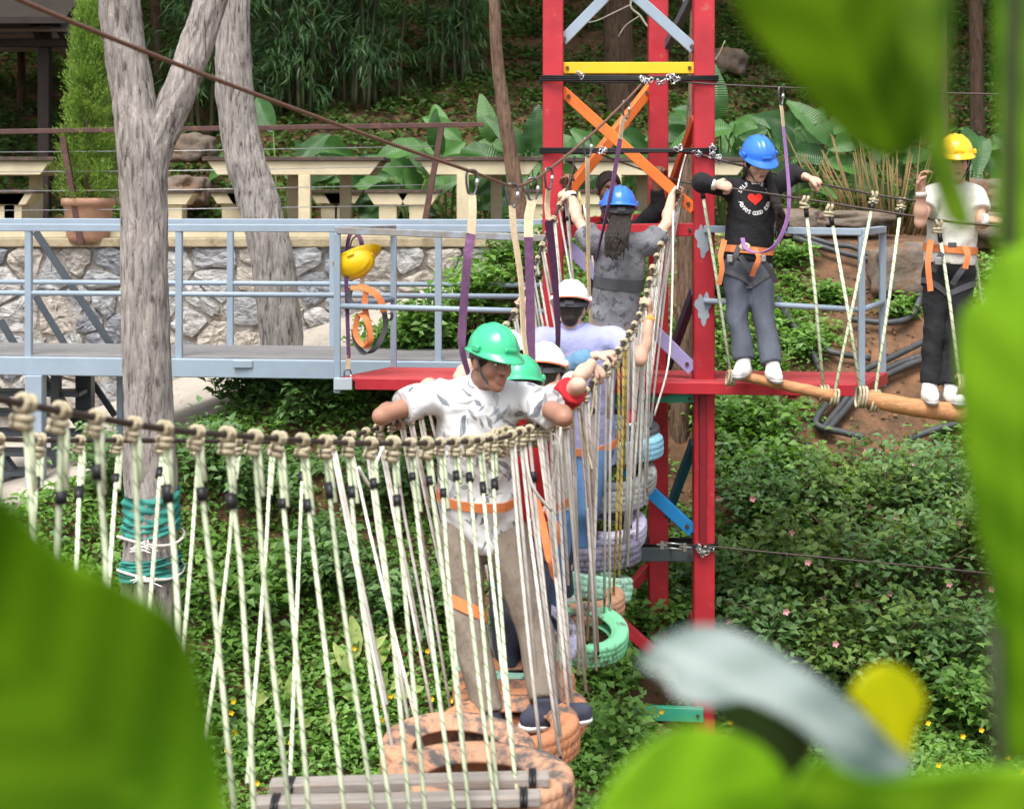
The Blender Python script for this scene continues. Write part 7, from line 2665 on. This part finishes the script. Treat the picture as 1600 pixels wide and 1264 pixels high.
# ================================================================ FOREGROUND LEAVES, close to the viewer
fg_mats = {
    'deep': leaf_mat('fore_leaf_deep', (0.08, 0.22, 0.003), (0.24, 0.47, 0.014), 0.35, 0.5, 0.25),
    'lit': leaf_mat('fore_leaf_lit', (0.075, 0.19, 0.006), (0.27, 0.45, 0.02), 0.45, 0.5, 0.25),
    'grey': leaf_mat('fore_leaf_grey_sheen', (0.06, 0.10, 0.085), (0.26, 0.31, 0.295), 0.1, 0.3, 0.6),  # pale underside colour with the sky's sheen painted into the grey
    'dark': leaf_mat('fore_leaf_dark', (0.03, 0.08, 0.02), (0.055, 0.13, 0.035), 0.15, 0.45, 0.35),
    'yellow': leaf_mat('fore_leaf_yellow', (0.48, 0.50, 0.003), (0.58, 0.56, 0.005), 0.5, 0.5, 0.2)}


def fore_leaf(parent, outline, D, mkey, gx_=0.0, gy_=0.0, curve=0.0, name='leaf'):
    """leaf blade grown from its outline, with a bent surface and thickness"""
    bm = bmesh.new()
    pts = []
    S = spline([Vector((a, c, 0)) for a, c in outline + [outline[0]]], 4)[:-1]
    vs_ = [bm.verts.new((p.x, p.y, 0)) for p in S]
    bm.faces.new(vs_)
    bmesh.ops.triangulate(bm, faces=bm.faces[:])
    for _k in range(2):
        bmesh.ops.subdivide_edges(bm, edges=[e for e in bm.edges if e.calc_length() > 22], cuts=3, use_grid_fill=True)
        bmesh.ops.triangulate(bm, faces=bm.faces[:])
    cx = sum(p.x for p in S) / len(S)
    cy = sum(p.y for p in S) / len(S)
    A_ = np.array([(p.x - cx, p.y - cy) for p in S])
    ev = np.linalg.eigh(A_.T @ A_)[1]
    Vs = []
    Tn = []
    for v in bm.verts:
        dx, dy = (v.co.x - cx) / 400, (v.co.y - cy) / 400
        d = D + gx_ * dx + gy_ * dy + curve * (dx * dx + dy * dy)
        Vs.append(w(v.co.x, v.co.y, d))
        al = (v.co.x - cx) * ev[0, 1] + (v.co.y - cy) * ev[1, 1]
        ac = (v.co.x - cx) * ev[0, 0] + (v.co.y - cy) * ev[1, 0]
        Tn.append(min(1, max(0, 0.36 + 0.34 * math.sin(v.co.x * 0.011 + v.co.y * 0.007) + 0.2 * math.sin((al + abs(ac) * 0.8) * 0.05) + 0.5 * math.exp(-(ac / 9) ** 2) + 0.12 * (ac > 0))))
    for v, p in zip(bm.verts, Vs):
        v.co = p
    me = bpy.data.meshes.new(name)
    bm.to_mesh(me)
    bm.free()
    at = me.attributes.new('tint', 'FLOAT', 'POINT')
    at.data.foreach_set('value', Tn)
    for p in me.polygons:
        p.use_smooth = True
    me.materials.append(fg_mats[mkey])
    o = link(bpy.data.objects.new(name, me), parent)
    so = o.modifiers.new('thickness', 'SOLIDIFY')
    so.thickness = 0.0012
    return o


def gz(x, y):
    return float(ground_z(x, y))


fp1 = thing('foreground_plant', (-0.30, 0.72, gz(-0.3, 0.72)), 'out of focus deep green leaf filling the lower left corner', 'plant', 'foreground plants')
fore_leaf(fp1, [(-320, 720), (-150, 690), (0, 772), (90, 858), (190, 912), (262, 955), (298, 1005), (322, 1100), (345, 1190), (358, 1290), (340, 1420), (150, 1520), (-120, 1500), (-300, 1300), (-380, 1000)], 0.80, 'deep', 0.06, 0.05, -0.05)
MB().tube(spline([w(150, 1500, 0.83), w(130, 1700, 0.82), Vector((-0.30, 0.74, gz(-0.3, 0.74)))], 6), 0.006, 8).build('stalk', stem_m, fp1)
fp2 = thing('foreground_plant', (0.33, 0.8, gz(0.33, 0.8)), 'out of focus leafy plant along the right side and top right corner', 'plant', 'foreground plants')
fore_leaf(fp2, [(1090, -120), (1150, 15), (1200, 84), (1258, 150), (1310, 206), (1350, 238), (1392, 248), (1428, 236), (1452, 190), (1470, 90), (1478, -140), (1300, -260)], 0.86, 'lit', 0.05, 0.08, 0.03)
fore_leaf(fp2, [(1385, -140), (1418, 90), (1448, 200), (1446, 250), (1462, 300), (1478, 342), (1500, 360), (1520, 350), (1516, 318), (1497, 268), (1484, 200), (1484, 90), (1492, -140)], 0.80, 'lit', 0.12, 0.02, 0.0)
fore_leaf(fp2, [(1760, 330), (1640, 370), (1570, 392), (1542, 425), (1530, 462), (1503, 488), (1496, 540), (1500, 650), (1512, 750), (1528, 840), (1546, 905), (1551, 1000), (1554, 1100), (1562, 1168), (1600, 1188), (1700, 1150), (1800, 900), (1840, 600)], 0.90, 'deep', -0.08, 0.03, 0.02)
fore_leaf(fp2, [(1562, -140), (1556, 60), (1560, 200), (1556, 330), (1566, 420), (1620, 440), (1720, 400), (1760, 200), (1740, -140)], 0.97, 'deep', 0.1, 0.0, 0.0)
MB().tube(spline([w(1590, -140, 0.94), w(1578, 300, 0.94), w(1575, 700, 0.95), w(1566, 1000, 0.95), w(1572, 1400, 0.9), Vector((0.33, 0.8, gz(0.33, 0.8)))], 6), 0.0045, 8).build('stem', mat('dark_stem', (0.025, 0.035, 0.008), 0.6, 0.2), fp2)
fp3 = thing('foreground_plant', (0.16, 0.72, gz(0.16, 0.72)), 'out of focus plant at the bottom right with a leaf painted grey with sky sheen and a yellow leaf', 'plant', 'foreground plants')
fore_leaf(fp3, [(905, 1330), (935, 1255), (962, 1210), (1010, 1162), (1060, 1134), (1110, 1136), (1160, 1150), (1205, 1178), (1232, 1222), (1250, 1290), (1200, 1420), (1000, 1430)], 0.86, 'deep', 0.05, 0.0, 0.02)
fore_leaf(fp3, [(1205, 1330), (1232, 1235), (1262, 1192), (1290, 1182), (1322, 1202), (1372, 1216), (1450, 1202), (1530, 1196), (1620, 1200), (1760, 1220), (1760, 1440), (1400, 1480)], 0.83, 'deep', 0.04, 0.03, 0.0)
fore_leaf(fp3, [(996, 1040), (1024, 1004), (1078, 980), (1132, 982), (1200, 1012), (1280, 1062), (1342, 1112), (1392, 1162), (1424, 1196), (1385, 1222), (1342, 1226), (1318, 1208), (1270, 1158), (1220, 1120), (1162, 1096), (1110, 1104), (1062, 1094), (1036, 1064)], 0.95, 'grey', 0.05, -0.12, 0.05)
fore_leaf(fp3, [(1108, 1108), (1160, 1098), (1222, 1122), (1268, 1160), (1256, 1196), (1236, 1232), (1196, 1186), (1146, 1138)], 0.97, 'dark', 0.0, 0.1, 0.0)
fore_leaf(fp3, [(1324, 1084), (1350, 1050), (1386, 1036), (1422, 1054), (1444, 1088), (1440, 1122), (1426, 1152), (1416, 1200), (1390, 1170), (1355, 1120)], 1.02, 'yellow', 0.05, -0.03, 0.0)
MB().tube(spline([w(1235, 1230, 0.92), w(1240, 1420, 0.88), w(1230, 1800, 0.8), Vector((0.16, 0.72, gz(0.16, 0.72)))], 6), 0.006, 8).build('stem', stem_m, fp3)
MB().tube(spline([w(1412, 1190, 1.02), w(1390, 1330, 0.95), w(1240, 1700, 0.85)], 6), 0.003, 8).build('stem', stem_m, fp3)
